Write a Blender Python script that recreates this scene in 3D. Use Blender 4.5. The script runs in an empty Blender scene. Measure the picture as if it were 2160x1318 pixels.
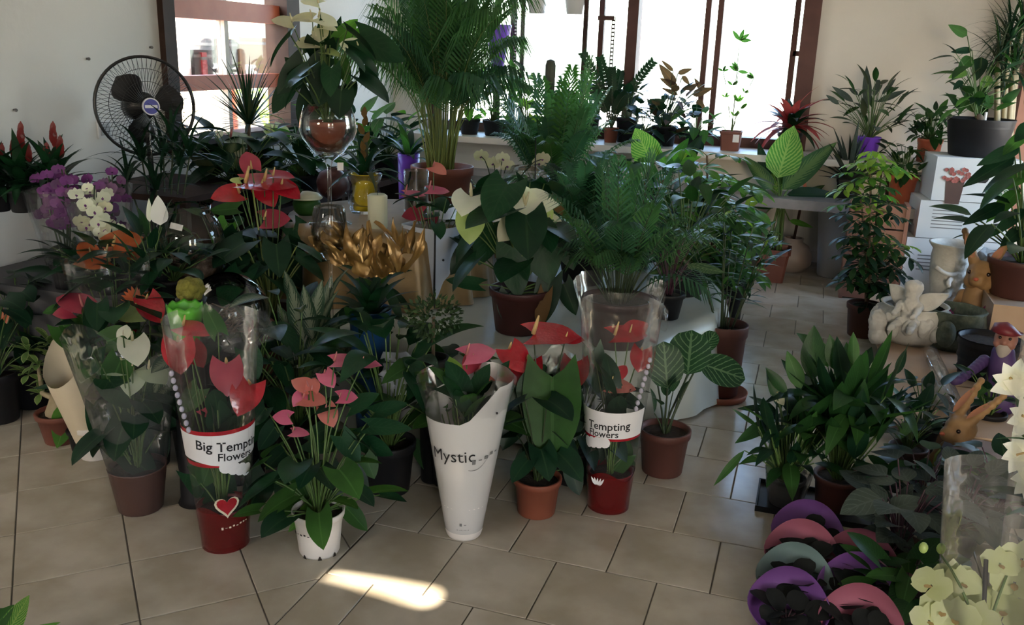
import bpy, bmesh, math, random, zlib
import numpy as np
from mathutils import Matrix, Vector

# ------------------------------------------------------------------ camera, world, lights
SC = bpy.context.scene
COL = SC.collection
FPX, PITCH, ROLL, YAW, CH = 1894.19, .2833, .0325, .3148, 1.6
_R = np.array([math.cos(YAW), math.sin(YAW), 0.])
_F = np.array([-math.cos(PITCH)*math.sin(YAW), math.cos(PITCH)*math.cos(YAW), -math.sin(PITCH)])
_D = np.cross(_F, _R)
EX = math.cos(ROLL)*_R - math.sin(ROLL)*_D
EY = math.sin(ROLL)*_R + math.cos(ROLL)*_D          # image down
EU = -EY
CAM = np.array([0., 0., CH])

cam_data = bpy.data.cameras.new('camera')
cam_data.sensor_fit = 'HORIZONTAL'; cam_data.sensor_width = 36.0
cam_data.lens = FPX*36.0/2160.0
cam_data.clip_start = .05
cam = bpy.data.objects.new('camera', cam_data); COL.objects.link(cam)
cam.matrix_world = Matrix(((EX[0], EU[0], -_F[0], 0), (EX[1], EU[1], -_F[1], 0), (EX[2], EU[2], -_F[2], CH), (0, 0, 0, 1)))
SC.camera = cam
SC.view_settings.view_transform = 'Standard'; SC.view_settings.look = 'None'
SC.view_settings.gamma = 1.0; SC.view_settings.use_curve_mapping = False
SC.view_settings.exposure = -0.05

SUN_DIR = np.array([0., .75, -.50]); SUN_DIR /= np.linalg.norm(SUN_DIR)
world = bpy.data.worlds.new('sky'); SC.world = world; world.use_nodes = True
nt = world.node_tree; bgn = nt.nodes['Background']
sky = nt.nodes.new('ShaderNodeTexSky'); sky.sky_type = 'NISHITA'; sky.sun_disc = False
sky.sun_elevation = math.asin(-SUN_DIR[2]); sky.sun_rotation = math.atan2(-SUN_DIR[0], -SUN_DIR[1])
sky.air_density = 1.0; sky.dust_density = 3.0; sky.ozone_density = 1.0
nt.links.new(sky.outputs[0], bgn.inputs[0]); bgn.inputs[1].default_value = 3.1

sl = bpy.data.lights.new('sun', 'SUN'); sl.energy = 50.0; sl.angle = .009; sl.color = (1, .86, .66)
so = bpy.data.objects.new('sun', sl); COL.objects.link(so)
so.rotation_euler = Vector(SUN_DIR).to_track_quat('-Z', 'Y').to_euler(); so.location = (3, -8, 8)

def portal(name, loc, direction, sx, sy):
    l = bpy.data.lights.new(name, 'AREA'); l.shape = 'RECTANGLE'; l.size = sx; l.size_y = sy; l.energy = 1
    l.cycles.is_portal = True
    o = bpy.data.objects.new(name, l); COL.objects.link(o); o.location = loc
    o.rotation_euler = Vector(direction).to_track_quat('-Z', 'Z').to_euler()
portal('portal_back', (-1.68, 7.68, 1.68), (0, -1, 0), 3.2, 1.6)
portal('portal_left', (-3.58, 5.13, 1.66), (1, 0, 0), 1.4, 1.5)
portal('portal_rear', (1.7, -1.98, 1.42), (0, 1, 0), 1.0, 1.65)
portal('portal_right_back', (2.28, 6.3, 1.45), (-1, 0, 0), 2.0, 1.9)
portal('portal_right', (2.28, -.4, 1.45), (-1, 0, 0), 1.0, 1.5)
try:
    cy = SC.cycles
    cy.max_bounces = 8; cy.transparent_max_bounces = 24; cy.caustics_reflective = False; cy.caustics_refractive = False
    cy.use_denoising = True; cy.sample_clamp_indirect = 6.0
except Exception:
    pass

# ------------------------------------------------------------------ geometry helpers
V = lambda *a: np.array(a, float)
def nrm(v):
    v = np.asarray(v, float); l = np.linalg.norm(v)
    return v/l if l > 1e-9 else V(0, 0, 1)
def ray(px, py): return _F*FPX + EX*(px-1080) + EY*(py-659)
def P(px, py, d):                       # the point seen at a pixel, d metres along the view axis
    return CAM + ray(px, py)*(d/FPX)
def F(px, py, z=0.):                    # the point of a horizontal surface seen at a pixel
    r = ray(px, py); return CAM + r*((z-CH)/r[2])
def AY(px, py, y): r = ray(px, py); return CAM + r*(y/r[1])
def AX(px, py, x): r = ray(px, py); return CAM + r*(x/r[0])
def dep(p): return float(np.dot(np.asarray(p)-CAM, _F))
def row(p):
    q = np.asarray(p)-CAM; return 659+FPX*np.dot(q, EY)/np.dot(q, _F)
def zat(x, y, py):                      # height above (x, y) that is seen in image row py
    a, b = -.5, 3.5
    for _ in range(40):
        m = (a+b)/2
        if row((x, y, m)) > py: a = m
        else: b = m
    return (a+b)/2
UP = V(0, 0, 1)
def tocam(p): return nrm(CAM-np.asarray(p))
RNG = random.Random(11)
U = lambda a, b: RNG.uniform(a, b)

class MB:
    def __init__(s): s.v = []; s.f = []; s.m = []; s.uv = []
    def add(s, vs, fs, mi=0, uv=None):
        o = len(s.v); s.v += [tuple(map(float, q)) for q in vs]
        s.uv += uv if uv else [(0., 0.)]*len(vs)
        s.f += [tuple(i+o for i in q) for q in fs]; s.m += [mi]*len(fs)
    def box(s, lo, hi, mi=0):
        x0, y0, z0 = lo; x1, y1, z1 = hi
        s.add([(x0,y0,z0),(x1,y0,z0),(x1,y1,z0),(x0,y1,z0),(x0,y0,z1),(x1,y0,z1),(x1,y1,z1),(x0,y1,z1)],
              [(3,2,1,0),(4,5,6,7),(0,1,5,4),(1,2,6,5),(2,3,7,6),(3,0,4,7)], mi)
    def obox(s, c, ax, half, mi=0):       # oriented box
        c = V(*c); a = [nrm(q) for q in ax]
        vs = [c+sx*half[0]*a[0]+sy*half[1]*a[1]+sz*half[2]*a[2] for sz in (-1,1) for sx, sy in ((-1,-1),(1,-1),(1,1),(-1,1))]
        s.add(vs, [(3,2,1,0),(4,5,6,7),(0,1,5,4),(1,2,6,5),(2,3,7,6),(3,0,4,7)], mi)
    def lathe(s, prof, n=20, c=(0,0,0), mi=0, cap0=False, cap1=False, wob=None):
        vs = []; fs = []; c = V(*c); k = len(prof); uv = []
        for i, (r, z) in enumerate(prof):
            for j in range(n):
                a = 2*math.pi*j/n; w, dz = wob(a, i/(k-1)) if wob else (1, 0)
                vs.append(c+V(r*w*math.cos(a), r*w*math.sin(a), z+dz)); uv.append((j/n, i/(k-1)))
        for i in range(k-1):
            for j in range(n):
                fs.append((i*n+j, i*n+(j+1) % n, (i+1)*n+(j+1) % n, (i+1)*n+j))
        if cap0: fs.append(tuple(range(n-1, -1, -1)))
        if cap1: fs.append(tuple((k-1)*n+j for j in range(n)))
        s.add(vs, fs, mi, uv)
    def tube(s, pts, rad, n=5, mi=0, cap=True):
        pts = [np.asarray(p, float) for p in pts]; k = len(pts)
        if not hasattr(rad, '__len__'): rad = [rad]*k
        vs = []; fs = []; ref = None
        for i in range(k):
            t = nrm(pts[min(i+1, k-1)]-pts[max(i-1, 0)])
            if ref is None: ref = V(1,0,0) if abs(t[0]) < .9 else V(0,1,0)
            a = nrm(np.cross(t, ref)); b = np.cross(t, a); ref = np.cross(a, t)
            for j in range(n):
                w = 2*math.pi*j/n; vs.append(pts[i]+rad[i]*(math.cos(w)*a+math.sin(w)*b))
        for i in range(k-1):
            for j in range(n): fs.append((i*n+j, i*n+(j+1) % n, (i+1)*n+(j+1) % n, (i+1)*n+j))
        if cap: fs.append(tuple(range(n-1, -1, -1))); fs.append(tuple((k-1)*n+j for j in range(n)))
        s.add(vs, fs, mi)
    def ball(s, c, r, n=10, m=7, mi=0, ax=None):
        c = V(*c); r = r if hasattr(r, '__len__') else (r, r, r); vs = []; fs = []
        A = ax if ax is not None else (V(1,0,0), V(0,1,0), V(0,0,1))
        vs.append(c-r[2]*A[2])
        for i in range(1, m):
            ph = math.pi*i/m-math.pi/2
            for j in range(n):
                a = 2*math.pi*j/n
                vs.append(c+r[0]*math.cos(ph)*math.cos(a)*A[0]+r[1]*math.cos(ph)*math.sin(a)*A[1]+r[2]*math.sin(ph)*A[2])
        vs.append(c+r[2]*A[2]); e = len(vs)-1
        for j in range(n): fs.append((0, 1+(j+1) % n, 1+j))
        for i in range(m-2):
            for j in range(n): fs.append((1+i*n+j, 1+i*n+(j+1) % n, 1+(i+1)*n+(j+1) % n, 1+(i+1)*n+j))
        for j in range(n): fs.append((1+(m-2)*n+j, 1+(m-2)*n+(j+1) % n, e))
        s.add(vs, fs, mi)
    def leaf(s, B, T, W, N, kind='ovate', arch=0., fold=.15, wave=0., nt=8, ns=4, mi=0, sag=0.):
        B = np.asarray(B, float); T = np.asarray(T, float); c = T-B; L = np.linalg.norm(c); cd = nrm(c)
        side = np.cross(cd, N)
        side = nrm(side) if np.linalg.norm(side) > 1e-3 else nrm(np.cross(cd, V(.3,.2,.9)))
        up = np.cross(side, cd); h = ns//2; vs = []; uv = []; fs = []; ol = OUT[kind]; ph = U(0, 6)
        for i in range(nt+1):
            t = i/nt; hw = W/2*ol(t)
            for j in range(-h, h+1):
                q = j/h; aq = abs(q); y = t*L
                if kind == 'heart': y -= .26*L*aq**1.5*(1-t)**2.5
                p = B+cd*y+up*(arch*L*4*t*(1-t)-sag*L*t*t)+side*q*hw+up*(fold*aq*hw+wave*W*math.sin(9*t+ph+2*q)*aq)
                vs.append(p); uv.append((.5+.5*q, t))
        w = 2*h+1
        for i in range(nt):
            for j in range(w-1): fs.append((i*w+j, i*w+j+1, (i+1)*w+j+1, (i+1)*w+j))
        s.add(vs, fs, mi, uv)
    def stalk(s, A, B, r0, r1=None, bul=None, mi=0, n=5, k=6):
        A = np.asarray(A, float); B = np.asarray(B, float); r1 = r0*.7 if r1 is None else r1
        C = (A+B)/2+(bul if bul is not None else V(0, 0, 0)); pts = []
        for i in range(k):
            t = i/(k-1); pts.append((1-t)**2*A+2*t*(1-t)*C+t*t*B)
        s.tube(pts, [r0+(r1-r0)*i/(k-1) for i in range(k)], n, mi)

OUT = {
 'lance': lambda t: max(0., math.sin(math.pi*min(1, t**.8)))**.9+.02,
 'ovate': lambda t: max(0., math.sin(math.pi*min(1, t**.62)))**.8+.02,
 'heart': lambda t: max(0., 1-t**2.5)**.78*(.78+.85*t*(1-t)*1.4)+.01,
 'strap': lambda t: min(1., .55+t*3)*max(0., 1-t**3)+.02,
 'round': lambda t: math.sqrt(max(0., 1-(2*t-1)**2))+.02,
 'obov': lambda t: max(0., math.sin(math.pi*min(1, t**1.4)))**.8+.03,
}

def make_obj(name, mb, mats, parent=None, origin=None, smooth=True):
    o0 = np.asarray(origin if origin is not None else (0, 0, 0), float)
    me = bpy.data.meshes.new(name)
    vs = (np.array(mb.v)-o0).tolist() if mb.v else []
    me.from_pydata(vs, [], mb.f)
    if not isinstance(mats, (list, tuple)): mats = [mats]
    for m in mats: me.materials.append(MAT[m] if isinstance(m, str) else m)
    if len(mats) > 1: me.polygons.foreach_set('material_index', mb.m)
    if any(u != (0., 0.) for u in mb.uv):
        ul = me.uv_layers.new(name='UVMap'); li = np.zeros(len(me.loops), np.int32); me.loops.foreach_get('vertex_index', li)
        ul.data.foreach_set('uv', np.array(mb.uv, np.float32)[li].ravel())
    if smooth: me.polygons.foreach_set('use_smooth', [True]*len(me.polygons))
    me.update()
    o = bpy.data.objects.new(name, me); COL.objects.link(o)
    if parent is not None: o.parent = parent
    elif origin is not None: o.location = o0
    return o

class Thing:
    def __init__(s, name, label, cat, loc, group=None):
        s.loc = np.asarray(loc, float); RNG.seed(zlib.crc32(label.encode()))
        e = bpy.data.objects.new(name, None); COL.objects.link(e); e.location = s.loc; e.empty_display_size = .05
        e['label'] = label; e['category'] = cat
        if group: e['group'] = group
        s.o = e
    def part(s, name, mb, mats, smooth=True, parent=None, label=None):
        o = make_obj(name, mb, mats, parent or s.o, s.loc, smooth)
        if label: o['label'] = label
        return o

def solo(name, label, cat, mb, mats, loc, smooth=True, group=None):
    o = make_obj(name, mb, mats, None, loc, smooth); o['label'] = label; o['category'] = cat
    if group: o['group'] = group
    return o
def struct(name, mb, mats, parent=None, smooth=False):
    o = make_obj(name, mb, mats, parent, None, smooth)
    if parent is None: o['kind'] = 'structure'
    return o

# ------------------------------------------------------------------ materials
MAT = {}
def mat(name, c, rough=.5, c2=None, scale=8., metal=0., transl=0., bump=0., bscale=40., spec=.5, coat=0., uvpat=None, coord='Object', c3=None, sheen=0., rnd=0.):
    if name.startswith('lf_'): spec = .2; rough = min(.8, rough+.09)
    m = bpy.data.materials.new(name); m.use_nodes = True; n = m.node_tree; L = n.links; b = n.nodes['Principled BSDF']
    b.inputs['Base Color'].default_value = (*c, 1); b.inputs['Roughness'].default_value = rough
    b.inputs['Metallic'].default_value = metal; b.inputs['Specular IOR Level'].default_value = spec; b.inputs['Coat Weight'].default_value = coat
    if sheen: b.inputs['Sheen Weight'].default_value = sheen
    tc = n.nodes.new('ShaderNodeTexCoord'); col = None
    if c2 is not None:
        tx = n.nodes.new('ShaderNodeTexNoise'); tx.inputs['Scale'].default_value = scale; tx.inputs['Detail'].default_value = 5
        if rnd:
            oi = n.nodes.new('ShaderNodeObjectInfo'); va = n.nodes.new('ShaderNodeVectorMath'); va.operation = 'MULTIPLY_ADD'
            L.new(oi.outputs['Random'], va.inputs[0]); va.inputs[1].default_value = (rnd, rnd*.7, rnd*1.3); L.new(tc.outputs[coord], va.inputs[2]); L.new(va.outputs[0], tx.inputs['Vector'])
        else: L.new(tc.outputs[coord], tx.inputs['Vector'])
        rp = n.nodes.new('ShaderNodeValToRGB'); rp.color_ramp.elements[0].position = .36; rp.color_ramp.elements[1].position = .66
        rp.color_ramp.elements[0].color = (*c, 1); rp.color_ramp.elements[1].color = (*c2, 1)
        L.new(tx.outputs['Fac'], rp.inputs['Fac']); col = rp.outputs['Color']
    if uvpat:
        # vein patterns on the unwrapped blade: u across, v along
        kind, vc, amt, freq = uvpat
        sp = n.nodes.new('ShaderNodeSeparateXYZ'); L.new(tc.outputs['UV'], sp.inputs[0])
        def mth(op, a, bb=None):
            q = n.nodes.new('ShaderNodeMath'); q.operation = op
            for i, x in enumerate((a, bb)):
                if x is None: continue
                if isinstance(x, (int, float)): q.inputs[i].default_value = x
                else: L.new(x, q.inputs[i])
            return q.outputs[0]
        au = mth('ABSOLUTE', mth('SUBTRACT', sp.outputs['X'], .5))
        mid = mth('LESS_THAN', au, .03)
        nz = n.nodes.new('ShaderNodeTexNoise'); nz.inputs['Scale'].default_value = 14; L.new(tc.outputs['UV'], nz.inputs['Vector'])
        st = mth('SINE', mth('MULTIPLY', mth('ADD', mth('SUBTRACT', sp.outputs['Y'], mth('MULTIPLY', au, .75)), mth('MULTIPLY', nz.outputs['Fac'], .05)), freq))
        if kind == 'vein': f = mth('MAXIMUM', mid, mth('GREATER_THAN', st, .82))
        elif kind == 'stripe': f = mth('MAXIMUM', mid, mth('GREATER_THAN', st, .1))
        elif kind == 'center': f = mth('GREATER_THAN', mth('ADD', st, mth('MULTIPLY', mth('SUBTRACT', .3, au), 8.)), .6)
        elif kind == 'edge': f = mth('GREATER_THAN', mth('ADD', au, mth('MULTIPLY', nz.outputs['Fac'], .15)), .43)
        elif kind == 'midrib': f = mid
        mx = n.nodes.new('ShaderNodeMix'); mx.data_type = 'RGBA'
        L.new(mth('MULTIPLY', f, amt), mx.inputs['Factor'])
        if col is not None: L.new(col, mx.inputs['A'])
        else: mx.inputs['A'].default_value = (*c, 1)
        mx.inputs['B'].default_value = (*vc, 1); col = mx.outputs['Result']
    if col is not None: L.new(col, b.inputs['Base Color'])
    if bump:
        t2 = n.nodes.new('ShaderNodeTexNoise'); t2.inputs['Scale'].default_value = bscale; t2.inputs['Detail'].default_value = 4
        L.new(tc.outputs[coord], t2.inputs['Vector'])
        bp = n.nodes.new('ShaderNodeBump'); bp.inputs['Strength'].default_value = bump; bp.inputs['Distance'].default_value = .01
        L.new(t2.outputs['Fac'], bp.inputs['Height']); L.new(bp.outputs['Normal'], b.inputs['Normal'])
    if transl:
        tr = n.nodes.new('ShaderNodeBsdfTranslucent'); ms = n.nodes.new('ShaderNodeMixShader'); ms.inputs[0].default_value = transl
        if col is not None:
            gm = n.nodes.new('ShaderNodeMix'); gm.data_type = 'RGBA'; gm.blend_type = 'MULTIPLY'; gm.inputs['Factor'].default_value = 1
            L.new(col, gm.inputs['A']); gm.inputs['B'].default_value = (2.2, 2.2, 1.2, 1); L.new(gm.outputs['Result'], tr.inputs['Color'])
        else: tr.inputs['Color'].default_value = (min(1, c[0]*2), min(1, c[1]*2), min(1, c[2]*1.4), 1)
        L.new(b.outputs[0], ms.inputs[1]); L.new(tr.outputs[0], ms.inputs[2]); L.new(ms.outputs[0], n.nodes['Material Output'].inputs[0])
    MAT[name] = m; return m

def clear(name, tint=(1, 1, 1), refl=.25, rough=.08, haze=0., bump=0., bscale=9., hazecol=(.8, .8, .8)):
    m = bpy.data.materials.new(name); m.use_nodes = True; n = m.node_tree; L = n.links; n.nodes.remove(n.nodes['Principled BSDF'])
    tr = n.nodes.new('ShaderNodeBsdfTransparent'); tr.inputs[0].default_value = (*tint, 1)
    gl = n.nodes.new('ShaderNodeBsdfGlossy'); gl.inputs['Roughness'].default_value = rough; gl.inputs[0].default_value = (1, 1, 1, 1)
    fr = n.nodes.new('ShaderNodeFresnel'); fr.inputs[0].default_value = 1.45
    mu = n.nodes.new('ShaderNodeMath'); mu.operation = 'MULTIPLY_ADD'; mu.inputs[1].default_value = refl*4; mu.inputs[2].default_value = 0.; mu.use_clamp = True
    L.new(fr.outputs[0], mu.inputs[0])
    if bump:
        tc = n.nodes.new('ShaderNodeTexCoord'); t2 = n.nodes.new('ShaderNodeTexNoise'); t2.inputs['Scale'].default_value = bscale
        L.new(tc.outputs['Object'], t2.inputs['Vector']); bp = n.nodes.new('ShaderNodeBump'); bp.inputs['Strength'].default_value = bump; bp.inputs['Distance'].default_value = .02
        L.new(t2.outputs['Fac'], bp.inputs['Height']); L.new(bp.outputs['Normal'], gl.inputs['Normal']); L.new(bp.outputs['Normal'], fr.inputs['Normal'])
    ms = n.nodes.new('ShaderNodeMixShader'); L.new(mu.outputs[0], ms.inputs[0])
    base = tr.outputs[0]
    if haze:
        df = n.nodes.new('ShaderNodeBsdfDiffuse'); df.inputs[0].default_value = (*hazecol, 1); mh = n.nodes.new('ShaderNodeMixShader'); mh.inputs[0].default_value = haze
        L.new(tr.outputs[0], mh.inputs[1]); L.new(df.outputs[0], mh.inputs[2]); base = mh.outputs[0]
    L.new(base, ms.inputs[1]); L.new(gl.outputs[0], ms.inputs[2]); L.new(ms.outputs[0], n.nodes['Material Output'].inputs[0])
    MAT[name] = m

mat('plaster', (.70, .655, .60), .85, (.75, .705, .65), 1.5, bump=.15, bscale=25)
mat('plaster_white', (.74, .735, .72), .85, (.78, .775, .76), 1.5, bump=.12, bscale=25)
mat('ceiling_paint', (.75, .73, .7), .9)
mat('tile', (.36, .315, .245), .2, (.49, .445, .37), 4.5, bump=.03, bscale=12, rnd=40.)
mat('grout', (.10, .085, .065), .8)
mat('slab_stone', (.16, .155, .16), .35, (.24, .23, .235), 7)
mat('frame_brown', (.085, .04, .036), .55, (.11, .052, .046), 6, spec=.25)
mat('frame_dark', (.03, .015, .012), .6, (.045, .024, .018), 7, spec=.2)
mat('red_wood', (.42, .085, .035), .45, (.50, .12, .05), 5)
mat('orange_wood', (.27, .12, .08), .5, (.23, .10, .065), 6)
mat('baseboard', (.6, .55, .48), .5)
mat('skirt_tile', (.40, .31, .26), .4, (.45, .36, .3), 3)
clear('glass_pane', (.97, .99, .98), .12, .02)
clear('glass', (.98, .99, .99), .20, .03)
clear('glass_dark', (.95, .95, .93), .34, .03)
clear('film', (.98, .98, .98), .11, .14, .012, .5, 9.)
clear('film_hazy', (.97, .97, .97), .18, .12, .05, .6, 9.)
clear('film_milky', (.9, .9, .9), .3, .25, .80, .3, 7., (.72, .71, .70))
clear('film_tint_red', (.75, .12, .12), .3, .15, .5, .3, 7., (.16, .006, .008))
mat('soil', (.02, .014, .01), .95, (.045, .03, .02), 60, bump=.6, bscale=120)
mat('terracotta', (.20, .055, .03), .55, (.24, .07, .038), 6)
mat('terracotta_dark', (.075, .026, .02), .55, (.095, .033, .025), 6)
mat('terracotta_mat', (.15, .048, .033), .6, (.18, .058, .04), 6)
mat('pot_orange', (.38, .09, .04), .4, (.42, .105, .05), 5)
mat('pot_olive', (.05, .045, .03), .5, (.07, .06, .04), 5)
mat('pot_black', (.010, .010, .012), .5, spec=.3)
mat('pot_white', (.78, .74, .70), .4)
mat('pot_red', (.13, .006, .009), .3)
mat('pot_darkred', (.045, .011, .010), .5)
mat('pot_brown', (.065, .033, .027), .5, (.085, .042, .033), 6)
mat('pot_blue', (.012, .06, .17), .35)
mat('pot_purple', (.16, .05, .55), .3)
mat('pot_green', (.10, .42, .03), .4)
mat('pot_yellow', (.55, .40, .02), .25)
mat('white_plastic', (.72, .72, .74), .45)
mat('grey_plastic', (.42, .43, .46), .4)
mat('black_metal', (.008, .008, .009), .35)
mat('chrome', (.6, .6, .62), .2, metal=1)
mat('badge_blue', (.08, .09, .35), .3); mat('badge_white', (.8, .8, .85), .3)
mat('ink', (.008, .008, .01), .6); mat('ink_grey', (.16, .16, .16), .6); mat('ink_green', (.03, .10, .04), .6)
mat('paper_white', (.74, .73, .74), .6); mat('paper_cream', (.60, .52, .38), .7, (.66, .58, .44), 5)
mat('paper_blue', (.40, .44, .52), .5, (.46, .5, .58), 4)
mat('satin', (.42, .46, .43), .33, (.50, .53, .50), 3)
mat('cloth_grey', (.07, .07, .078), .8)
mat('gold_cloth', (.17, .11, .045), .4, (.25, .165, .07), 7, sheen=.2, metal=.2)
mat('gold_foil', (.15, .08, .02), .3, (.30, .18, .055), 14, metal=.45)
mat('candle', (.60, .60, .46), .5, transl=.2)
mat('wood', (.22, .12, .06), .5, (.28, .16, .08), 8)
mat('cardboard', (.42, .30, .21), .8, (.48, .35, .25), 4)
mat('cardboard_dark', (.16, .10, .06), .8, (.2, .13, .08), 4)
mat('box_white', (.60, .62, .62), .6); mat('box_print_red', (.25, .06, .05), .6, (.35, .10, .08), 70)
mat('stone_white', (.50, .49, .45), .75, (.60, .585, .54), 18, bump=.4, bscale=50)
mat('stone_grey', (.16, .17, .17), .8, (.26, .27, .27), 20, bump=.5, bscale=50)
mat('stone_green', (.05, .07, .05), .7, (.10, .12, .085), 30, bump=.6, bscale=60)
mat('rabbit', (.27, .15, .06), .6, (.34, .20, .085), 12); mat('rabbit_inner', (.42, .18, .10), .6)
mat('nose', (.5, .12, .06), .5); mat('eye', (.02, .012, .01), .15); mat('lilac', (.30, .30, .42), .6); mat('lime', (.25, .36, .08), .6)
mat('skin', (.27, .12, .09), .55); mat('gnome_red', (.13, .010, .018), .5); mat('gnome_purple', (.06, .03, .12), .6); mat('beard', (.36, .32, .29), .8)
mat('moss', (.13, .12, .015), .9, (.20, .19, .03), 45, bump=.8, bscale=70)
mat('potpourri', (.14, .075, .05), .8, (.34, .23, .18), 35, bump=.6, bscale=60)
mat('twig', (.16, .11, .09), .8)
mat('bark', (.11, .075, .05), .85, (.17, .12, .08), 18, bump=.5, bscale=40)
mat('trunk_pale', (.30, .25, .15), .7, (.36, .3, .19), 15)
mat('cactus', (.045, .05, .035), .7, (.06, .065, .04), 30, bump=.5, bscale=60)
mat('stem_green', (.07, .13, .03), .5); mat('stem_dark', (.03, .05, .018), .5); mat('stem_yel', (.16, .20, .05), .5); mat('stem_purple', (.06, .02, .035), .5)
# leaves
mat('lf_dark', (.004, .021, .010), .33, (.008, .036, .015), 9, transl=.12, uvpat=('midrib', (.025, .06, .025), .6, 40))
mat('lf_anth', (.005, .031, .012), .28, (.011, .052, .019), 9, transl=.14, uvpat=('vein', (.025, .06, .03), .3, 42))
mat('lf_mid', (.022, .074, .016), .35, (.038, .115, .026), 8, transl=.36, uvpat=('midrib', (.06, .15, .045), .6, 40))
mat('lf_bright', (.055, .17, .022), .35, (.085, .24, .035), 8, transl=.4, uvpat=('midrib', (.13, .26, .07), .6, 40))
mat('lf_yel', (.15, .27, .03), .38, (.19, .32, .045), 8, transl=.35)
mat('lf_spath', (.009, .038, .010), .33, (.019, .068, .017), 8, transl=.22, uvpat=('vein', (.03, .10, .03), .3, 70))
mat('lf_palm', (.034, .10, .038), .40, (.062, .155, .06), 6, transl=.4)
mat('lf_palm2', (.024, .078, .044), .38, (.044, .122, .064), 6, transl=.34)
mat('lf_dief', (.05, .17, .03), .36, (.07, .21, .04), 8, transl=.40, uvpat=('stripe', (.30, .42, .12), .55, 75))
mat('lf_dief_dk', (.020, .060, .022), .36, (.03, .085, .03), 8, transl=.22, uvpat=('center', (.13, .20, .07), .5, 70))
mat('lf_zebra', (.010, .042, .018), .32, (.016, .06, .024), 8, transl=.12, uvpat=('vein', (.16, .28, .15), .5, 44))
mat('lf_varieg', (.010, .035, .016), .33, (.018, .05, .022), 8, transl=.12, uvpat=('center', (.22, .25, .17), .55, 60))
mat('lf_pin', (.012, .05, .02), .33, (.02, .07, .03), 8, transl=.15, uvpat=('stripe', (.20, .28, .16), .5, 55))
mat('lf_grey', (.038, .055, .046), .75, (.058, .078, .064), 14, uvpat=('vein', (.10, .13, .11), .4, 36))
mat('lf_violet', (.006, .007, .007), .7, (.010, .012, .011), 14)
mat('lf_drac', (.03, .045, .028), .4, (.055, .07, .035), 6, transl=.1)
mat('lf_croton', (.045, .028, .02), .4, (.075, .045, .028), 6, transl=.2, uvpat=('midrib', (.16, .07, .03), .7, 40))
mat('lf_redcord', (.17, .018, .024), .35, (.30, .05, .055), 5, transl=.3)
mat('lf_brown', (.10, .055, .02), .6, (.14, .08, .03), 8, transl=.2)
mat('lf_aden', (.09, .17, .05), .3, (.15, .24, .075), 9, transl=.2, uvpat=('edge', (.40, .46, .22), .5, 40))
mat('lf_ficus', (.02, .045, .015), .5, (.035, .07, .02), 20)
# petals
mat('pt_red', (.30, .008, .018), .22, (.40, .014, .026), 20, transl=.12, coat=.4, bump=.25, bscale=60)
mat('pt_darkred', (.13, .005, .009), .22, (.19, .008, .013), 20, transl=.08, coat=.4, bump=.25, bscale=60)
mat('pt_pink', (.50, .095, .18), .3, (.58, .15, .24), 12, transl=.2, coat=.2)
mat('pt_salmon', (.48, .13, .11), .3, (.53, .18, .15), 12, transl=.2, coat=.2)
mat('pt_rose', (.28, .028, .058), .3, (.35, .05, .08), 12, transl=.15, coat=.2)
mat('pt_white', (.66, .69, .60), .4, (.72, .74, .66), 10, transl=.25)
mat('pt_cream', (.50, .49, .36), .4, (.56, .55, .42), 10, transl=.2)
mat('pt_green', (.34, .45, .15), .4, (.42, .52, .22), 10, transl=.25)
mat('pt_greenish', (.34, .42, .30), .4, (.42, .49, .38), 10, transl=.25)
mat('pt_orange', (.42, .085, .02), .35, (.48, .12, .035), 10, transl=.2)
mat('pt_redspike', (.14, .008, .010), .4, (.22, .018, .014), 8, transl=.1)
mat('pt_violet', (.12, .018, .15), .5, (.18, .04, .21), 14, transl=.2)
mat('pt_mauve', (.13, .055, .145), .5, (.18, .09, .19), 14, transl=.2)
mat('pt_lime', (.46, .50, .28), .45, (.54, .57, .40), 8, transl=.3)
mat('pt_purewhite', (.75, .75, .76), .45, (.8, .8, .8), 8, transl=.25)
mat('spadix_y', (.55, .38, .16), .6); mat('spadix_p', (.50, .18, .17), .6); mat('spadix_w', (.60, .56, .36), .6)
mat('card_purple', (.11, .035, .18), .6); mat('card_pink', (.26, .07, .115), .6); mat('card_teal', (.11, .17, .17), .6); mat('card_white', (.40, .38, .46), .6)
mat('red_plastic', (.32, .02, .03), .35); mat('yellow_plastic', (.5, .36, .04), .4); mat('magenta', (.34, .05, .15), .5)
mat('grass', (.20, .34, .05), .8, (.30, .45, .10), 6, transl=.2); mat('rock', (.45, .38, .28), .9, (.55, .48, .36), 4, bump=.6, bscale=6); mat('paving', (.62, .58, .52), .9)
mat('blue_net', (.10, .22, .32), .5)

# ------------------------------------------------------------------ the room
XL, YB, XR, YR, HC = -3.6, 7.7, 2.3, -2.0, 3.3
def wall_with_holes(name, axis, pos, thick, lo, hi, holes, m='plaster'):
    # axis 'x': wall in plane x=pos spanning y; axis 'y': wall in plane y=pos spanning x. holes: (a0,a1,z0,z1)
    mb = MB(); cuts = sorted({lo, hi, *[h[0] for h in holes], *[h[1] for h in holes]})
    for a0, a1 in zip(cuts[:-1], cuts[1:]):
        zs = [0., HC]; hs = [h for h in holes if h[0] < (a0+a1)/2 < h[1]]
        segs = []; z = -.0
        for h in sorted(hs, key=lambda q: q[2]):
            if h[2] > z: segs.append((z, h[2]))
            z = h[3]
        segs.append((z, HC))
        for z0, z1 in segs:
            if axis == 'x': mb.box((min(pos, pos+thick), a0, z0), (max(pos, pos+thick), a1, z1))
            else: mb.box((a0, min(pos, pos+thick), z0), (a1, max(pos, pos+thick), z1))
    return struct(name, mb, m)
WL = (4.47, 5.80, 1.00, 2.42)         # left window
WB = (-3.28, -.10, .93, 2.48)         # back window
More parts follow.
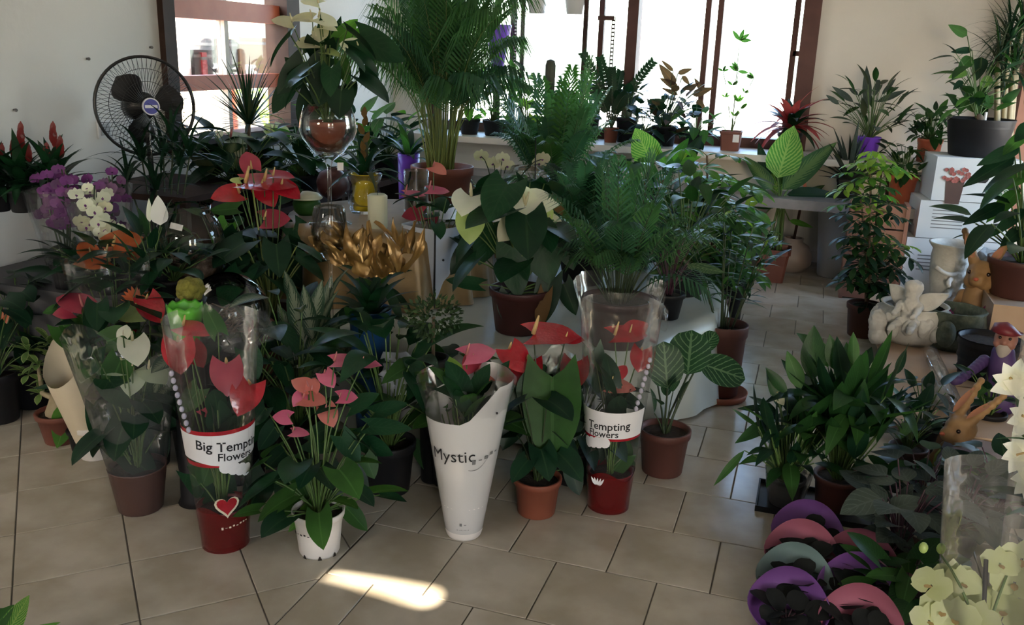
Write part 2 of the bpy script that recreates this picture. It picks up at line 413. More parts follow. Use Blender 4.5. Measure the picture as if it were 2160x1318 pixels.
wall_with_holes('wall_left', 'x', XL, -.2, YR-.2, YB+.2, [WL], 'plaster_white')
wall_with_holes('wall_back', 'y', YB, .2, XL, XR, [WB])
wall_with_holes('wall_right', 'x', XR, .2, YR-.2, YB+.2, [(-.9, .1, .7, 2.2), (5.3, 7.3, .5, 2.4)])
# unseen rear wall gap, added to shape the sun patch on the floor
patch = [(-1.31, 2.172), (-1.27, 2.170), (-1.1, 2.158), (-.985, 2.146), (-.945, 2.146), (-.918, 2.165), (-.910, 2.195), (-.925, 2.222), (-.955, 2.233), (-1.1, 2.220), (-1.27, 2.198)]
kk = (YR-0.0)
gap = []
for x, y in patch:
    t = (YR-y)/SUN_DIR[1]; gap.append((x+SUN_DIR[0]*t, SUN_DIR[2]*t))
gx = [g[0] for g in gap]; gz = [g[1] for g in gap]
GX0, GX1, GZ0, GZ1 = min(gx)-.1, max(gx)+.1, min(gz)-.06, min(HC-.02, max(gz)+.22)
RH = [(1.2, 2.2, 0.6, 2.25), (GX0, GX1, GZ0, GZ1), (-3.35, -2.6, 1.75, 2.2)]  # last hole is added out of view for warm sun bounce on the left
wall_with_holes('wall_rear', 'y', YR, -.2, XL, XR, RH)
mb = MB()                              # unseen panel added to mask the sun, its opening shaped as the patch
from mathutils.geometry import tessellate_polygon
rect = [(GX0, GZ0), (GX1, GZ0), (GX1, GZ1), (GX0, GZ1)]
allp = [(x, YR, z) for x, z in rect+gap]
mb.add(allp, [tuple(t) for t in tessellate_polygon([[Vector((x, z, 0)) for x, z in rect], [Vector((x, z, 0)) for x, z in gap]])])
struct('sun_patch_panel', mb, 'plaster')
mb = MB(); mb.box((XL-.2, YR-.2, HC), (XR+.2, YB+.2, HC+.15)); struct('ceiling', mb, 'ceiling_paint')
# unseen roof added to keep sun out of the rear opening; paved yard
mb = MB(); mb.box((-.6, YR-4.2, 2.62), (XR+1, YR-.2, 2.74)); struct('sun_block_roof', mb, 'ceiling_paint')
mb = MB(); mb.add([(-60, -60, -.03), (60, -60, -.03), (60, 60, -.03), (-60, 60, -.03)], [(0, 1, 2, 3)]); struct('ground', mb, 'paving')

# floor: bedding plus single tiles; square tiles in running bond on the one side, laid diagonally on the other
mb = MB(); mb.box((XL, YR, -.02), (XR, YB, -.004)); floor = struct('floor', mb, 'grout')
TS, XBND = .3304, -1.305
def clip(poly, f):                       # keep f(p) >= 0
    out = []
    for i in range(len(poly)):
        a, b = poly[i], poly[(i+1) % len(poly)]; fa, fb = f(a), f(b)
        if fa >= 0: out.append(a)
        if (fa >= 0) != (fb >= 0):
            t = fa/(fa-fb); out.append((a[0]+(b[0]-a[0])*t, a[1]+(b[1]-a[1])*t))
    return out
def tile_mesh(poly):
    n = len(poly); cx = sum(p[0] for p in poly)/n; cy = sum(p[1] for p in poly)/n
    ins = [(cx+(x-cx)*.988, cy+(y-cy)*.988) for x, y in poly]
    vs = [(x, y, -.005) for x, y in poly]+[(x, y, -.0012) for x, y in poly]+[(x, y, 0) for x, y in ins]
    fs = [(i, (i+1) % n, n+(i+1) % n, n+i) for i in range(n)]+[(n+i, n+(i+1) % n, 2*n+(i+1) % n, 2*n+i) for i in range(n)]+[tuple(2*n+i for i in range(n))]
    return vs, fs
rest = MB(); g = .0022; polys = []
ox, oy = -.971, 2.523
for r in range(-14, 17):
    for k in range(-3, 12):
        x0 = ox+(k+(.5 if r % 2 == 0 else 0.))*TS; y0 = oy+r*TS
        polys.append(([(x0+g, y0+g), (x0+TS-g, y0+g), (x0+TS-g, y0+TS-g), (x0+g, y0+TS-g)], 1))
ca = math.cos(.7868); sa = math.sin(.7868)
for i in range(-12, 26):
    for j in range(-16, 22):
        q = []
        for (u, v) in ((i*TS+g, j*TS+g), ((i+1)*TS-g, j*TS+g), ((i+1)*TS-g, (j+1)*TS-g), (i*TS+g, (j+1)*TS-g)):
            q.append((-2.142+u*ca-v*sa, 1.787+u*sa+v*ca))
        polys.append((q, 0))
shared = {}
ntile = 0
for poly, side in polys:
    full = len(poly)
    q = clip(poly, (lambda p: p[0]-XBND-g) if side else (lambda p: XBND-g-p[0]))
    for fn in (lambda p: p[0]-XL, lambda p: XR-p[0], lambda p: p[1]-YR, lambda p: YB-p[1]):
        if len(q) >= 3: q = clip(q, fn)
    if len(q) < 3: continue
    cx = sum(p[0] for p in q)/len(q); cy = sum(p[1] for p in q)/len(q)
    inview = (1.35 < cy < (7.7 if side else 3.6)) and (-3.7 < cx < 1.5) and (cx < .42+.17*cy)
    if inview:
        ntile += 1; mbt = MB(); vs, fs = tile_mesh([(x-cx, y-cy) for x, y in q]); mbt.add(vs, fs)
        o = make_obj('tile', mbt, 'tile', floor, None, False); o.location = (cx, cy, 0)
    else:
        vs, fs = tile_mesh(q); rest.add(vs, fs)
o = make_obj('far_tiles', rest, 'tile', floor, None, False); o['kind'] = 'stuff'

# stone ledges under the back window
mb = MB(); mb.box((-3.45, 7.12, .85), (.95, YB, .90)); mb.box((-3.45, 7.3, .62), (.95, YB, .85)); struct('trim_3', mb, ['baseboard'])
mb = MB(); mb.box((-3.45, 6.85, .55), (1.0, YB, .62)); struct('trim_4', mb, 'slab_stone')
mb = MB()
for x in (-3.2, -1.6, -.9, .75): mb.box((x, 7.25, 0), (x+.12, YB, .55))
struct('trim_5', mb, 'skirt_tile')
mb = MB(); mb.box((-3.5, YB-.015, 0), (XR, YB, .09)); struct('baseboard_back', mb, 'baseboard')
mb = MB(); mb.box((XL, YR, 0), (XL+.015, YB, .09)); struct('baseboard_left', mb, 'baseboard')
# pillar in the back corner
c = AY(880, 200, 7.62); mb = MB(); mb.box((XL, 7.45, 0), (XL+.26, YB, HC)); struct('wall_pier', mb, 'plaster')

# left window
def bars(T, name, boxes, m, label=None):
    for b in boxes:
        mb = MB(); mb.box(*b); make_obj(name, mb, m, T, None, False)
y0, y1, z0, z1 = WL
mb = MB()
for b in (((XL-.14, y0-.05, z0-.05), (XL+.04, y0+.05, z1+.05)), ((XL-.14, y1-.10, z0-.05), (XL+.04, y1+.06, z1+.05)), ((XL-.14, y0+.05, z0-.06), (XL+.05, y1-.1, z0+.03)), ((XL-.14, y0+.05, z1-.05), (XL+.04, y1-.1, z1+.05))): mb.box(*b)
w1 = struct('window_1', mb, 'frame_dark')
zr1 = AX(475, 174, XL)[2]; zr2 = AX(475, 22, XL)[2]; ym = AX(488, 100, XL)[1]
bars(w1, 'rail', [((XL-.10, y0+.05, zr1-.045), (XL-.02, y1-.1, zr1+.045)), ((XL-.10, y0+.05, zr2-.06), (XL-.02, y1-.1, zr2+.06))], 'red_wood')
bars(w1, 'mullion', [((XL-.09, ym-.02, z0+.03), (XL-.03, ym+.02, z1-.05))], 'baseboard')
for a, b in ((y0+.05, ym-.02), (ym+.02, y1-.1)):
    for c0, c1 in ((z0+.03, zr1-.045), (zr1+.045, zr2-.06), (zr2+.06, z1-.05)):
        mb = MB(); mb.box((XL-.064, a, c0), (XL-.058, b, c1)); make_obj('pane', mb, 'glass_pane', w1, None, False)

# back window
x0, x1, z0, z1 = WB
XW = lambda px, py: AY(px, py, YB)[0]
mb = MB()
for b in (((x0-.05, YB-.04, z0-.05), (x0+.06, YB+.12, z1+.05)), ((x1-.10, YB-.05, z0-.05), (x1+.03, YB+.12, z1+.05)), ((x0, YB-.05, z0-.05), (x1, YB+.12, z0+.05)), ((x0, YB-.04, z1-.05), (x1, YB+.12, z1+.05))): mb.box(*b)
xm = XW(1330, 150); mb.box((xm-.045, YB-.05, z0), (xm+.045, YB+.12, z1))
w2 = struct('window_2', mb, 'frame_brown')
xs = [XW(1077, 150), XW(1261, 150), XW(1482, 150), XW(1508, 150), XW(1668, 150)]
bars(w2, 'stile', [((x-.022, YB+.03, z0+.05), (x+.022, YB+.08, z1-.05)) for x in xs], 'frame_brown')
zb = AY(1680, 113, YB)[2]
bars(w2, 'rail', [((xs[4], YB+.03, zb-.02), (x1-.1, YB+.07, zb+.02))], 'frame_brown')
for a, b in ((x0+.06, xm-.045), (xm+.045, xs[2]-.022), (xs[3]+.022, x1-.1)):
    mb = MB(); mb.box((a, YB+.05, z0+.05), (b, YB+.056, z1-.05)); make_obj('pane', mb, 'glass_pane', w2, None, False)

# posts of the timber shelf unit beyond the boxes, at the side wall
T = Thing('timber_post', 'pinkish brown square timber post at the far side wall', 'post', F(2128, 560))
def post(T, px, py0, d, w, m, name='shaft'):
    p = P(px, py0, d); mb = MB(); mb.box((p[0]-w, p[1]-w, 0), (p[0]+w, p[1]+w, 2.9)); T.part(name, mb, m, False)
    mb = MB(); mb.box((p[0]-w-.02, p[1]-w-.02, 0), (p[0]+w+.02, p[1]+w+.02, .05)); T.part('foot', mb, m, False)
T.o.location = (0, 0, 0); T.loc = V(0, 0, 0); post(T, 2136, 200, 6.6, .035, 'frame_brown')
T = Thing('timber_post', 'orange timber post at the frame edge behind the red pot', 'post', (0, 0, 0)); post(T, 2166, 220, 6.4, .06, 'orange_wood')

# ------------------------------------------------------------------ builders for pots and plants
def add_pot(T, m, rt, rb, h, rim=.012, n=24, soil=True, name='pot', z0=0., style='rim', soil_m='soil'):
    c = T.loc+V(0, 0, z0); mb = MB()
    if style == 'rim':
        prof = [(rb*.96, 0), (rb, .004), (rb+(rt-rb)*.82, h*.82), (rt+rim*.3, h*.84), (rt+rim*.5, h-.004), (rt+rim*.4, h), (rt-.004, h), (rt-.01, h*.85), (rb*.9, h*.2)]
    elif style == 'plain':
        prof = [(rb*.96, 0), (rb, .004), (rt, h-.006), (rt+.002, h), (rt-.003, h), (rt-.006, h*.8), (rb*.9, h*.2)]
    elif style == 'ball':
        prof = [(rb*.7, 0)]+[(rb*.7+(rt-rb*.7)*math.sin(math.pi*.5*min(1, i/3)), h*i/6) for i in range(1, 5)]+[(rt*.93, h*.9), (rt*.8, h), (rt*.75, h), (rt*.8, h*.8)]
    elif style == 'ribbed':
        prof = [(rb*.95, 0)]
        for i in range(13):
            r = rb+(rt-rb)*i/12; prof += [(r+(.006 if i % 4 == 2 else 0), h*i/12), (r+(.006 if i % 4 == 2 else 0), h*(i+.6)/12.6)]
        prof += [(rt+.008, h), (rt-.006, h), (rt-.012, h*.8)]
    mb.lathe(prof, n, c, 0, cap0=True)
    T.part(name, mb, m)
    if soil:
        zs = h*.88; rs = rb+(rt-rb)*.86-.006
        mb = MB(); mb.lathe([(.001, zs+.004), (rs*.6, zs+.003), (rs, zs)], n, c, 0)
        T.part('soil', mb, soil_m)
    return c+V(0, 0, h*.88)
def square_pot(T, m, wt, wb, h):
    c = T.loc; mb = MB()
    def ring(w, z, r=.15):
        q = []
        for sx, sy in ((1, 1), (-1, 1), (-1, -1), (1, -1)):
            for k in (0, 1):
                e = (w*(1-r), w) if (k == 0) == (sx*sy < 0) else (w, w*(1-r))
                q.append(c+V(sx*e[0], sy*e[1], z))
        return q
    rs = [ring(wb, 0), ring(wb+(wt-wb)*.85, h*.85), ring(wt*1.04, h*.86), ring(wt*1.04, h), ring(wt*.96, h), ring(wt*.9, h*.85)]
    vs = [v for r in rs for v in r]; fs = []
    for i in range(len(rs)-1):
        for j in range(8): fs.append((i*8+j, i*8+(j+1) % 8, (i+1)*8+(j+1) % 8, (i+1)*8+j))
    fs.append(tuple(range(7, -1, -1))); mb.add(vs, fs); T.part('pot', mb, m, False)
    mb = MB(); mb.add(ring(wt*.9, h*.86), [tuple(range(8))]); T.part('soil', mb, 'soil')
    return c+V(0, 0, h*.86)

def leafpart(T, A, B, Tip, W, N, m, kind, pet=.003, pm='stem_green', bul=None, name='leaf', **k):
    mb = MB()
    if A is not None: mb.stalk(A, B, pet, pet*.75, bul, mi=1)
    mb.leaf(B, Tip, W, N, kind, **k)
    return T.part(name, mb, [m, pm])
def screen_dir(ang): return math.cos(math.radians(ang))*EX+math.sin(math.radians(ang))*EU

def px_leaf(T, crown, b, t, W, m, kind='heart', d=None, d2=None, up=.5, pm='stem_green', pet=.003, **k):
    """a blade seen from pixel b to pixel t at depths d, d2; W relative to its length"""
    B = P(b[0], b[1], d); Tp = P(t[0], t[1], d2 or d); N = nrm(UP*up+tocam(B)*(1-up)+V(U(-.15, .15), U(-.15, .15), 0))
    L = np.linalg.norm(Tp-B)
    A = None if crown is None else crown+V(U(-.015, .015), U(-.015, .015), 0)
    bul = None if A is None else V(0, 0, .12*np.linalg.norm(B-A))
    return leafpart(T, A, B, Tp, W*L, N, m, kind, pet, pm, bul, **k)

def foliage(T, crown, n, r, h, L, W, m, kind='heart', tilt=(-50, 20), pet=.003, pm='stem_green', az0=0., az1=2*math.pi, fold=.15, arch=.06, wave=0., sag=0., spread=.015, nt=8, name='leaf'):
    for i in range(n):
        a = az0+(az1-az0)*(i+U(.1, .9))/n; o = V(math.cos(a), math.sin(a), 0)
        rr = U(*r); hh = U(*h); E = crown+o*rr+UP*hh; l = U(*L)
        tl = math.radians(U(*tilt)); a2 = a+U(-.35, .35); od = V(math.cos(a2), math.sin(a2), 0)
        dr = od*math.cos(tl)+UP*math.sin(tl); N = nrm(UP*math.cos(tl)-od*math.sin(tl)+V(U(-.3, .3), U(-.3, .3), 0))
        leafpart(T, crown+o*spread*U(.3, 1), E, E+dr*l, W*l*U(.85, 1.15), N, m if isinstance(m, str) else RNG.choice(m), kind, pet, pm, o*rr*-.15+UP*hh*.12, name=name, fold=fold, arch=arch, wave=wave, sag=sag, nt=nt)

def rosette(T, crown, n, L, W, m, kind='strap', el=(20, 85), arch=.10, sag=.15, fold=.2, wave=0., name='leaf', nt=9, base=.01, phase=0.):
    for i in range(n):
        a = phase+2.399*i+U(-.2, .2); e = math.radians(el[1]+(el[0]-el[1])*(i/max(1, n-1))+U(-6, 6)); o = V(math.cos(a), math.sin(a), 0)
        l = U(*L); dr = o*math.cos(e)+UP*math.sin(e); N = nrm(UP*math.cos(e)-o*math.sin(e)+V(1e-3, 0, 0)); B = crown+o*base
        mb = MB(); mb.leaf(B, B+dr*l, W*U(.85, 1.1), N, kind, arch=arch, sag=sag, fold=fold, wave=wave, nt=nt, ns=2)
        T.part(name, mb, m if isinstance(m, str) else RNG.choice(m))

def frond(T, A, tip, bulge, n, ll, lw, m, sm='stem_green', r0=.004, start=.3, droop=.35, vee=.5, name='frond', N=None):
    A = np.asarray(A, float); tip = np.asarray(tip, float); C = (A+tip)/2+bulge; mb = MB(); pts = []
    for i in range(10):
        t = i/9; pts.append((1-t)**2*A+2*t*(1-t)*C+t*t*tip)
    mb.tube(pts, [r0*(1-.8*i/9) for i in range(10)], 4, 1)
    for i in range(n):
        t = start+(1-start)*(i+.5)/n; p = (1-t)**2*A+2*t*(1-t)*C+t*t*tip; tg = nrm(2*(1-t)*(C-A)+2*t*(tip-C))
        up = nrm(UP-tg*np.dot(UP, tg)+V(.01, 0, 0)) if N is None else N; sd = nrm(np.cross(tg, up)); q = (i+.5)/n
        l = ll*(.55+.45*math.sin(math.pi*min(1, q*.9+.12)))*U(.9, 1.1)
        for s in (-1, 1):
            dr = nrm(sd*s*(.85-.35*q)+tg*(.5+.5*q)+up*vee*.35); B = p; M = B+dr*l*.55; E = B+dr*l+UP*(-droop*l)
            w = lw*.5; wd = nrm(np.cross(dr, up))*w
            mb.add([B-wd*.3, B+wd*.3, M-wd, M+wd, E], [(0, 1, 3, 2), (2, 3, 4)], 0)
    return T.part(name, mb, [m, sm])

def palmate(T, A, B, n, L, W, m, pm='stem_green', droop=.35, face=None, pet=.0025, kind='obov', name='leaf'):
    mb = MB(); B = np.asarray(B, float); mb.stalk(A, B, pet, pet*.7, UP*.04, 1)
    ax = nrm(face) if face is not None else nrm((B-np.asarray(A))*V(1, 1, .2)+UP*.7)
    a = nrm(np.cross(ax, V(.2, .9, .1))); b = np.cross(ax, a); ph = U(0, 6)
    for i in range(n):
        w = ph+2*math.pi*i/n; o = a*math.cos(w)+b*math.sin(w); l = L*U(.8, 1.1)
        dr = nrm(o-ax*droop)
        mb.leaf(B+o*.012, B+o*.012+dr*l, W*l, ax, kind, arch=.10, fold=.12, nt=5, ns=2)
    return T.part(name, mb, [m, pm])

def anth_flower(T, crown, px, py, d, size, ang=-90, face=.6, m='pt_red', sp='spadix_y', w=.95, stem='stem_green', roll=0., spl=.45, name='flower'):
    C = P(px, py, d); N = nrm(tocam(C)*face+UP*(1-face)); t = screen_dir(ang); t = nrm(t-N*np.dot(t, N))
    B = C-t*size*.3
    mb = MB()
    if crown is not None: mb.stalk(crown, B-N*.004, .0032, .0024, UP*.05+V(U(-.03, .03), U(-.03, .03), 0))
    else: mb.stalk(B-UP*.06, B-N*.004, .0032, .0024)
    f = T.part(name, mb, stem)
    mb = MB(); mb.leaf(B, B+t*size, size*w, N, 'heart', arch=.03, fold=U(-.08, .22), wave=.02, nt=9, ns=6, sag=.08); T.part('spathe', mb, m, parent=f)
    mb = MB(); sd = nrm(N*.75+t*.25+UP*.35); mb.tube([B+N*.003, B+sd*size*spl*.5, B+sd*size*spl], [size*.05, size*.045, size*.02], 6); T.part('spadix', mb, sp, parent=f)

def orchid_flower(T, c, size, N, m, parent=None, lip='pt_violet'):
    N = nrm(N); a = nrm(np.cross(N, UP)+V(1e-4, 0, 0)); b = np.cross(a, N); mb = MB(); c = np.asarray(c, float)
    if np.dot(b, UP) < 0: b = -b
    for ang, L, W, k in ((90, .52, .42, 'ovate'), (210, .5, .42, 'ovate'), (330, .5, .42, 'ovate'), (165, .56, .62, 'round'), (15, .56, .62, 'round')):
        o = a*math.cos(math.radians(ang))+b*math.sin(math.radians(ang)); mb.leaf(c+o*size*.03, c+o*L*size+N*size*.04, W*size, N, k, fold=.1, nt=5, ns=2)
    mb.leaf(c, c-b*size*.18+N*size*.22, size*.16, nrm(N+b), 'round', nt=4, ns=2, mi=1)
    return T.part('flower', mb, [m, lip], parent=parent)

def sleeve(T, c, r0, r1, h, m, n=28, lean=(0, 0), top=None, z0=0., name='sleeve', crimp=.03, thick=True):
    mb = MB(); k = 7; vs = []; fs = []; uv = []
    for i in range(k):
        t = i/(k-1)
        for j in range(n):
            a = 2*math.pi*j/n; tt = t*(top(a) if top else 1.); r = r0+(r1-r0)*tt
            w = 1+crimp*tt*math.sin(5*a+1.3)+.5*crimp*math.sin(11*a+t*4)*t
            vs.append(np.asarray(c)+V(r*w*math.cos(a)+lean[0]*tt, r*w*math.sin(a)+lean[1]*tt, z0+h*tt)); uv.append((j/n, t))
    for i in range(k-1):
        for j in range(n): fs.append((i*n+j, i*n+(j+1) % n, (i+1)*n+(j+1) % n, (i+1)*n+j))
    mb.add(vs, fs, 0, uv); return T.part(name, mb, m)

def text_on(T, c, txt, size, ang0, z, rad, m, name='print', slant=0., bold=.012, grow=0., parent=None, lift=.0015):
    """flat lettering wrapped round a cone of radius rad(z) about c, centred on azimuth ang0"""
    cu = bpy.data.curves.new('txt', 'FONT'); cu.body = txt; cu.size = size; cu.align_x = 'CENTER'; cu.offset = bold*size*.5; cu.resolution_u = 2
    ob = bpy.data.objects.new('txt', cu); COL.objects.link(ob)
    bpy.context.view_layer.update()
    me = ob.evaluated_get(bpy.context.evaluated_depsgraph_get()).to_mesh()
    mb = MB(); vs = []
    for v in me.vertices:
        x, y = v.co.x, v.co.y; zz = z+y+slant*x; r = rad(zz)+lift; a = ang0+x/r
        vs.append(np.asarray(c)+V(r*math.cos(a), r*math.sin(a), zz))
    fs = [tuple(p.vertices) for p in me.polygons]
    mb.add(vs, fs); bpy.data.objects.remove(ob); bpy.data.curves.remove(cu)
    return T.part(name, mb, m, False, parent=parent)
def band_on(T, c, a0, a1, zlo, zhi, rad, m, n=16, name='band', lift=.0008, k=4, parent=None):
    mb = MB(); vs = []; fs = []
    for i in range(n+1):
        a = a0+(a1-a0)*i/n; lo, hi = zlo(i/n), zhi(i/n)
        for j in range(k+1):
            z = lo+(hi-lo)*j/k; r = rad(z)+lift; vs.append(np.asarray(c)+V(r*math.cos(a), r*math.sin(a), z))
    for i in range(n):
        for j in range(k): fs.append((i*(k+1)+j, (i+1)*(k+1)+j, (i+1)*(k+1)+j+1, i*(k+1)+j+1))
    mb.add(vs, fs); return T.part(name, mb, m, True, parent=parent)
def marks(T, c, ang, z, rad, n, h, lift, m, slant=0.):
    for k in range(n):
        x = (k-(n-1)/2)*h*1.15; zz = z+slant*x; a = ang+x/rad(zz); band_on(T, c, a-h*.32/rad(zz), a+h*.32/rad(zz), lambda t: zz+h*.35*abs(math.sin(k*1.7)), lambda t: zz+h*(.75+.25*math.cos(k*2.3)), rad, m, 2, 'print', lift, 1)
def az_to_cam(c): return math.atan2(-c[1], -c[0])
def riser(name, label, x, y, z0, z1, w, m='wood', cat='stand'):
    mb = MB(); T = Thing(name, label, cat, (x, y, z0)); t = .03
    mb.box((x-w, y-w, z1-t), (x+w, y+w, z1)); T.part('top', mb, m, False)
    for sx in (-1, 1):
        for sy in (-1, 1):
            mb = MB(); mb.box((x+sx*(w-.03)-.018, y+sy*(w-.03)-.018, z0), (x+sx*(w-.03)+.018, y+sy*(w-.03)+.018, z1-t)); T.part('leg', mb, m, False)
    return T

# ------------------------------------------------------------------ tables
TC, TR, TZ = V(-1.5, 4.4, 0), 1.17, .43
T = Thing('round_table', 'low round display table hidden beneath pale satin cloth', 'table', TC)
mb = MB(); mb.lathe([(.001, TZ-.04), (TR-.02, TZ-.04), (TR-.02, TZ-.006), (.001, TZ-.006)], 40, TC); T.part('tabletop', mb, 'wood', False)
for a in (0.6, 2.2, 3.7, 5.3):
    mb = MB(); q = TC+V(.8*math.cos(a), .8*math.sin(a), 0); mb.tube([q, q+UP*(TZ-.04)], .03, 8); T.part('leg', mb, 'wood')
mb = MB()
def wob(a, t):
    k = max(0, t-.35)/.65; return 1+k*(.022*math.sin(17*a)+.016*math.sin(29*a+1)+.01*math.sin(7*a)), 0
mb.lathe([(.001, TZ+.002), (.5, TZ+.002), (TR-.06, TZ+.002), (TR-.01, TZ-.006), (TR+.01, TZ-.05), (TR+.02, .30), (TR+.035, .14), (TR+.05, .012)], 160, TC, 0, wob=wob)
solo('satin_tablecloth', 'pale satin cloth draped over the low round table to the floor', 'tablecloth', mb, 'satin', TC)
LT = (-3.55, -2.38, 2.92, 3.62, .55)
T = Thing('side_table', 'low rectangular table under grey cloth by the white wall', 'table', (LT[0], LT[2], 0))
mb = MB(); mb.box((LT[0], LT[2], LT[4]-.04), (LT[1], LT[3], LT[4]-.004)); T.part('tabletop', mb, 'wood', False)
for x in (LT[0]+.05, LT[1]-.05):
    for y in (LT[2]+.05, LT[3]-.05):
        mb = MB(); mb.box((x-.025, y-.025, 0), (x+.025, y+.025, LT[4]-.04)); T.part('leg', mb, 'wood', False)
mb = MB(); mb.box((LT[0]-.01, LT[2]-.012, LT[4]-.004), (LT[1]+.012, LT[3]+.01, LT[4])); mb.box((LT[0]-.01, LT[2]-.014, .12), (LT[1]+.014, LT[2]-.010, LT[4])); mb.box((LT[1]+.010, LT[2]-.014, .12), (LT[1]+.014, LT[3], LT[4]))
solo('grey_tablecloth', 'dark grey cloth over the side table beneath the fishbowl', 'tablecloth', mb, 'cloth_grey', (LT[0], LT[2], 0), False)
# gold draped tier on the round table
GC, GR, GZ = V(-1.98, 4.02, TZ), .50, .80
T = Thing('draped_riser', 'round riser wrapped in shiny gold fabric on the satin table', 'riser', GC)
mb = MB(); mb.lathe([(GR-.05, .005), (GR-.05, GZ-TZ-.01), (.001, GZ-TZ-.01)], 32, GC); T.part('core', mb, 'cardboard', False)
mb = MB(); mb.lathe([(.001, GZ-TZ), (GR-.1, GZ-TZ), (GR-.02, GZ-TZ-.004), (GR+.005, GZ-TZ-.05), (GR+.01, .2), (GR+.02, .08), (GR+.03, .006)], 140, GC, 0,
    wob=lambda a, t: (1+max(0, t-.3)*(.07*math.sin(13*a)+.05*math.sin(23*a+2)+.03*math.sin(5*a)), 0)); T.part('gold_drape', mb, 'gold_cloth')
for i, (px, py, d, w, h, an) in enumerate(((745, 520, 3.45, .08, .14, 15), (785, 540, 3.42, .08, .16, -10), (830, 525, 3.5, .09, .18, 5), (712, 490, 3.5, .09, .11, 30), (850, 500, 3.55, .06, .13, -5))):
    q = P(px, py, d)-EU*h*.5
    for kk in range(9):
        mb = MB(); b_ = q+EX*U(-.5, .5)*w+tocam(q)*U(-.05, .05); e = nrm(screen_dir(90+an+U(-38, 38))+tocam(q)*U(-.3, .4)); mb.leaf(b_, b_+e*h*U(.5, 1.25), w*U(.4, .75), nrm(tocam(q)+EX*U(-1, 1)), 'strap', arch=U(-.15, .25), fold=U(-.8, .8), wave=.25, nt=14, ns=6); T.part('foil_ruffle', mb, 'gold_foil')

# ------------------------------------------------------------------ standing fan
fc = P(308, 224, 4.45); T = Thing('pedestal_fan', 'black pedestal fan with round wire cage and blue badge', 'fan', (fc[0], fc[1], 0))
fn = nrm(tocam(fc)*V(1, 1, 0)+V(.34, .12, .05)); fa = nrm(np.cross(UP, fn)); fb = np.cross(fn, fa); R0 = .238
def ring(mb, c, r, th, n=48, s=5):
    mb.tube([c+r*(math.cos(2*math.pi*i/n)*fa+math.sin(2*math.pi*i/n)*fb) for i in range(n+1)], th, s)
mb = MB(); mb.lathe([(.001, 0), (.20, 0), (.20, .02), (.05, .045), (.03, .08)], 28, T.loc); T.part('base', mb, 'black_metal')
mb = MB(); mb.tube([T.loc+UP*.06, V(fc[0], fc[1], .8)], .02, 10); mb.tube([V(fc[0], fc[1], .75), V(fc[0], fc[1], fc[2]-.1)], .014, 10); T.part('pole', mb, 'black_metal')
mb = MB(); mb.tube([V(fc[0], fc[1], .78), V(fc[0], fc[1], .86)], .03, 10); T.part('collar', mb, 'black_metal')
mb = MB(); mb.tube([fc-fn*.20, fc-fn*.17, fc-fn*.05], [.05, .075, .07], 14); mb.tube([V(fc[0], fc[1], fc[2]-.16), fc-fn*.1], .03, 8); T.part('motor', mb, 'black_metal')
mb = MB(); ring(mb, fc, R0, .008); ring(mb, fc-fn*.012, R0, .006)
for r in (.18, .12): ring(mb, fc+fn*.055*(1-r/.28), r, .0016, 40, 4)
T.part('cage_rim', mb, 'black_metal')
for nm, sg in (('front_grille', 1), ('rear_grille', -1)):
    mb = MB(); n = 60
    for i in range(n):
        a = 2*math.pi*i/n; pts = []
        for k in range(6):
            r = .05+(R0-.05)*k/5; aa = a+.35*(1-k/5)*sg; pts.append(fc+sg*fn*.075*math.sqrt(max(0, 1-(r/R0)**2.4))+r*(math.cos(aa)*fa+math.sin(aa)*fb))
        mb.tube(pts, .0013, 3, cap=False)
    T.part(nm, mb, 'black_metal')
for i in range(3):
    a = 2.3+2*math.pi*i/3; o = math.cos(a)*fa+math.sin(a)*fb; s = np.cross(fn, o); mb = MB()
    mb.leaf(fc+o*.03, fc+o*.19, .16, nrm(fn+s*.45), 'obov', arch=.06, fold=.05, nt=7); T.part('blade', mb, 'black_metal')
mb = MB(); mb.tube([fc+fn*.07, fc+fn*.082], .042, 20); h = T.part('badge', mb, 'badge_white', False)
mb = MB(); mb.tube([fc+fn*.080, fc+fn*.0835], .036, 20); mb.obox(fc+fn*.0838, (fa, fb, fn), (.03, .007, .0006), 1); T.part('badge_face', mb, ['badge_blue', 'badge_white'], False, parent=h)
mb = MB(); mb.tube([V(fc[0], fc[1], fc[2]-.1)+fn*.02, V(fc[0], fc[1], .95)+fn*.03], .006, 6); T.part('pole_trim', mb, 'chrome')

# wall fittings
q = AX(221, 273, XL+.012); mb = MB(); mb.box((XL+.001, q[1]-.045, q[2]-.045), (XL+.012, q[1]+.045, q[2]+.045)); T = Thing('wall_socket', 'white wall socket beside the fan cage', 'socket', (XL, q[1], q[2])); T.part('plate', mb, 'white_plastic', False)
mb = MB(); mb.box((XL+.012, q[1]-.03, q[2]-.03), (XL+.018, q[1]+.03, q[2]+.03)); T.part('insert', mb, 'grey_plastic', False)
for px, py in ((183, 124), (316, 100), (29, 232)):
    q = AX(px, py, XL); mb = MB(); mb.tube([q, q+V(.012, 0, 0)], .006, 8); mb.ball(q+V(.014, 0, 0), .008, 8, 5)
    solo('wall_hook', {183: 'small dark hook in the white wall high above the fan', 316: 'tiny dark hook in the wall nearest the red window', 29: 'tiny dark hook in the wall above the red spiked plants'}[px], 'hook', mb, 'ink_grey', q)
q = AY(743, 6, YB-.3); T = Thing('hanging_ornament', 'small blue ornament hanging on a thread above the leaves', 'ornament', q)
mb = MB(); mb.tube([q, V(q[0], q[1], HC)], .0015, 4); T.part('thread', mb, 'ink_grey'); mb = MB(); mb.ball(q-UP*.02, (.03, .02, .035), 8, 6); T.part('pendant', mb, 'badge_blue')

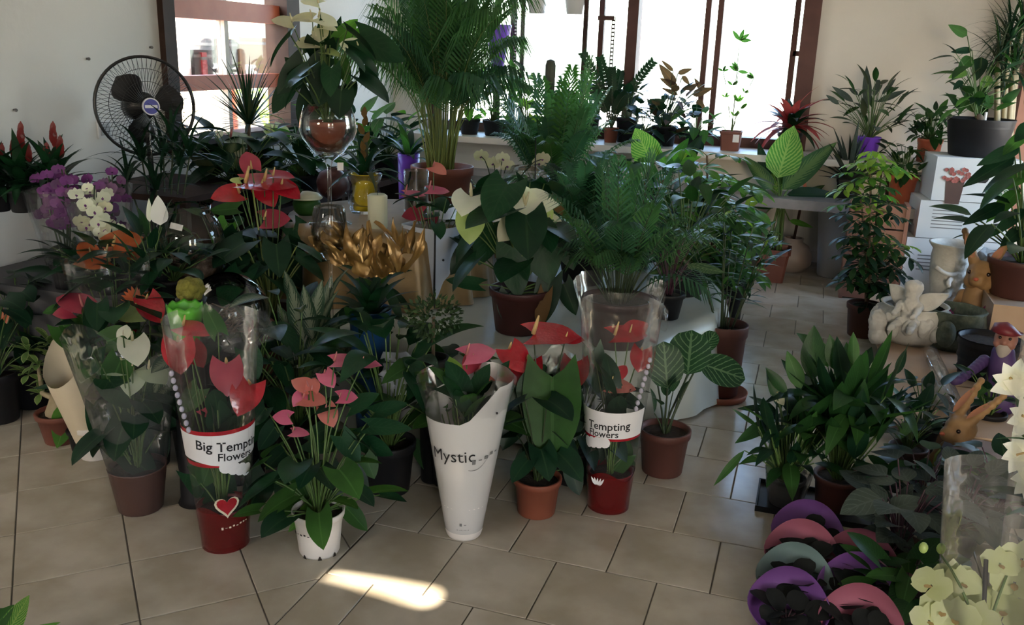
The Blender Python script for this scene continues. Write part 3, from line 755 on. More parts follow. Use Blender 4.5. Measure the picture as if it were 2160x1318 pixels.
# ------------------------------------------------------------------ front row on the floor
def fl(px, py, r=0., z=0.):
    q = F(px, py, z); o = nrm((q-CAM)*V(1, 1, 0)); return q+o*r

# white anthurium in film, brown pot
T = Thing('white_anthurium', 'white anthurium in clear film in a plain brown pot', 'potted plant', fl(300, 1094, .09))
cr = add_pot(T, 'pot_brown', .098, .076, .165, style='plain'); d = dep(T.loc)
for (px, py, s, an, fc_, m) in ((283, 733, .115, -80, .45, 'pt_white'), (243, 776, .10, -150, .3, 'pt_greenish'), (279, 797, .10, -95, .6, 'pt_greenish'), (324, 787, .10, -60, .3, 'pt_greenish'), (262, 700, .05, 80, .5, 'pt_white')):
    anth_flower(T, cr, px, py, d-.02, s, an, fc_, m, 'spadix_w')
for b, t, w, m in (((225, 720), (285, 700), .9, 'lf_mid'), ((230, 800), (275, 862), .9, 'lf_anth'), ((300, 830), (345, 880), .9, 'lf_anth'), ((215, 860), (235, 960), .7, 'lf_anth'), ((330, 840), (372, 905), .8, 'lf_anth'), ((245, 905), (300, 985), .9, 'lf_mid'), ((300, 900), (340, 990), .9, 'lf_dark'), ((255, 760), (225, 830), .8, 'lf_mid'), ((200, 740), (180, 800), .7, 'lf_anth'), ((345, 760), (372, 830), .8, 'lf_anth'), ((270, 960), (330, 1010), .8, 'lf_dark')):
    px_leaf(T, cr, b, t, w, m, d=d-U(-.06, .06), up=.35)
foliage(T, cr, 12, (.05, .12), (.06, .28), (.10, .15), .8, 'lf_dark', tilt=(-60, 0))
sleeve(T, T.loc, .085, .19, .57, 'film_hazy', z0=.10, top=lambda a: .86+.14*math.sin(a*2+1.), crimp=.05)

# paper wrapped pink anthurium behind it
T = Thing('pink_anthurium', 'pink anthurium wrapped in a tall cream paper cone', 'potted plant', fl(206, 975, .07))
cr = add_pot(T, 'pot_white', .075, .06, .14); d = dep(T.loc)
az = az_to_cam(T.loc); sleeve(T, T.loc, .066, .12, .47, 'paper_cream', z0=.05, lean=(-.10, -.03), top=lambda a: .78+.22*math.cos(a-az-2.2), crimp=.02)
anth_flower(T, cr, 158, 640, d-.12, .12, 150, .35, 'pt_rose', 'spadix_p'); anth_flower(T, cr, 140, 660, d-.12, .07, 200, .5, 'pt_rose', 'spadix_p')
for b, t, w in (((165, 665), (205, 690), .8), ((120, 650), (90, 660), .7), ((150, 690), (190, 735), .8), ((125, 690), (160, 745), .7)): px_leaf(T, cr, b, t, w, 'lf_mid', d=d-.1, up=.5)
# loose drooping leaf plant beside the small terracotta pot
T = Thing('trailing_plant', 'green trailing plant with drooping pointed leaves by terracotta pot', 'potted plant', fl(176, 958, .05))
cr = add_pot(T, 'pot_black', .05, .04, .09); d = dep(T.loc)
for b, t, w, m in (((150, 850), (120, 945), .55, 'lf_bright'), ((165, 855), (175, 930), .6, 'lf_mid'), ((178, 800), (70, 820), .18, 'lf_dark'), ((185, 870), (160, 900), .8, 'lf_anth')): px_leaf(T, cr, b, t, w, m, 'ovate', d=d, up=.25)

# desert rose
T = Thing('desert_rose', 'desert rose with swollen pale trunk in small terracotta pot', 'potted plant', fl(133, 942, .07))
cr = add_pot(T, 'terracotta_mat', .088, .065, .13); d = dep(T.loc)
top = P(95, 760, d); mb = MB(); mb.tube([cr-UP*.02, cr+UP*.02+V(.0, 0, 0), cr+UP*.06, cr+UP*.10, P(115, 850, d), P(108, 800, d)], [.05, .052, .035, .022, .016, .010], 10); mb.tube([cr+UP*.07, P(90, 830, d), P(80, 770, d)], [.018, .012, .007], 8); mb.tube([cr+UP*.09, P(120, 800, d), P(105, 730, d)], [.016, .010, .006], 8); T.part('trunk', mb, 'trunk_pale')
for (px, py) in ((80, 770), (105, 725), (60, 790), (108, 800), (85, 830), (120, 760), (60, 740)):
    q = P(px, py, d-U(-.05, .05))
    for i in range(11):
        a = 2.4*i+U(0, .5); e = math.radians(U(-25, 55)); dr = V(math.cos(a)*math.cos(e), math.sin(a)*math.cos(e), math.sin(e)); l = U(.06, .095)
        mb = MB(); mb.leaf(q, q+dr*l, .028, nrm(UP+dr*.1), 'obov', fold=.15, arch=.1, nt=5, ns=2); T.part('leaf', mb, 'lf_aden')

# tempting flowers: red anthuriums in printed film
def tempting(label, base, top_row, lines, flowers, leaves, ang_shift, heart):
    T = Thing('red_anthurium', label, 'potted plant', base); d = dep(base)
    rb, rt, h = .070, .083, .145
    cr = add_pot(T, 'pot_red', rt, rb, h, style='plain'); H = zat(base[0], base[1], top_row)
    r1 = .145; z0 = .02
    rad = lambda z: .076+(r1-.076)*max(0, (z-z0))/(H-z0)
    for fl_ in flowers: anth_flower(T, cr, fl_[0], fl_[1], d-fl_[6] if len(fl_) > 6 else d-.05, fl_[2]*.85, fl_[3], fl_[4], fl_[5], 'spadix_y')
    for b, t, w, m in leaves: px_leaf(T, cr, b, t, w, m, d=d-U(-.04, .03), up=.3)
    foliage(T, cr, 8, (.01, .03), (.10, .36), (.09, .13), .6, 'lf_dark', tilt=(55, 85))
    s = sleeve(T, base, .076, r1, H-z0, 'film', z0=z0, crimp=.012)
    band_on(T, base, 0, 2*math.pi, lambda t: .0, lambda t: .15+.02*math.sin(t*19), rad, 'film_tint_red', 40, 'red_foot', .001)
    az = az_to_cam(base)+ang_shift
    return T, cr, d, H, rad, az
base = fl(478, 1166, .072)
red = 'pt_red'
T, cr, d, H, rad, az = tempting('red anthurium in printed film sleeve beside the white-flowered brown pot', base, 668, None,
   ((403, 692, .115, -30, .25, 'pt_red', .03), (377, 740, .13, -85, .75, 'pt_red', .09), (478, 786, .13, -88, .75, 'pt_rose', .11), (520, 830, .13, -110, .8, 'pt_red', .10), (452, 862, .10, -20, .5, 'pt_rose', .10), (410, 745, .10, -60, .6, 'pt_darkred', .0)),
   (((420, 820), (385, 870), .8, 'lf_mid'), ((450, 960), (425, 1030), .8, 'lf_mid'), ((430, 980), (500, 1040), .7, 'lf_anth'), ((520, 740), (545, 800), .8, 'lf_anth'), ((470, 900), (520, 880), .8, 'lf_anth'), ((405, 1000), (470, 1080), .5, 'lf_anth'), ((460, 700), (430, 640), .6, 'lf_mid')), .15, True)
zb0, zb1 = zat(base[0], base[1], 950), zat(base[0], base[1], 888)
bnd = band_on(T, base, az-1.9, az+1.5, lambda t: zb0+.008*math.sin(t*8), lambda t: zb1, rad, 'paper_white', 30, 'white_band')
band_on(T, base, az-1.9, az+1.5, lambda t: zb1-.002, lambda t: zb1+.012, rad, 'pt_red', 30, 'red_edge', .001)
band_on(T, base, az-1.9, az+.2, lambda t: zb0-.012, lambda t: zb0+.002, rad, 'pt_red', 30, 'red_edge', .0006)
text_on(T, base, 'Big Tempting', .046, az+.25, zb0+.040, rad, 'ink', slant=-.10, bold=.03, parent=bnd)
text_on(T, base, 'Flowers', .038, az+.33, zb0+.006, rad, 'ink', slant=-.10, bold=.03, parent=bnd)
for i in range(4):
    a = az+.0+.24*i; zc = zb0-.014-.010*i; mb = MB(); vs = [np.asarray(base)+V((rad(zc)+.0012)*math.cos(a), (rad(zc)+.0012)*math.sin(a), zc)]
    for k in range(12):
        w = 2*math.pi*k/12; zz = zc+.022*math.sin(w); aa = a+.022*math.cos(w)/rad(zz); vs.append(np.asarray(base)+V((rad(zz)+.0012)*math.cos(aa), (rad(zz)+.0012)*math.sin(aa), zz))
    mb.add(vs, [(0, 1+k, 1+(k+1) % 12) for k in range(12)]); T.part('scallop', mb, 'paper_white')
def heart_print(T, base, az, zc, s, rad, m, name, lift):
    mb = MB(); n = 24; vs = [np.asarray(base)+V((rad(zc)+lift)*math.cos(az), (rad(zc)+lift)*math.sin(az), zc)]
    for k in range(n):
        t = 2*math.pi*k/n; x = s*.94*math.sin(t)**3; y = s*(.8125*math.cos(t)-.3125*math.cos(2*t)-.125*math.cos(3*t)-.0625*math.cos(4*t))
        zz = zc+y; aa = az+x/rad(zz); vs.append(np.asarray(base)+V((rad(zz)+lift)*math.cos(aa), (rad(zz)+lift)*math.sin(aa), zz))
    mb.add(vs, [(0, 1+k, 1+(k+1) % n) for k in range(n)]); T.part(name, mb, m)
zh = zat(base[0], base[1], 1042)
heart_print(T, base, az-.03, zh, .042, rad, 'paper_cream', 'heart_border', .0012); heart_print(T, base, az-.03, zh+.003, .034, rad, 'pt_red', 'heart_print', .0020)
marks(T, base, az+.25, .095, rad, 8, .010, .003, 'paper_cream', .1)
for i in range(9):     # lace edge up the seam
    zz = zb1+.012+.022*i; a = az-1.0-.05*i; q = np.asarray(base)+V((rad(zz)+.002)*math.cos(a), (rad(zz)+.002)*math.sin(a), zz); mb = MB(); mb.ball(q, (.008, .008, .010), 8, 5); T.part('lace_scallop', mb, 'card_white')

base2 = fl(1281, 1084, .07)
T, cr, d, H, rad, az = tempting('red anthurium in printed film sleeve beside the zebra-leaf plant', base2, 640, None,
   ((1318, 706, .15, 10, .25, 'pt_red', .02), (1352, 752, .10, -100, .8, 'pt_red', .03), (1303, 815, .11, -15, .3, 'pt_salmon', .10), (1310, 785, .06, 60, .6, 'pt_red', .05), (1340, 695, .10, 40, .5, 'pt_red', .0)),
   (((1250, 740), (1262, 830), .55, 'lf_anth'), ((1300, 930), (1330, 985), .8, 'lf_mid'), ((1270, 920), (1255, 985), .7, 'lf_dark'), ((1320, 960), (1280, 1010), .7, 'lf_mid'), ((1265, 760), (1300, 800), .7, 'lf_mid')), -.25, False)
zb0, zb1 = zat(base2[0], base2[1], 905), zat(base2[0], base2[1], 850)
bnd = band_on(T, base2, az-1.3, az+1.45, lambda t: zb0+.010*t, lambda t: zb1+.010*t, rad, 'paper_white', 30, 'white_band')
band_on(T, base2, az-1.3, az+1.45, lambda t: zb0-.010+.010*t, lambda t: zb0+.002+.010*t, rad, 'pt_red', 30, 'red_edge', .0006)
text_on(T, base2, 'Tempting', .042, az+.08, zb0+.038, rad, 'ink', slant=.08, bold=.03, parent=bnd)
text_on(T, base2, 'Flowers', .036, az-.1, zb0+.008, rad, 'ink', slant=.08, bold=.03, parent=bnd)
for i in range(4):
    a = az-.75+.24*i; zc = zb0-.03+.006*i; mb = MB(); vs = [np.asarray(base2)+V((rad(zc)+.0012)*math.cos(a), (rad(zc)+.0012)*math.sin(a), zc)]
    for k in range(12):
        w = 2*math.pi*k/12; zz = zc+.022*math.sin(w); aa = a+.022*math.cos(w)/rad(zz); vs.append(np.asarray(base2)+V((rad(zz)+.0012)*math.cos(aa), (rad(zz)+.0012)*math.sin(aa), zz))
    mb.add(vs, [(0, 1+k, 1+(k+1) % 12) for k in range(12)]); T.part('scallop', mb, 'paper_white')
for i in range(9):
    zz = zb1+.02+.022*i; a = az+.95+.035*i; q = np.asarray(base2)+V((rad(zz)+.002)*math.cos(a), (rad(zz)+.002)*math.sin(a), zz); mb = MB(); mb.ball(q, (.008, .008, .010), 8, 5); T.part('lace_scallop', mb, 'card_white')
for k in range(5):    # small white flourish on the red foot
    a = az-.35+.05*k; mb = MB(); q = np.asarray(base2)+V((rad(.14)+.003)*math.cos(a), (rad(.14)+.003)*math.sin(a), .115)
    mb.leaf(q, q+UP*.03+V(.008*(k-2), 0, 0), .008, tocam(q), 'lance', nt=4, ns=2); T.part('print', mb, 'paper_white')

# pink anthurium in white pot
T = Thing('pink_anthurium', 'small pink anthurium with many leaves in a white pot', 'potted plant', fl(675, 1184, .07))
c = T.loc; mb = MB()
mb.lathe([(.062, 0), (.066, .008), (.075, .10), (.080, .13), (.084, .132), (.086, .152), (.083, .154), (.078, .13), (.06, .02)], 32, c, 0, cap0=True)
T.part('pot', mb, 'pot_white')
mb = MB(); mb.lathe([(.001, .138), (.078, .134)], 24, c); T.part('soil', mb, 'soil'); cr = c+UP*.135; d = dep(c)
az = az_to_cam(c); rr = lambda z: .066+(.086-.066)*z/.15
for a in (-.75, .75, 0.):
    band_on(T, c, az+a-.10, az+a+.10, lambda t: .002, lambda t: .002+.016*math.sin(math.pi*t), rr, 'soil', 6, 'drain_notch', .0025, 2)
marks(T, c, az-.75, .09, rr, 5, .011, .004, 'ink')
for (px, py, s, an, f_, m) in ((722, 762, .085, 20, .25, 'pt_pink'), (776, 768, .065, 10, .2, 'pt_pink'), (690, 796, .06, -60, .6, 'pt_pink'), (640, 812, .065, 150, .5, 'pt_salmon'), (655, 842, .08, 0, .4, 'pt_salmon'), (632, 840, .05, -120, .6, 'pt_pink'), (728, 838, .06, 10, .5, 'pt_pink'), (692, 872, .07, -70, .7, 'pt_salmon'), (600, 880, .055, 180, .7, 'pt_pink'), (628, 912, .055, 0, .25, 'pt_pink'), (660, 815, .05, 80, .6, 'pt_salmon')):
    anth_flower(T, cr, px, py, d-.04, s, an, f_, m, 'spadix_p')
for b, t, w, m in (((640, 1040), (556, 1108), .42, 'lf_mid'), ((660, 1065), (608, 1122), .42, 'lf_bright'), ((730, 1070), (775, 1120), .6, 'lf_mid'), ((680, 1050), (672, 1108), .45, 'lf_dark'), ((560, 1000), (520, 1082), .75, 'lf_dark'), ((620, 990), (580, 1045), .8, 'lf_anth'), ((640, 970), (612, 1020), .7, 'lf_mid'), ((690, 990), (715, 1060), .8, 'lf_anth'), ((745, 1000), (770, 1055), .8, 'lf_dark'), ((650, 930), (720, 945), .8, 'lf_anth'), ((720, 920), (760, 975), .7, 'lf_anth'), ((600, 950), (560, 990), .7, 'lf_dark'), ((760, 930), (830, 960), .6, 'lf_anth'), ((780, 900), (870, 905), .5, 'lf_anth'), ((700, 900), (640, 925), .7, 'lf_dark'), ((580, 900), (545, 950), .7, 'lf_dark'), ((770, 960), (790, 1010), .8, 'lf_mid'), ((630, 1000), (650, 1055), .7, 'lf_mid'), ((790, 870), (860, 850), .5, 'lf_anth'), ((560, 860), (530, 900), .7, 'lf_dark'), ((740, 860), (800, 830), .6, 'lf_anth')):
    px_leaf(T, cr, b, t, w, m, d=d-U(-.08, .06), up=.45)
foliage(T, cr, 26, (.06, .20), (.02, .24), (.09, .14), .72, ['lf_anth', 'lf_mid', 'lf_dark'], tilt=(-55, 5))

# peace lily with long hanging leaves behind the white pot
T = Thing('peace_lily', 'dark leafy peace lily with long drooping leaves in black pot', 'potted plant', fl(822, 1055, .09))
cr = add_pot(T, 'pot_black', .095, .075, .2); d = dep(T.loc)
for b, t, w, m in (((790, 1000), (835, 1138), .25, 'lf_mid'), ((760, 990), (800, 1100), .3, 'lf_spath'), ((870, 920), (905, 1000), .35, 'lf_spath'), ((800, 870), (890, 830), .35, 'lf_spath'), ((840, 900), (900, 870), .4, 'lf_dark'), ((780, 850), (740, 800), .35, 'lf_spath'), ((850, 930), (800, 960), .4, 'lf_anth'), ((830, 800), (880, 760), .35, 'lf_dark')): px_leaf(T, cr, b, t, w, m, 'lance', d=d-U(-.1, .05), up=.35, arch=.06)
foliage(T, cr, 34, (.06, .22), (.10, .48), (.16, .26), .36, ['lf_spath', 'lf_dark', 'lf_anth'], 'lance', tilt=(-45, 35), arch=.1, sag=.1)

# white printed sleeve with pink anthurium
base = fl(978, 1143, .06); T = Thing('pink_anthurium', 'pink anthurium in a tall milky white printed sleeve and white pot', 'potted plant', base)
c = base; mb = MB(); mb.lathe([(.056, 0), (.060, .006), (.064, .02), (.079, .125), (.082, .13), (.082, .15), (.077, .15), (.06, .03)], 32, c, 0, cap0=True); T.part('pot', mb, 'pot_white')
mb = MB(); mb.lathe([(.001, .13), (.072, .13)], 20, c); T.part('soil', mb, 'soil'); cr = c+UP*.13; d = dep(c)
az = az_to_cam(c); H = zat(c[0], c[1], 760)-.08
Hh = zat(c[0], c[1], 790)
r1 = .155; rad = lambda z: .066+(r1-.066)*max(0., z-.03)/(Hh-.03)
lv = zat(c[0], c[1], 862)
def topf(a):
    q = math.cos(a-az-.0); s = math.sin(a-az); return min(1., ((lv-.03)/(Hh-.03))*(1+.02*s)+max(0, -s*1.0)*0+max(0., s)*.30+max(0, -q)*.1)
sleeve(T, c, .066, r1, Hh-.03, 'film_milky', z0=.03, top=topf, crimp=.012)
sleeve(T, c, .13, .165, .12, 'film', z0=lv-.01, crimp=.012, name='clear_collar')
text_on(T, c, 'Mystic', .062, az-.38, zat(c[0], c[1], 945), rad, 'ink', bold=.0, slant=.05, lift=.003)
marks(T, c, az+.62, zat(c[0], c[1], 942), rad, 5, .018, .003, 'ink_grey', .3)
band_on(T, c, az+.1, az+.75, lambda t: zat(c[0], c[1], 962)-.02*math.sin(math.pi*t)+.05*t, lambda t: zat(c[0], c[1], 962)-.02*math.sin(math.pi*t)+.05*t+.002, rad, 'ink_grey', 12, 'swash', .003, 1)
rp = lambda z: .060+.022*z/.13
marks(T, c, az-.05, .066, rp, 2, .012, .003, 'ink_grey'); marks(T, c, az-.05, .048, rp, 9, .004, .003, 'ink_grey')
for k in range(2):
    q = c+V((rad(.5)+.003)*math.cos(az+.75-.9*k), (rad(.5)+.003)*math.sin(az+.75-.9*k), .49); mb = MB(); mb.ball(q, .004, 6, 4); T.part('punched_hole', mb, 'ink')
for (px, py, s, an, f_, m) in ((1003, 745, .11, 30, .35, 'pt_pink'), (1023, 790, .085, 0, .35, 'pt_salmon'), (995, 765, .07, -110, .6, 'pt_rose')): anth_flower(T, cr, px, py, d-.02, s, an, f_, m, 'spadix_p')
for b, t, w, m in (((965, 810), (948, 752), .8, 'lf_yel'), ((930, 820), (975, 800), .8, 'lf_anth'), ((920, 835), (945, 860), .8, 'lf_mid'), ((990, 830), (1015, 850), .8, 'lf_mid'), ((955, 840), (985, 862), .7, 'lf_anth'), ((1040, 810), (1075, 760), .5, 'lf_anth'), ((1010, 825), (1040, 800), .7, 'lf_dark')): px_leaf(T, cr, b, t, w, m, 'ovate', d=d-U(-.03, .05), up=.4)
foliage(T, cr, 14, (.01, .05), (.26, .40), (.09, .12), .7, ['lf_anth', 'lf_mid'], tilt=(35, 80))

# red anthurium in terracotta
T = Thing('red_anthurium', 'red anthurium with one big drooping leaf in terracotta pot', 'potted plant', fl(1130, 1100, .075))
cr = add_pot(T, 'terracotta', .083, .068, .14); d = dep(T.loc)
for (px, py, s, an, f_, m) in ((1155, 705, .17, 5, .22, 'pt_red'), (1085, 750, .11, -60, .6, 'pt_red'), (1110, 780, .12, -100, .7, 'pt_darkred'), (1212, 782, .11, -95, .75, 'pt_darkred'), (1205, 715, .07, 0, .3, 'pt_red')): anth_flower(T, cr, px, py, d-.05, s, an, f_, m, 'spadix_y', stem='stem_dark')
for b, t, w, m, dd in (((1165, 795), (1165, 985), .66, 'lf_mid', -.10), ((1120, 800), (1095, 850), .8, 'lf_anth', -.08), ((1140, 780), (1195, 800), .8, 'lf_anth', 0), ((1200, 830), (1215, 930), .6, 'lf_dark', .02), ((1100, 850), (1060, 950), .6, 'lf_dark', .04), ((1110, 960), (1095, 1010), .8, 'lf_dark', 0), ((1150, 1000), (1170, 1030), .6, 'lf_dark', 0), ((1205, 990), (1222, 1045), .7, 'lf_dark', .1)): px_leaf(T, cr, b, t, w, m, d=d+dd, up=.3)
foliage(T, cr, 12, (.04, .12), (.08, .34), (.09, .15), .75, 'lf_dark', tilt=(-60, 0), pm='stem_dark')

# zebra plant
T = Thing('zebra_plant', 'zebra plant with white-veined round leaves in dark brown pot', 'potted plant', fl(1394, 1012, .085))
cr = add_pot(T, 'terracotta_dark', .098, .080, .185); d = dep(T.loc)
for b, t, w, dd in (((1450, 790), (1460, 696), .95, -.03), ((1408, 820), (1400, 720), .75, -.08), ((1475, 765), (1572, 800), .72, 0.), ((1480, 740), (1510, 700), .8, .05), ((1385, 800), (1370, 760), .7, .1)): px_leaf(T, cr, b, t, w, 'lf_zebra', 'round', d=d+dd, up=.42, pm='stem_dark', pet=.005, wave=.02, fold=.1, nt=10)
foliage(T, cr, 5, (.02, .05), (.05, .22), (.07, .11), .5, 'lf_zebra', 'lance', tilt=(30, 80), pm='stem_dark')

# bamboo-like plant
T = Thing('lady_palm', 'slender leafy shrub in tall brown pot standing on saucer', 'potted plant', fl(1512, 852, .11))
cr = add_pot(T, 'terracotta_dark', .108, .092, .355, z0=.02); d = dep(T.loc)
mb = MB(); mb.lathe([(.10, 0), (.135, .004), (.142, .035), (.136, .036), (.12, .014), (.001, .012)], 28, T.loc, 0); T.part('saucer', mb, 'terracotta')
for i in range(13):
    a = U(0, 6.28); o = V(math.cos(a), math.sin(a), 0); h = U(.25, .62); tp = cr+o*U(.05, .26)+UP*h; mb = MB(); mb.stalk(cr+o*.03, tp, .004, .002, UP*.05); T.part('stem', mb, 'stem_dark')
    for k in range(13):
        t = .35+.65*k/12; q = cr+o*.03+(tp-cr-o*.03)*t; b = 2.4*k+U(-.4, .4); e = math.radians(U(-20, 50)); dr = V(math.cos(b)*math.cos(e), math.sin(b)*math.cos(e), math.sin(e)); l = U(.07, .12)
        mb = MB(); mb.leaf(q, q+dr*l, .020, UP, 'lance', arch=.08, fold=.15, nt=4, ns=2); T.part('leaf', mb, RNG.choice(['lf_spath', 'lf_mid', 'lf_dark']) if k < 11 or U(0, 1) > .3 else 'lf_yel')

# two peace lilies on a tray
q = F(1705, 1100); T = Thing('plant_tray', 'shallow black tray under the two peace lilies', 'tray', q+V(0, .12, 0)); c = T.loc
mb = MB(); mb.box((c[0]-.19, c[1]-.11, 0), (c[0]+.22, c[1]+.13, .006)); mb.box((c[0]-.19, c[1]-.11, .006), (c[0]+.22, c[1]-.104, .022)); mb.box((c[0]-.19, c[1]+.124, .006), (c[0]+.22, c[1]+.13, .022)); mb.box((c[0]-.19, c[1]-.104, .006), (c[0]-.184, c[1]+.124, .022)); mb.box((c[0]+.214, c[1]-.104, .006), (c[0]+.22, c[1]+.124, .022)); T.part('tray_body', mb, 'pot_black', False)
trayc = c
def lily(T, cr, n, hmin, hmax, L, seed):
    for i in range(n):
        a = 2.399*i+U(-.3, .3); o = V(math.cos(a), math.sin(a), 0); h = U(hmin, hmax); lean = U(.03, .14); E = cr+o*lean+UP*h*.62; l = U(*L); e = math.radians(U(35, 85)); dr = o*math.cos(e)+UP*math.sin(e)
        N = nrm(UP*math.cos(e)-o*math.sin(e)+V(U(-.3, .3), U(-.3, .3), .1)); leafpart(T, cr+o*.02, E, E+dr*l, l*U(.3, .38), N, RNG.choice(['lf_spath', 'lf_spath', 'lf_mid', 'lf_dark']), 'lance', .0035, 'stem_green', None, arch=-.05, sag=U(0, .15), fold=.18)
T = Thing('peace_lily', 'peace lily with drooping leaves in a clear film wrapped pot', 'potted plant', V(trayc[0]-.09, trayc[1]-.01, .006))
cr = add_pot(T, 'pot_black', .065, .055, .105); d = dep(T.loc); lily(T, cr, 26, .14, .42, (.12, .19), 1); foliage(T, cr, 22, (.03, .10), (.06, .24), (.11, .17), .36, ['lf_spath', 'lf_dark', 'lf_mid'], 'lance', tilt=(-35, 40), arch=.1, sag=.15)
for b, t, w, m in (((1640, 880), (1550, 935), .28, 'lf_spath'), ((1625, 860), (1555, 862), .22, 'lf_dark'), ((1640, 905), (1565, 920), .22, 'lf_mid'), ((1570, 950), (1505, 1025), .17, 'lf_mid'), ((1650, 900), (1625, 1035), .3, 'lf_spath'), ((1660, 830), (1615, 775), .35, 'lf_spath'), ((1690, 820), (1660, 740), .4, 'lf_mid'), ((1690, 960), (1670, 1000), .4, 'lf_yel'), ((1640, 840), (1620, 800), .4, 'lf_spath')): px_leaf(T, cr, b, t, w, m, 'lance', d=d-U(-.03, .08), up=.35)
anth_flower(T, cr, 1642, 838, d-.05, .05, -60, .7, 'pt_cream', 'spadix_y', w=.8)
sleeve(T, T.loc, .062, .085, .125, 'film_hazy', crimp=.1)
T = Thing('peace_lily', 'tall bushy peace lily in a terracotta pot on the black tray', 'potted plant', V(trayc[0]+.09, trayc[1]+.03, .006))
cr = add_pot(T, 'terracotta_dark', .085, .07, .13); d = dep(T.loc); lily(T, cr, 50, .22, .60, (.16, .25), 2); foliage(T, cr, 40, (.04, .15), (.10, .40), (.13, .2), .36, ['lf_spath', 'lf_dark', 'lf_spath', 'lf_mid'], 'lance', tilt=(-35, 45), arch=.1, sag=.15)
for b, t, w, m in (((1715, 800), (1717, 686), .45, 'lf_spath'), ((1810, 880), (1905, 838), .35, 'lf_mid'), ((1890, 790), (1912, 735), .3, 'lf_dark'), ((1760, 780), (1750, 705), .4, 'lf_spath'), ((1850, 780), (1862, 722), .35, 'lf_dark'), ((1800, 770), (1800, 700), .35, 'lf_mid'), ((1735, 900), (1740, 800), .4, 'lf_mid'), ((1830, 960), (1890, 1000), .3, 'lf_spath')): px_leaf(T, cr, b, t, w, m, 'lance', d=d-U(-.06, .1), up=.3)
for px, py in ((1848, 770), (1790, 870)): anth_flower(T, cr, px, py, d-.03, .055, 60, .6, 'pt_greenish', 'spadix_w', w=.6)

# ------------------------------------------------------------------ on the satin table
def onT(px, py, z=TZ+.004, r=0.): q = F(px, py, z); return q+nrm((q-CAM)*V(1, 1, 0))*r
# big white anthurium
T = Thing('white_anthurium', 'large white anthurium with broad dark leaves in dark red pot', 'potted plant', onT(1092, 712, r=.11))
cr = add_pot(T, 'pot_darkred', .125, .10, .19); d = dep(T.loc)
for (px, py, s, an, f_, m) in ((988, 425, .15, -100, .28, 'pt_white'), (992, 470, .13, -92, .7, 'pt_green'), (1092, 418, .13, 140, .6, 'pt_white'), (1130, 430, .15, 10, .5, 'pt_white'), (1080, 480, .12, -130, .6, 'pt_cream'), (1150, 445, .07, -60, .5, 'pt_green'), (1022, 442, .08, -30, .5, 'pt_cream'), (1165, 475, .09, -60, .6, 'pt_cream')): anth_flower(T, cr, px, py, d-.22, s, an, f_, m, 'spadix_w')
for b, t, w, m, dd in (((1130, 470), (1160, 600), .75, 'lf_anth', -.12), ((1080, 520), (1095, 630), .65, 'lf_anth', -.14), ((1160, 590), (1140, 690), .55, 'lf_dark', -.1), ((1190, 600), (1215, 665), .6, 'lf_dark', -.06), ((1040, 470), (1010, 560), .7, 'lf_anth', -.05), ((1100, 440), (1060, 470), .9, 'lf_anth', 0), ((1075, 620), (1065, 680), .8, 'lf_dark', -.1), ((990, 520), (950, 580), .6, 'lf_dark', 0), ((1150, 620), (1135, 700), .4, 'lf_brown', -.12), ((1190, 500), (1210, 570), .7, 'lf_anth', 0), ((1010, 600), (940, 590), .45, 'lf_anth', -.08), ((1110, 480), (1080, 560), .8, 'lf_dark', -.08), ((1180, 460), (1200, 520), .7, 'lf_mid', .05), ((1150, 410), (1200, 460), .35, 'lf_brown', .05)): px_leaf(T, cr, b, t, w, m, d=d+dd, up=.3, pet=.004)
foliage(T, cr, 20, (.08, .22), (.15, .48), (.15, .22), .75, ['lf_dark', 'lf_anth'], tilt=(-65, -5), pet=.004)

# pale blue wrapped pink anthurium
T = Thing('pink_anthurium', 'pink anthurium in a pale blue dotted sleeve with black seam', 'potted plant', onT(914, 652, r=.09))
cr = add_pot(T, 'pot_white', .08, .065, .14); d = dep(T.loc); c = T.loc; az = az_to_cam(c); H = zat(c[0], c[1], 472)
rad = lambda z: .085+.045*z/(H-c[2]); c3 = c
mbx = MB(); n = 4; ph = az+.04
vs = []; fs = []
for z, r in ((.004, .088), (H-c[2], .150)):
    for j in range(8):
        a = ph+2*math.pi*j/8; rr_ = r*(1. if j % 2 == 0 else .82); vs.append(c+V(rr_*math.cos(a), rr_*math.sin(a), z))
for j in range(8): fs.append((j, (j+1) % 8, 8+(j+1) % 8, 8+j))
mbx.add(vs, fs); sl_ = T.part('sleeve', mbx, 'paper_blue', False)
mb = MB(); mb.tube([c+V(.0885*math.cos(ph), .0885*math.sin(ph), .004), c+V(.1505*math.cos(ph), .1505*math.sin(ph), H-c[2])], .0045, 6); T.part('seam', mb, 'ink', parent=sl_)
for (px, py) in ((874, 490), (889, 537), (946, 537), (889, 583)):
    f = ((row(c)-py)/(row(c)-472)); a0 = ph-.42 if px < 915 else ph+.36; z = f*(H-c[2]); r = (.088+.062*f)*.895; q = c+V(r*math.cos(a0), r*math.sin(a0), z); mb = MB(); mb.ball(q, .006, 8, 5); T.part('punched_hole', mb, 'ink', parent=sl_)
for (px, py, s, an, f_, m) in ((868, 408, .10, 0, .2, 'pt_pink'), (918, 400, .10, 0, .25, 'pt_pink'), (922, 356, .08, -45, .4, 'pt_salmon'), (878, 452, .10, -170, .5, 'pt_rose'), (912, 462, .06, -90, .5, 'pt_rose')): anth_flower(T, cr, px, py, d, s, an, f_, m, 'spadix_p')
foliage(T, cr, 16, (.05, .13), (.20, .40), (.10, .15), .7, ['lf_dark', 'lf_anth'], tilt=(-40, 20))

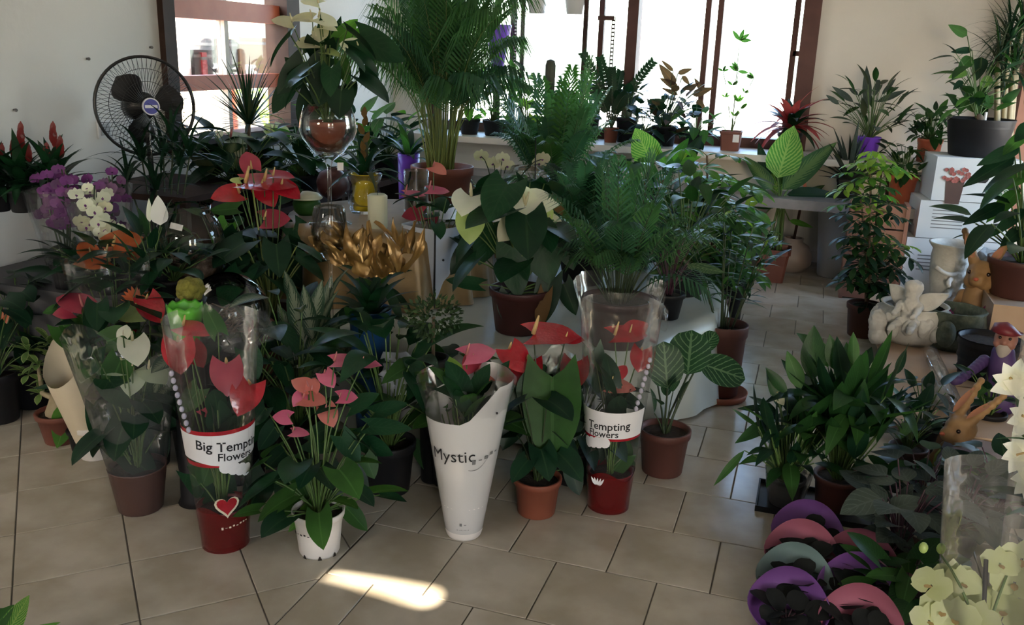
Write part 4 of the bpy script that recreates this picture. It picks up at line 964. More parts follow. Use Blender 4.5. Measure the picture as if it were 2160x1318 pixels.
# palms in dark red pot
T = Thing('parlour_palm', 'dense parlour palm in a dark red pot wrapped in film', 'potted plant', onT(1296, 742, r=.12))
cr = add_pot(T, 'pot_darkred', .145, .115, .20); d = dep(T.loc)
sleeve(T, T.loc, .118, .19, .27, 'film_hazy', crimp=.06)
for i in range(38):
    a = 2.399*i; r = U(.10, .50)*(.5+.5*i/38); h = U(.18, .62)*(1.15-.5*r/.44); tp = cr+V(math.cos(a)*r, math.sin(a)*r, h)
    frond(T, cr+V(math.cos(a)*.04, math.sin(a)*.04, 0), tp, UP*(.10+.12*r)+V(0, 0, 0), 15, U(.12, .17), .0105, RNG.choice(['lf_palm2', 'lf_palm2', 'lf_palm']), 'stem_dark', .0035, .35, .5)
# cut-leaf variegated plant
T = Thing('pinstripe_plant', 'pinstripe plant with pale striped leaves on the table edge', 'potted plant', onT(1405, 678, r=.07))
cr = add_pot(T, 'pot_black', .075, .055, .12); d = dep(T.loc)
for b, t, w, m in (((1415, 560), (1472, 490), .34, 'lf_pin'), ((1440, 560), (1368, 578), .35, 'lf_dief_dk'), ((1425, 565), (1395, 620), .4, 'lf_varieg'), ((1450, 560), (1530, 575), .3, 'lf_pin'), ((1430, 550), (1405, 500), .35, 'lf_dark'), ((1440, 590), (1480, 635), .35, 'lf_dark'), ((1460, 570), (1440, 545), .5, 'lf_varieg'), ((1400, 540), (1365, 555), .35, 'lf_dark')): px_leaf(T, cr, b, t, w, m, 'lance', d=d-U(-.08, .08), up=.45, pm='stem_purple')
foliage(T, cr, 14, (.04, .14), (.05, .3), (.14, .2), .35, ['lf_pin', 'lf_dark'], 'lance', tilt=(-20, 55), pm='stem_purple')

# small topiary tree on tall black pot
T = Thing('topiary', 'small round clipped topiary tree in a tall black pot', 'potted plant', V(*F(912, 1010)[:2], 0)); c = T.loc
hp = zat(c[0], c[1], 752); cr = add_pot(T, 'pot_black', .055, .045, hp); ctr = V(c[0], c[1], zat(c[0], c[1], 668))
mb = MB(); mb.tube([cr-UP*.02, cr+UP*.05, ctr], [.008, .007, .006], 7); T.part('trunk', mb, 'bark')
mb = MB()
for i in range(420):
    o = nrm(V(RNG.gauss(0, 1), RNG.gauss(0, 1), RNG.gauss(0, 1))); q = ctr+o*V(.10, .10, .075)*U(.55, 1.08); e = nrm(o+V(U(-.7, .7), U(-.7, .7), U(-.7, .7))); mb.leaf(q, q+e*.022, .012, nrm(o+V(0, 0, .3)), 'ovate', nt=3, ns=2)
T.part('foliage', mb, 'lf_ficus')

# bromeliad in blue pot
c = onT(785, 800, TZ, .0); c = V(*F(785, 935)[:2], 0)
T = Thing('snake_leaf_bromeliad', 'dark green leafy rosette in a tall blue pot', 'potted plant', c); hp = zat(c[0], c[1], 650)
cr = add_pot(T, 'pot_blue', .085, .06, hp, style='plain'); d = dep(c)
for b, t, w, m in (((800, 600), (720, 560), .25, 'lf_dark'), ((800, 600), (870, 570), .25, 'lf_dark'), ((800, 610), (730, 620), .25, 'lf_anth'), ((805, 590), (850, 690), .2, 'lf_anth'), ((800, 600), (870, 660), .2, 'lf_dark'), ((790, 640), (680, 705), .3, 'lf_anth'), ((830, 700), (690, 770), .3, 'lf_dark'), ((800, 600), (760, 540), .3, 'lf_anth'), ((805, 600), (830, 530), .25, 'lf_mid'), ((795, 605), (740, 590), .25, 'lf_mid')): px_leaf(T, None, b, t, w, m, 'lance', d=d-U(-.02, .08), up=.55, arch=.12)
rosette(T, cr+UP*.02, 26, (.17, .26), .045, ['lf_dark', 'lf_anth'], 'lance', (0, 80), .1, .25)

# variegated aglaonema at the front of the table
T = Thing('aglaonema', 'aglaonema with narrow silver streaked leaves in front of gold fabric', 'potted plant', V(*F(632, 985)[:2], 0)); c = T.loc
cr = add_pot(T, 'pot_black', .09, .07, .2); d = dep(c)
for b, t, w in (((640, 720), (610, 590), .3), ((650, 710), (680, 590), .3), ((660, 720), (640, 600), .28), ((630, 740), (585, 640), .3), ((670, 740), (695, 640), .25), ((620, 770), (570, 700), .3), ((650, 770), (665, 680), .3), ((640, 760), (605, 680), .3), ((690, 760), (715, 660), .28), ((600, 790), (560, 745), .35), ((660, 790), (700, 720), .3), ((625, 650), (600, 570), .3), ((680, 680), (700, 580), .28)): px_leaf(T, cr, b, t, w, 'lf_varieg', 'lance', d=d-U(-.1, .1), up=.2, fold=.25)
foliage(T, cr, 26, (.05, .20), (.15, .55), (.14, .22), .32, ['lf_varieg', 'lf_dark', 'lf_dark'], 'lance', tilt=(-10, 70), sag=.1)

# tall red anthurium at the left of the table
T = Thing('red_anthurium', 'tall red anthurium with upright flowers beside the fishbowl', 'potted plant', onT(566, 716, TZ+.004, .06)); c = T.loc = V(-2.24, 3.36, 0.); T.o.location = c
cr = add_pot(T, 'terracotta_dark', .11, .09, .45); d = dep(c)
for (px, py, s, an, f_, m) in ((545, 388, .19, 10, .25, 'pt_red'), (578, 385, .15, 0, .3, 'pt_red'), (487, 410, .13, 205, .45, 'pt_red'), (560, 405, .12, -60, .6, 'pt_red'), (605, 400, .11, -40, .45, 'pt_red'), (590, 372, .10, 15, .25, 'pt_rose'), (527, 345, .10, 105, .6, 'pt_rose'), (574, 462, .12, 15, .55, 'pt_rose'), (500, 380, .05, 180, .4, 'pt_green')): anth_flower(T, cr, px, py, d-.06, s, an, f_, m, 'spadix_y')
mb = MB(); mb.stalk(cr, P(533, 400, d-.14), .005, .004, UP*.02); T.part('flower_stem', mb, 'stem_yel')
for b, t, w, m, dd in (((620, 480), (672, 530), .75, 'lf_anth', 0), ((560, 520), (640, 560), .7, 'lf_dark', -.08), ((540, 500), (480, 560), .8, 'lf_dark', -.05), ((500, 440), (440, 445), .6, 'lf_mid', .05), ((570, 540), (600, 600), .9, 'lf_dark', -.1), ((600, 470), (560, 440), .7, 'lf_dark', .05), ((480, 470), (450, 520), .8, 'lf_bright', .1), ((610, 560), (650, 610), .8, 'lf_dark', 0), ((530, 560), (510, 620), .8, 'lf_anth', 0), ((480, 430), (520, 420), .6, 'lf_dark', .1), ((590, 420), (640, 400), .7, 'lf_dark', .1)): px_leaf(T, cr, b, t, w, m, d=d+dd, up=.5, pet=.004)
foliage(T, cr, 18, (.08, .2), (.18, .42), (.14, .2), .75, ['lf_dark', 'lf_anth'], tilt=(-50, 5), pet=.004, pm='stem_yel')

# ------------------------------------------------------------------ glassware
def glass(name, label, cat, loc, prof, m='glass', n=32):
    T = Thing(name, label, cat, loc); mb = MB(); mb.lathe(prof, n, loc); T.part('glass_body', mb, m); return T
# giant goblet with anthurium inside
g0 = V(*F(697, 472, GZ)[:2], GZ); zg = lambda py: zat(g0[0], g0[1], py)-GZ
zt, zm, zs = zg(222), zg(275), zg(335)
T = glass('goblet_vase', 'giant clear wine goblet vase on the gold riser holding a potted plant', 'vase', g0,
   [(.001, .004), (.10, .002), (.10, .006), (.03, .014), (.010, .03), (.009, zs-.04), (.02, zs-.01), (.07, zs+.03), (.115, zs+.09), (.130, zm), (.122, zm+.06), (.105, zt), (.103, zt), (.120, zm+.055), (.127, zm), (.112, zs+.092), (.066, zs+.034), (.001, zs+.012)])
mb = MB(); mb.obox(P(718, 351, dep(g0)-.07), (EX, EU, _F), (.014, .018, .0006)); T.part('price_tag', mb, 'paper_white', False)
T = Thing('white_anthurium', 'tall white anthurium in terracotta pot set inside the giant goblet', 'potted plant', g0+UP*(zs+.035)); 
cr = add_pot(T, 'terracotta', .085, .06, .135); d = dep(T.loc)
for (px, py, s, an, f_, m) in ((603, 45, .10, 170, .4, 'pt_cream'), (684, 42, .10, -30, .4, 'pt_white'), (655, 90, .11, 205, .4, 'pt_cream'), (645, 40, .10, 200, .35, 'pt_cream'), (690, 60, .07, -10, .3, 'pt_white'), (745, 98, .09, 170, .7, 'pt_white'), (695, 112, .08, -20, .3, 'pt_green'), (660, 5, .09, 160, .35, 'pt_white'), (675, 70, .08, -100, .5, 'pt_cream')): anth_flower(T, cr, px, py, d, s, an, f_, m, 'spadix_w')
for b, t, w, m, dd in (((760, 80), (855, 130), .62, 'lf_anth', .0), ((690, 150), (670, 225), .85, 'lf_dark', -.12), ((720, 190), (715, 250), .95, 'lf_dark', -.14), ((640, 130), (585, 200), .6, 'lf_dark', 0), ((650, 110), (660, 70), .6, 'lf_dark', .1), ((715, 80), (755, 40), .6, 'lf_bright', .06), ((700, 70), (690, 110), .7, 'lf_mid', .08), ((640, 160), (600, 120), .5, 'lf_dark', .1), ((720, 130), (735, 180), .6, 'lf_mid', 0), ((610, 180), (575, 240), .6, 'lf_anth', .05), ((660, 200), (640, 280), .7, 'lf_dark', .1), ((740, 180), (735, 220), .8, 'lf_dark', .1), ((690, 120), (640, 160), .7, 'lf_dark', 0), ((750, 60), (735, 110), .8, 'lf_bright', .1)): px_leaf(T, cr, b, t, w, m, d=d+dd, up=.3, pet=.004)
foliage(T, cr, 14, (.08, .2), (.1, .45), (.13, .19), .75, ['lf_dark', 'lf_anth'], tilt=(-65, -10), pet=.004)
# second goblet, clear
g = V(*F(700, 600, TZ+.05)[:2], TZ+.004); g = V(*P(697, 560, 3.5)[:2], TZ+.004); zz = lambda py: zat(g[0], g[1], py)-g[2]
a_, b_ = zz(435), zz(540)
glass('goblet_vase', 'clear wine goblet vase in front of the gold ruffles', 'vase', g, [(.001, .004), (.075, .002), (.075, .005), (.02, .012), (.007, .03), (.007, b_-.03), (.03, b_), (.062, b_+.05), (.070, (a_+b_)/2), (.062, a_-.02), (.055, a_), (.053, a_), (.067, (a_+b_)/2), (.058, b_+.052), (.001, b_+.008)])
# yellow vase, candle jar, striped jar, lidded jar
g = V(*F(770, 448, GZ)[:2], GZ); h = zat(g[0], g[1], 370)-GZ
T = glass('glass_vase', 'flared clear glass vase with a yellow pot inside', 'vase', g, [(.001, .004), (.07, .002), (.085, .05), (.08, h*.5), (.07, h*.75), (.09, h*1.05), (.088, h*1.05), (.068, h*.75), (.078, h*.5), (.082, .05), (.001, .012)])
T = Thing('bromeliad', 'dark bromeliad with brown spike in yellow pot inside glass vase', 'potted plant', g+UP*.014); cr = add_pot(T, 'pot_yellow', .066, .058, h*.98, style='plain'); d = dep(T.loc)
rosette(T, cr, 22, (.18, .30), .035, ['lf_dark', 'lf_anth', 'lf_drac'], 'strap', (-5, 70), .14, .2)
for i in range(7):
    q = cr+UP*(.05+.04*i); mb = MB(); mb.leaf(q, q+V(.03*math.cos(i*2.4), .03*math.sin(i*2.4), .055), .03, tocam(q), 'lance', nt=4, ns=2); T.part('bract', mb, 'lf_brown')
g = V(*P(797, 470, 3.75)[:2], TZ); zc0, zc1 = zat(g[0], g[1], 478), zat(g[0], g[1], 408)
T = Thing('pillar_candle', 'cream pillar candle standing in a tall clear cylinder', 'candle', V(g[0], g[1], GZ)); mb = MB(); T.loc = V(g[0], g[1], GZ)
g = V(*F(797, 480, GZ)[:2], GZ); T.loc = g; T.o.location = g; hc = zat(g[0], g[1], 408)-GZ
mb.lathe([(.001, 0), (.042, 0), (.045, .004), (.045, hc-.01), (.035, hc-.002), (.001, hc-.012)], 24, g); T.part('wax', mb, 'candle'); mb = MB(); mb.tube([g+UP*(hc-.014), g+UP*(hc+.012)], .0012, 5); T.part('wick', mb, 'ink')
g = V(*F(829, 462, GZ)[:2], GZ); h = zat(g[0], g[1], 365)-GZ
T = glass('glass_jar', 'tall clear jar with grey pebble layers behind the candle', 'jar', g+V(.05, .16, 0), [(.001, .004), (.06, .002), (.062, h), (.059, h), (.057, .008), (.001, .008)])
g2 = g+V(.05, .16, 0)
for i in range(5):
    mb = MB(); mb.lathe([(.001, .012+i*.032), (.054, .012+i*.032), (.055, .04+i*.032), (.001, .042+i*.032)], 20, g2); T.part('pebble_layer', mb, 'stone_grey' if i % 2 else 'cloth_grey')
g = V(*F(640, 452, GZ)[:2], GZ)+V(.02, 0, 0); h = zat(g[0], g[1], 410)-GZ; T = Thing('lidded_jar', 'olive green jar with a domed cream lid on gold riser', 'jar', g)
mb = MB(); mb.lathe([(.04, 0), (.06, .02), (.068, .06), (.062, h*.7), (.055, h*.8), (.001, h*.8)], 24, g, cap0=True); T.part('jar_body', mb, 'lf_mid')
mb = MB(); mb.lathe([(.075, h*.8), (.078, h*.86), (.06, h*1.05), (.02, h*1.15), (.001, h*1.16)], 24, g); T.part('lid', mb, 'pt_cream')
g = V(*F(682, 425, GZ)[:2], GZ)+V(0, .1, 0); T = Thing('ball_vase', 'dark red speckled ball vase behind the goblet stem', 'vase', V(g[0], g[1], GZ)); mb = MB(); r = .085; T.loc = V(g[0], g[1], GZ)
mb.lathe([(.03, 0)]+[(r*math.sin(math.pi*(.12+.8*i/10)), r-r*math.cos(math.pi*(.12+.8*i/10))) for i in range(11)], 24, T.loc, cap0=True); T.part('vase_body', mb, 'pot_darkred'); mb = MB(); mb.lathe([(.022, r*1.9), (.03, r*1.98), (.024, r*2.02)], 20, T.loc); T.part('rim', mb, 'pot_darkred')

# fishbowl on side table
g = V(*F(408, 612, LT[4])[:2], LT[4]); hb = zat(g[0], g[1], 432)-g[2]; R = .148
T = Thing('fishbowl_vase', 'large round fishbowl vase half filled with dried petals', 'vase', g)
mb = MB(); mb.lathe([(.001, .004), (.06, .003)]+[(R*math.sin(math.pi*t), hb*.53-hb*.53*math.cos(math.pi*t)) for t in (.2, .3, .4, .5, .6, .7, .78)]+[(R*.66, hb), (R*.64, hb)], 36, g); T.part('glass_body', mb, 'glass_dark')
mb = MB(); mb.lathe([(.05, .008)]+[(R*.965*math.sin(math.pi*t), hb*.53-hb*.53*math.cos(math.pi*t)) for t in (.2, .28, .36)]+[(R*.8, hb*.36), (.001, hb*.38)], 36, g, cap0=True, wob=lambda a, t: (1, .012*math.sin(7*a)*t)); T.part('potpourri', mb, 'potpourri')
mb = MB()
for i in range(150):
    a = U(0, 6.28); r = R*.86*math.sqrt(U(0, 1)); q = g+V(r*math.cos(a), r*math.sin(a), hb*U(.36, .44)); e = nrm(V(U(-1, 1), U(-1, 1), U(-.3, .6))); mb.leaf(q, q+e*.03, .018, nrm(V(U(-.5, .5), U(-.5, .5), 1)), 'round', nt=3, ns=2)
o = T.part('dried_petals', mb, 'potpourri'); o['kind'] = 'stuff'
q = P(372, 478, dep(g)-.14); mb = MB(); mb.obox(q, (nrm(EX-EU*.25), nrm(EU+EX*.25), _F), (.027, .013, .0005)); T.part('paper_label', mb, 'paper_white', False)
# tilted glass bowl with twigs
g = P(482, 660, 3.28); T = Thing('tilted_bowl_vase', 'clear glass bowl lying tilted with dry twigs inside', 'vase', V(g[0], g[1], 0)); T.loc = V(g[0], g[1], 0)
hs = g[2]-.13
mb = MB(); R = .15; n = 30; k = 12; ax = nrm(UP*.6+EX*-.1-_F*.5+V(0, 0, .2)); a1 = nrm(np.cross(ax, UP)); b1 = np.cross(ax, a1); vs = []; fs = []
for i in range(k):
    t = math.pi*(.06+.72*i/(k-1))
    for j in range(n):
        w = 2*math.pi*j/n; vs.append(g+R*(math.sin(t)*(math.cos(w)*a1+math.sin(w)*b1)-math.cos(t)*ax))
for i in range(k-1):
    for j in range(n): fs.append((i*n+j, i*n+(j+1) % n, (i+1)*n+(j+1) % n, (i+1)*n+j))
mb.add(vs, fs); T.part('glass_body', mb, 'glass_dark')
mb = MB(); mb.lathe([(.10, 0), (.10, .01), (.085, .02), (.085, hs-.01), (.11, hs), (.001, hs)], 20, T.loc, cap0=True); T.part('stand', mb, 'pot_black')
for i in range(26):
    e = nrm(V(U(-1, 1), U(-1, 1), U(-.25, .35))); c0 = g-UP*.02+V(U(-.05, .05), U(-.05, .05), U(-.05, .04)); mb = MB(); mb.tube([c0-e*.06, c0+V(0, 0, U(-.01, .01)), c0+e*.06], [.003, .004, .002], 5); T.part('twig', mb, 'twig')
# green bucket with moss ball
g = P(393, 700, 3.08); zt = zat(g[0], g[1], 642); T = Thing('green_bucket', 'bright green scalloped plastic pot beside the moss ball', 'pot', V(g[0], g[1], 0)); T.loc = V(g[0], g[1], 0)
mb = MB(); mb.lathe([(.04, zt-.13), (.043, zt-.128), (.058, zt-.02), (.060, zt), (.056, zt-.01), (.04, zt-.12)], 28, T.loc, cap0=True, wob=lambda a, t: (1, .006*math.sin(9*a) if .5 < t < .9 else 0)); T.part('pot', mb, 'pot_green')
mb = MB(); mb.lathe([(.07, 0), (.06, .02), (.05, zt-.135), (.001, zt-.13)], 18, T.loc, cap0=True); T.part('pedestal', mb, 'pot_black')
g = P(402, 612, 3.2); T = Thing('moss_ball', 'lumpy yellow-green moss cushion cactus before the fishbowl', 'plant', V(g[0], g[1], 0)); T.loc = V(g[0], g[1], 0)
mb = MB()
for i in range(16):
    o = nrm(V(math.cos(2.4*i)*.8, math.sin(2.4*i)*.8, 1-i/9)); mb.ball(g+o*.030, .024, 9, 6)
T.part('moss_lumps', mb, 'moss'); mb = MB(); mb.lathe([(.07, 0), (.06, .02), (.045, g[2]-.06), (.055, g[2]-.03), (.001, g[2]-.03)], 18, T.loc, cap0=True); T.part('pedestal_pot', mb, 'pot_black')

# two nested glass bowls behind
g = V(*F(1062, 452, .62)[:2], TZ+.004); g = V(-1.62, 4.75, TZ+.004); z2 = zat(g[0], g[1], 352)-g[2]; z1 = zat(g[0], g[1], 440)-g[2]
g = P(1062, 400, 4.9); zt = zat(g[0], g[1], 378); rz = .15
T = riser('wooden_stand', 'wooden stool on the table under the clear glass bowls', g[0], g[1], TZ+.004, zt-.24, .15)
for nm, lb, dx, zz0, R, H in (('glass_bowl', 'wide clear glass bowl with frosted ridges behind white flowers', .0, zt-.24, .155, .20), ('fishbowl_vase', 'round clear glass fishbowl stacked behind the ridged bowl', .02, zt-.24, .17, .28)):
    gg = V(g[0]+dx, g[1]+(.0 if nm == 'glass_bowl' else .36), zz0)
    if nm == 'fishbowl_vase': riser('wooden_stand', 'second wooden stool on the table under the fishbowl', gg[0], gg[1], TZ+.004, zt-.24, .15)
    T = glass(nm, lb, 'vase', gg, [(.001, .004), (.06, .002)]+[(R*math.sin(math.pi*t), H*.5-H*.5*math.cos(math.pi*t)) for t in (.22, .32, .42, .5, .6, .7, .8)]+[(R*.55, H*.97), (R*.53, H*.97)])

# ------------------------------------------------------------------ areca and tall background plants
ag = V(*P(932, 420, 5.45)[:2], 0); zt = zat(ag[0], ag[1], 350); T = riser('wooden_stand', 'low wooden stool on the table beneath the big palm', ag[0], ag[1], TZ+.004, zt-.32, .17)
T = Thing('areca_palm', 'tall feathery areca palm in large terracotta pot', 'potted plant', V(ag[0], ag[1], zt-.318)); cr = add_pot(T, 'terracotta', .185, .14, .32); d = dep(T.loc)
for i in range(44):
    a = 2.399*i; s0 = cr+V(math.cos(a)*.08*U(.2, 1), math.sin(a)*.08*U(.2, 1), -.02); r = U(.10, .66); h = U(.5, 1.3)*(1.1-.42*r); tp = cr+V(math.cos(a)*r, math.sin(a)*r, h)
    frond(T, s0, tp, UP*(.16+.30*r)-V(math.cos(a)*r*.3, math.sin(a)*r*.3, 0), 26, U(.24, .36), .0135, RNG.choice(['lf_palm', 'lf_palm', 'lf_palm2']), 'stem_yel', .005, .42, .8)
for i in range(26):
    a = U(0, 6.28); s0 = cr+V(math.cos(a)*.09*U(.2, 1), math.sin(a)*.09*U(.2, 1), -.02); mb = MB(); mb.stalk(s0, s0+V(math.cos(a)*U(.02, .14), math.sin(a)*U(.02, .14), U(.45, .7)), .006, .003); T.part('cane', mb, 'stem_yel')

pg = P(862, 380, 5.7); zt = zat(pg[0], pg[1], 325); T = Thing('purple_pot', 'slim tall purple pot beside the big terracotta pot', 'pot', V(pg[0], pg[1], TZ+.004)); mb = MB(); h = zt-TZ; mb.lathe([(.05, 0), (.055, .01), (.07, h), (.066, h), (.05, .03)], 22, T.loc, cap0=True); T.part('pot', mb, 'pot_purple')
mb = MB(); mb.lathe([(.001, h*.9), (.062, h*.9)], 18, T.loc); T.part('soil', mb, 'soil'); rosette(T, T.loc+UP*h*.92, 14, (.2, .3), .05, ['lf_dark', 'lf_mid'], 'lance', (0, 70))

def bushy(name, label, px, py, d, z0, potm, rt, hp, n, r, h, L, W, m, kind='ovate', tilt=(-30, 40), stand=None, **k):
    q = P(px, py, d); T = Thing(name, label, 'potted plant', V(q[0], q[1], z0)); T.loc = V(q[0], q[1], z0); cr = add_pot(T, potm, rt, rt*.8, hp); foliage(T, cr, n, r, h, L, W, m, kind, tilt=tilt, **k); return T, cr

# ------------------------------------------------------------------ left group by the wall
lt = LT[4]
# red spiked bromeliads behind
BZ = P(113, 405, 3.9)[2]-.09; T = riser('plant_bench', 'dark wooden bench behind the orchids by the wall', -3.22, 3.98, 0, BZ, .34, 'frame_dark')
for i, (px, py, lb, sp) in enumerate(((113, 395, 'red spiked bromeliad nearest the fan on the dark bench', ((113, 275, .12), (128, 305, .10), (100, 320, .08))), (45, 390, 'red spiked bromeliad with one tall spike on the dark bench', ((45, 275, .13), (30, 310, .09), (60, 320, .08))), (-10, 400, 'red spiked bromeliad cut by the picture edge', ((5, 320, .12), (-12, 330, .10))))):
    q = P(px, py, 3.9); T = Thing('red_bromeliad', lb, 'potted plant', V(q[0], q[1], BZ)); T.loc = V(q[0], q[1], BZ); cr = add_pot(T, 'pot_black', .06, .05, .10); d = dep(cr)
    rosette(T, cr, 40, (.17, .28), .045, ['lf_dark', 'lf_anth'], 'lance', (0, 80), .12, .15)
    for (sx, sy, h) in sp:
        c0 = P(sx, sy+h*300, d); tp = P(sx, sy, d)
        for k in range(9):
            t = k/9; a = k*2.4; b = c0+(tp-c0)*t; mb = MB(); mb.leaf(b, b+V(math.cos(a)*.02*(1-t), math.sin(a)*.02*(1-t), .05), .022, tocam(b), 'lance', nt=4, ns=2, fold=.2); T.part('bract', mb, 'pt_redspike')
# thin dark-leaved plant behind the fan foot
T, cr = bushy('dracaena', 'dark narrow-leaved dracaena around the fan pole', 345, 520, 4.5, 0, 'pot_black', .12, .3, 0, (.1, .2), (.3, .6), (.2, .3), .2, 'lf_dark')
for (px, py) in ((300, 340), (345, 330), (380, 350), (270, 380), (330, 400), (400, 330), (365, 300)):
    q = P(px, py, 4.45+U(-.1, .1)); mb = MB(); mb.stalk(cr, q, .006, .004, UP*.05); T.part('stem', mb, 'stem_dark'); rosette(T, q, 12, (.16, .28), .022, ['lf_dark'], 'strap', (-20, 80), .1, .25)
# orchids in film
def orchid(label, base, hs, pet, m, m2, n, spikes=2, slv=True, wide=.13, fs=.055):
    T = Thing('moth_orchid', label, 'potted plant', base); T.loc = np.asarray(base); cr = add_pot(T, 'pot_black', .06, .05, .11); d = dep(cr)
    for s in range(spikes):
        a = U(0, 6.28); tp = cr+V(math.cos(a)*.05, math.sin(a)*.05, hs*U(.85, 1.)); mb = MB(); mb.stalk(cr, tp, .004, .003, V(math.cos(a+1)*.03, math.sin(a+1)*.03, .05)); st_ = T.part('flower_spike', mb, 'stem_dark')
        for k in range(n):
            t = .42+.58*k/n; q = cr+(tp-cr)*t+V(U(-.06, .06), U(-.06, .06), U(-.01, .03)); orchid_flower(T, q, fs*U(.85, 1.15), tocam(q)+V(U(-.9, .9), U(-.3, .3), U(-.3, .5)), RNG.choice([m, m2]), st_)
    for k in range(5):
        a = 1.3*k; o = V(math.cos(a), math.sin(a), 0); mb = MB(); mb.leaf(cr, cr+o*.15+UP*.03, .05, UP, 'ovate', arch=.2, fold=.15); T.part('leaf', mb, 'lf_dark')
    if slv: sleeve(T, T.loc, .065, wide, hs*.95, 'film', z0=.03, crimp=.06)
    return T
for (px, py, d, top, lb, m, m2, sp) in ((70, 640, 3.75, 400, 'bright purple moth orchid in clear film near picture edge', 'pt_violet', 'pt_violet', 3), (120, 640, 3.85, 400, 'mauve moth orchid in clear film behind the white one', 'pt_mauve', 'pt_violet', 3), (175, 645, 3.72, 430, 'white moth orchid in clear film among the purple ones', 'pt_white', 'pt_cream', 3), (235, 620, 4.0, 395, 'dusky mauve moth orchid in clear film next to the fan', 'pt_mauve', 'pt_violet', 3)):
    q = P(px, py, d); q = V(max(q[0], LT[0]+.07), min(max(q[1], LT[2]+.07), LT[3]-.07), lt); orchid(lb, q, zat(q[0], q[1], top)-lt, .05, m, m2, 9, sp)
# orange anthurium
q = P(235, 660, 3.5); T = Thing('orange_anthurium', 'orange anthurium in clear film before the purple orchids', 'potted plant', V(q[0], LT[2]-.16, 0)); T.loc = V(q[0]-.05, LT[2]-.16, 0); T.o.location = T.loc
cr = add_pot(T, 'pot_black', .08, .065, .3); d = dep(T.loc)
for (px, py, s, an, f_) in ((208, 552, .14, 205, .35), (258, 512, .13, 40, .5), (240, 535, .10, 10, .25), (285, 540, .08, 0, .35), (185, 530, .09, 120, .5)): anth_flower(T, cr, px, py, d, s, an, f_, 'pt_orange', 'spadix_y')
foliage(T, cr, 20, (.05, .16), (.1, .42), (.1, .16), .75, ['lf_dark', 'lf_anth'], tilt=(-50, 10)); sleeve(T, T.loc, .075, .16, .62, 'film', z0=.15, crimp=.04)
# white peace lily blooms
q = P(318, 560, 3.72); T = Thing('peace_lily', 'peace lily with two white upright blooms beside the fishbowl', 'potted plant', V(q[0], min(q[1], LT[3]-.08), lt)); T.loc = V(q[0], min(q[1], LT[3]-.08), lt); cr = add_pot(T, 'pot_black', .07, .055, .12); d = dep(cr)
for (b, t, w, m) in (((338, 475), (333, 412), .55, 'pt_purewhite'), ((316, 468), (314, 418), .25, 'pt_white')): px_leaf(T, cr, b, t, w, m, 'ovate', d=d-.03, up=.05, name='bloom', fold=.2)
foliage(T, cr, 9, (.02, .08), (.05, .2), (.12, .17), .35, ['lf_dark', 'lf_spath'], 'lance', tilt=(30, 70))
# red bromeliads and anthuriums low at the edge
def clump(name, label, px, py, r, potm, fls, leafm, n, hr, H, L=(.1, .16), W=.7, kind='heart', sp='spadix_y', rt=.09, hp=.16, tilt=(-50, 15)):
    T = Thing(name, label, 'potted plant', fl(px, py, r)); cr = add_pot(T, potm, rt, rt*.8, hp); d = dep(T.loc)
    for f_ in fls: anth_flower(T, cr, f_[0], f_[1], d-.02, f_[2], f_[3], f_[4], f_[5], sp)
    foliage(T, cr, n, hr, H, L, W, leafm, kind, tilt=tilt); return T, cr, d
clump('red_anthurium', 'dark red anthurium cluster behind the desert rose', 75, 868, .09, 'pot_black', ((40, 645, .10, -90, .6, 'pt_darkred'), (70, 630, .09, 80, .5, 'pt_darkred'), (85, 655, .10, -60, .6, 'pt_darkred'), (30, 670, .10, -120, .6, 'pt_darkred'), (62, 665, .09, -90, .7, 'pt_darkred'), (95, 625, .07, 60, .5, 'pt_rose'), (110, 615, .08, 120, .4, 'pt_darkred')), ['lf_dark'], 26, (.03, .12), (.08, .40), (.08, .13), hp=.22)
T, cr, d = clump('orange_bromeliad', 'orange bromeliad cut by the picture edge low down', 5, 900, .09, 'pot_black', (), ['lf_dark'], 20, (.06, .2), (.08, .4), hp=.22)
for (b, t) in (((2, 690), (28, 648)), ((0, 700), (20, 660)), ((-5, 690), (8, 650)), ((5, 700), (-14, 655))): px_leaf(T, cr, b, t, .25, 'pt_orange', 'lance', d=d, up=.2, name='bract')
T, cr, d = clump('orange_bromeliad', 'orange star bromeliad behind the white anthurium film', 290, 985, .08, 'pot_black', (), ['lf_dark', 'lf_mid'], 12, (.04, .1), (.06, .36), (.08, .12), hp=.25)
for k in range(11):
    a = math.pi*k/10; px_leaf(T, cr, (288, 635), (288+34*math.cos(a), 632-30*math.sin(a)), .28, 'pt_orange', 'lance', d=d, up=.3, name='bract')
clump('red_anthurium', 'salmon red anthurium with green back facing spathe by orange bromeliad', 320, 1000, .1, 'pot_black', ((318, 645, .11, -60, .75, 'pt_red'), (275, 658, .11, 190, .5, 'pt_green'), (278, 690, .05, -90, .6, 'pt_red')), ['lf_dark', 'lf_anth'], 16, (.04, .12), (.08, .38), (.08, .13), hp=.2)
clump('leafy_plant', 'dark leafy plant filling in behind the red film sleeve', 420, 1010, .1, 'pot_black', ((418, 650, .08, 80, .5, 'pt_white'),), ['lf_dark', 'lf_anth', 'lf_varieg'], 34, (.06, .18), (.04, .34), (.12, .18), .5, 'ovate', hp=.22)
clump('leafy_plant', 'dark leafy plant between the red film sleeve and aglaonema', 545, 1000, .12, 'pot_black', (), ['lf_dark', 'lf_anth'], 40, (.06, .22), (.04, .38), (.14, .22), .5, 'ovate', hp=.25)
clump('leafy_plant', 'dark broad-leaved plant behind the white printed sleeve', 950, 1040, .1, 'pot_black', ((880, 770, .08, 60, .5, 'pt_greenish'),), ['lf_dark', 'lf_anth', 'lf_mid'], 30, (.06, .22), (.06, .36), (.14, .2), .55, 'ovate', hp=.2)
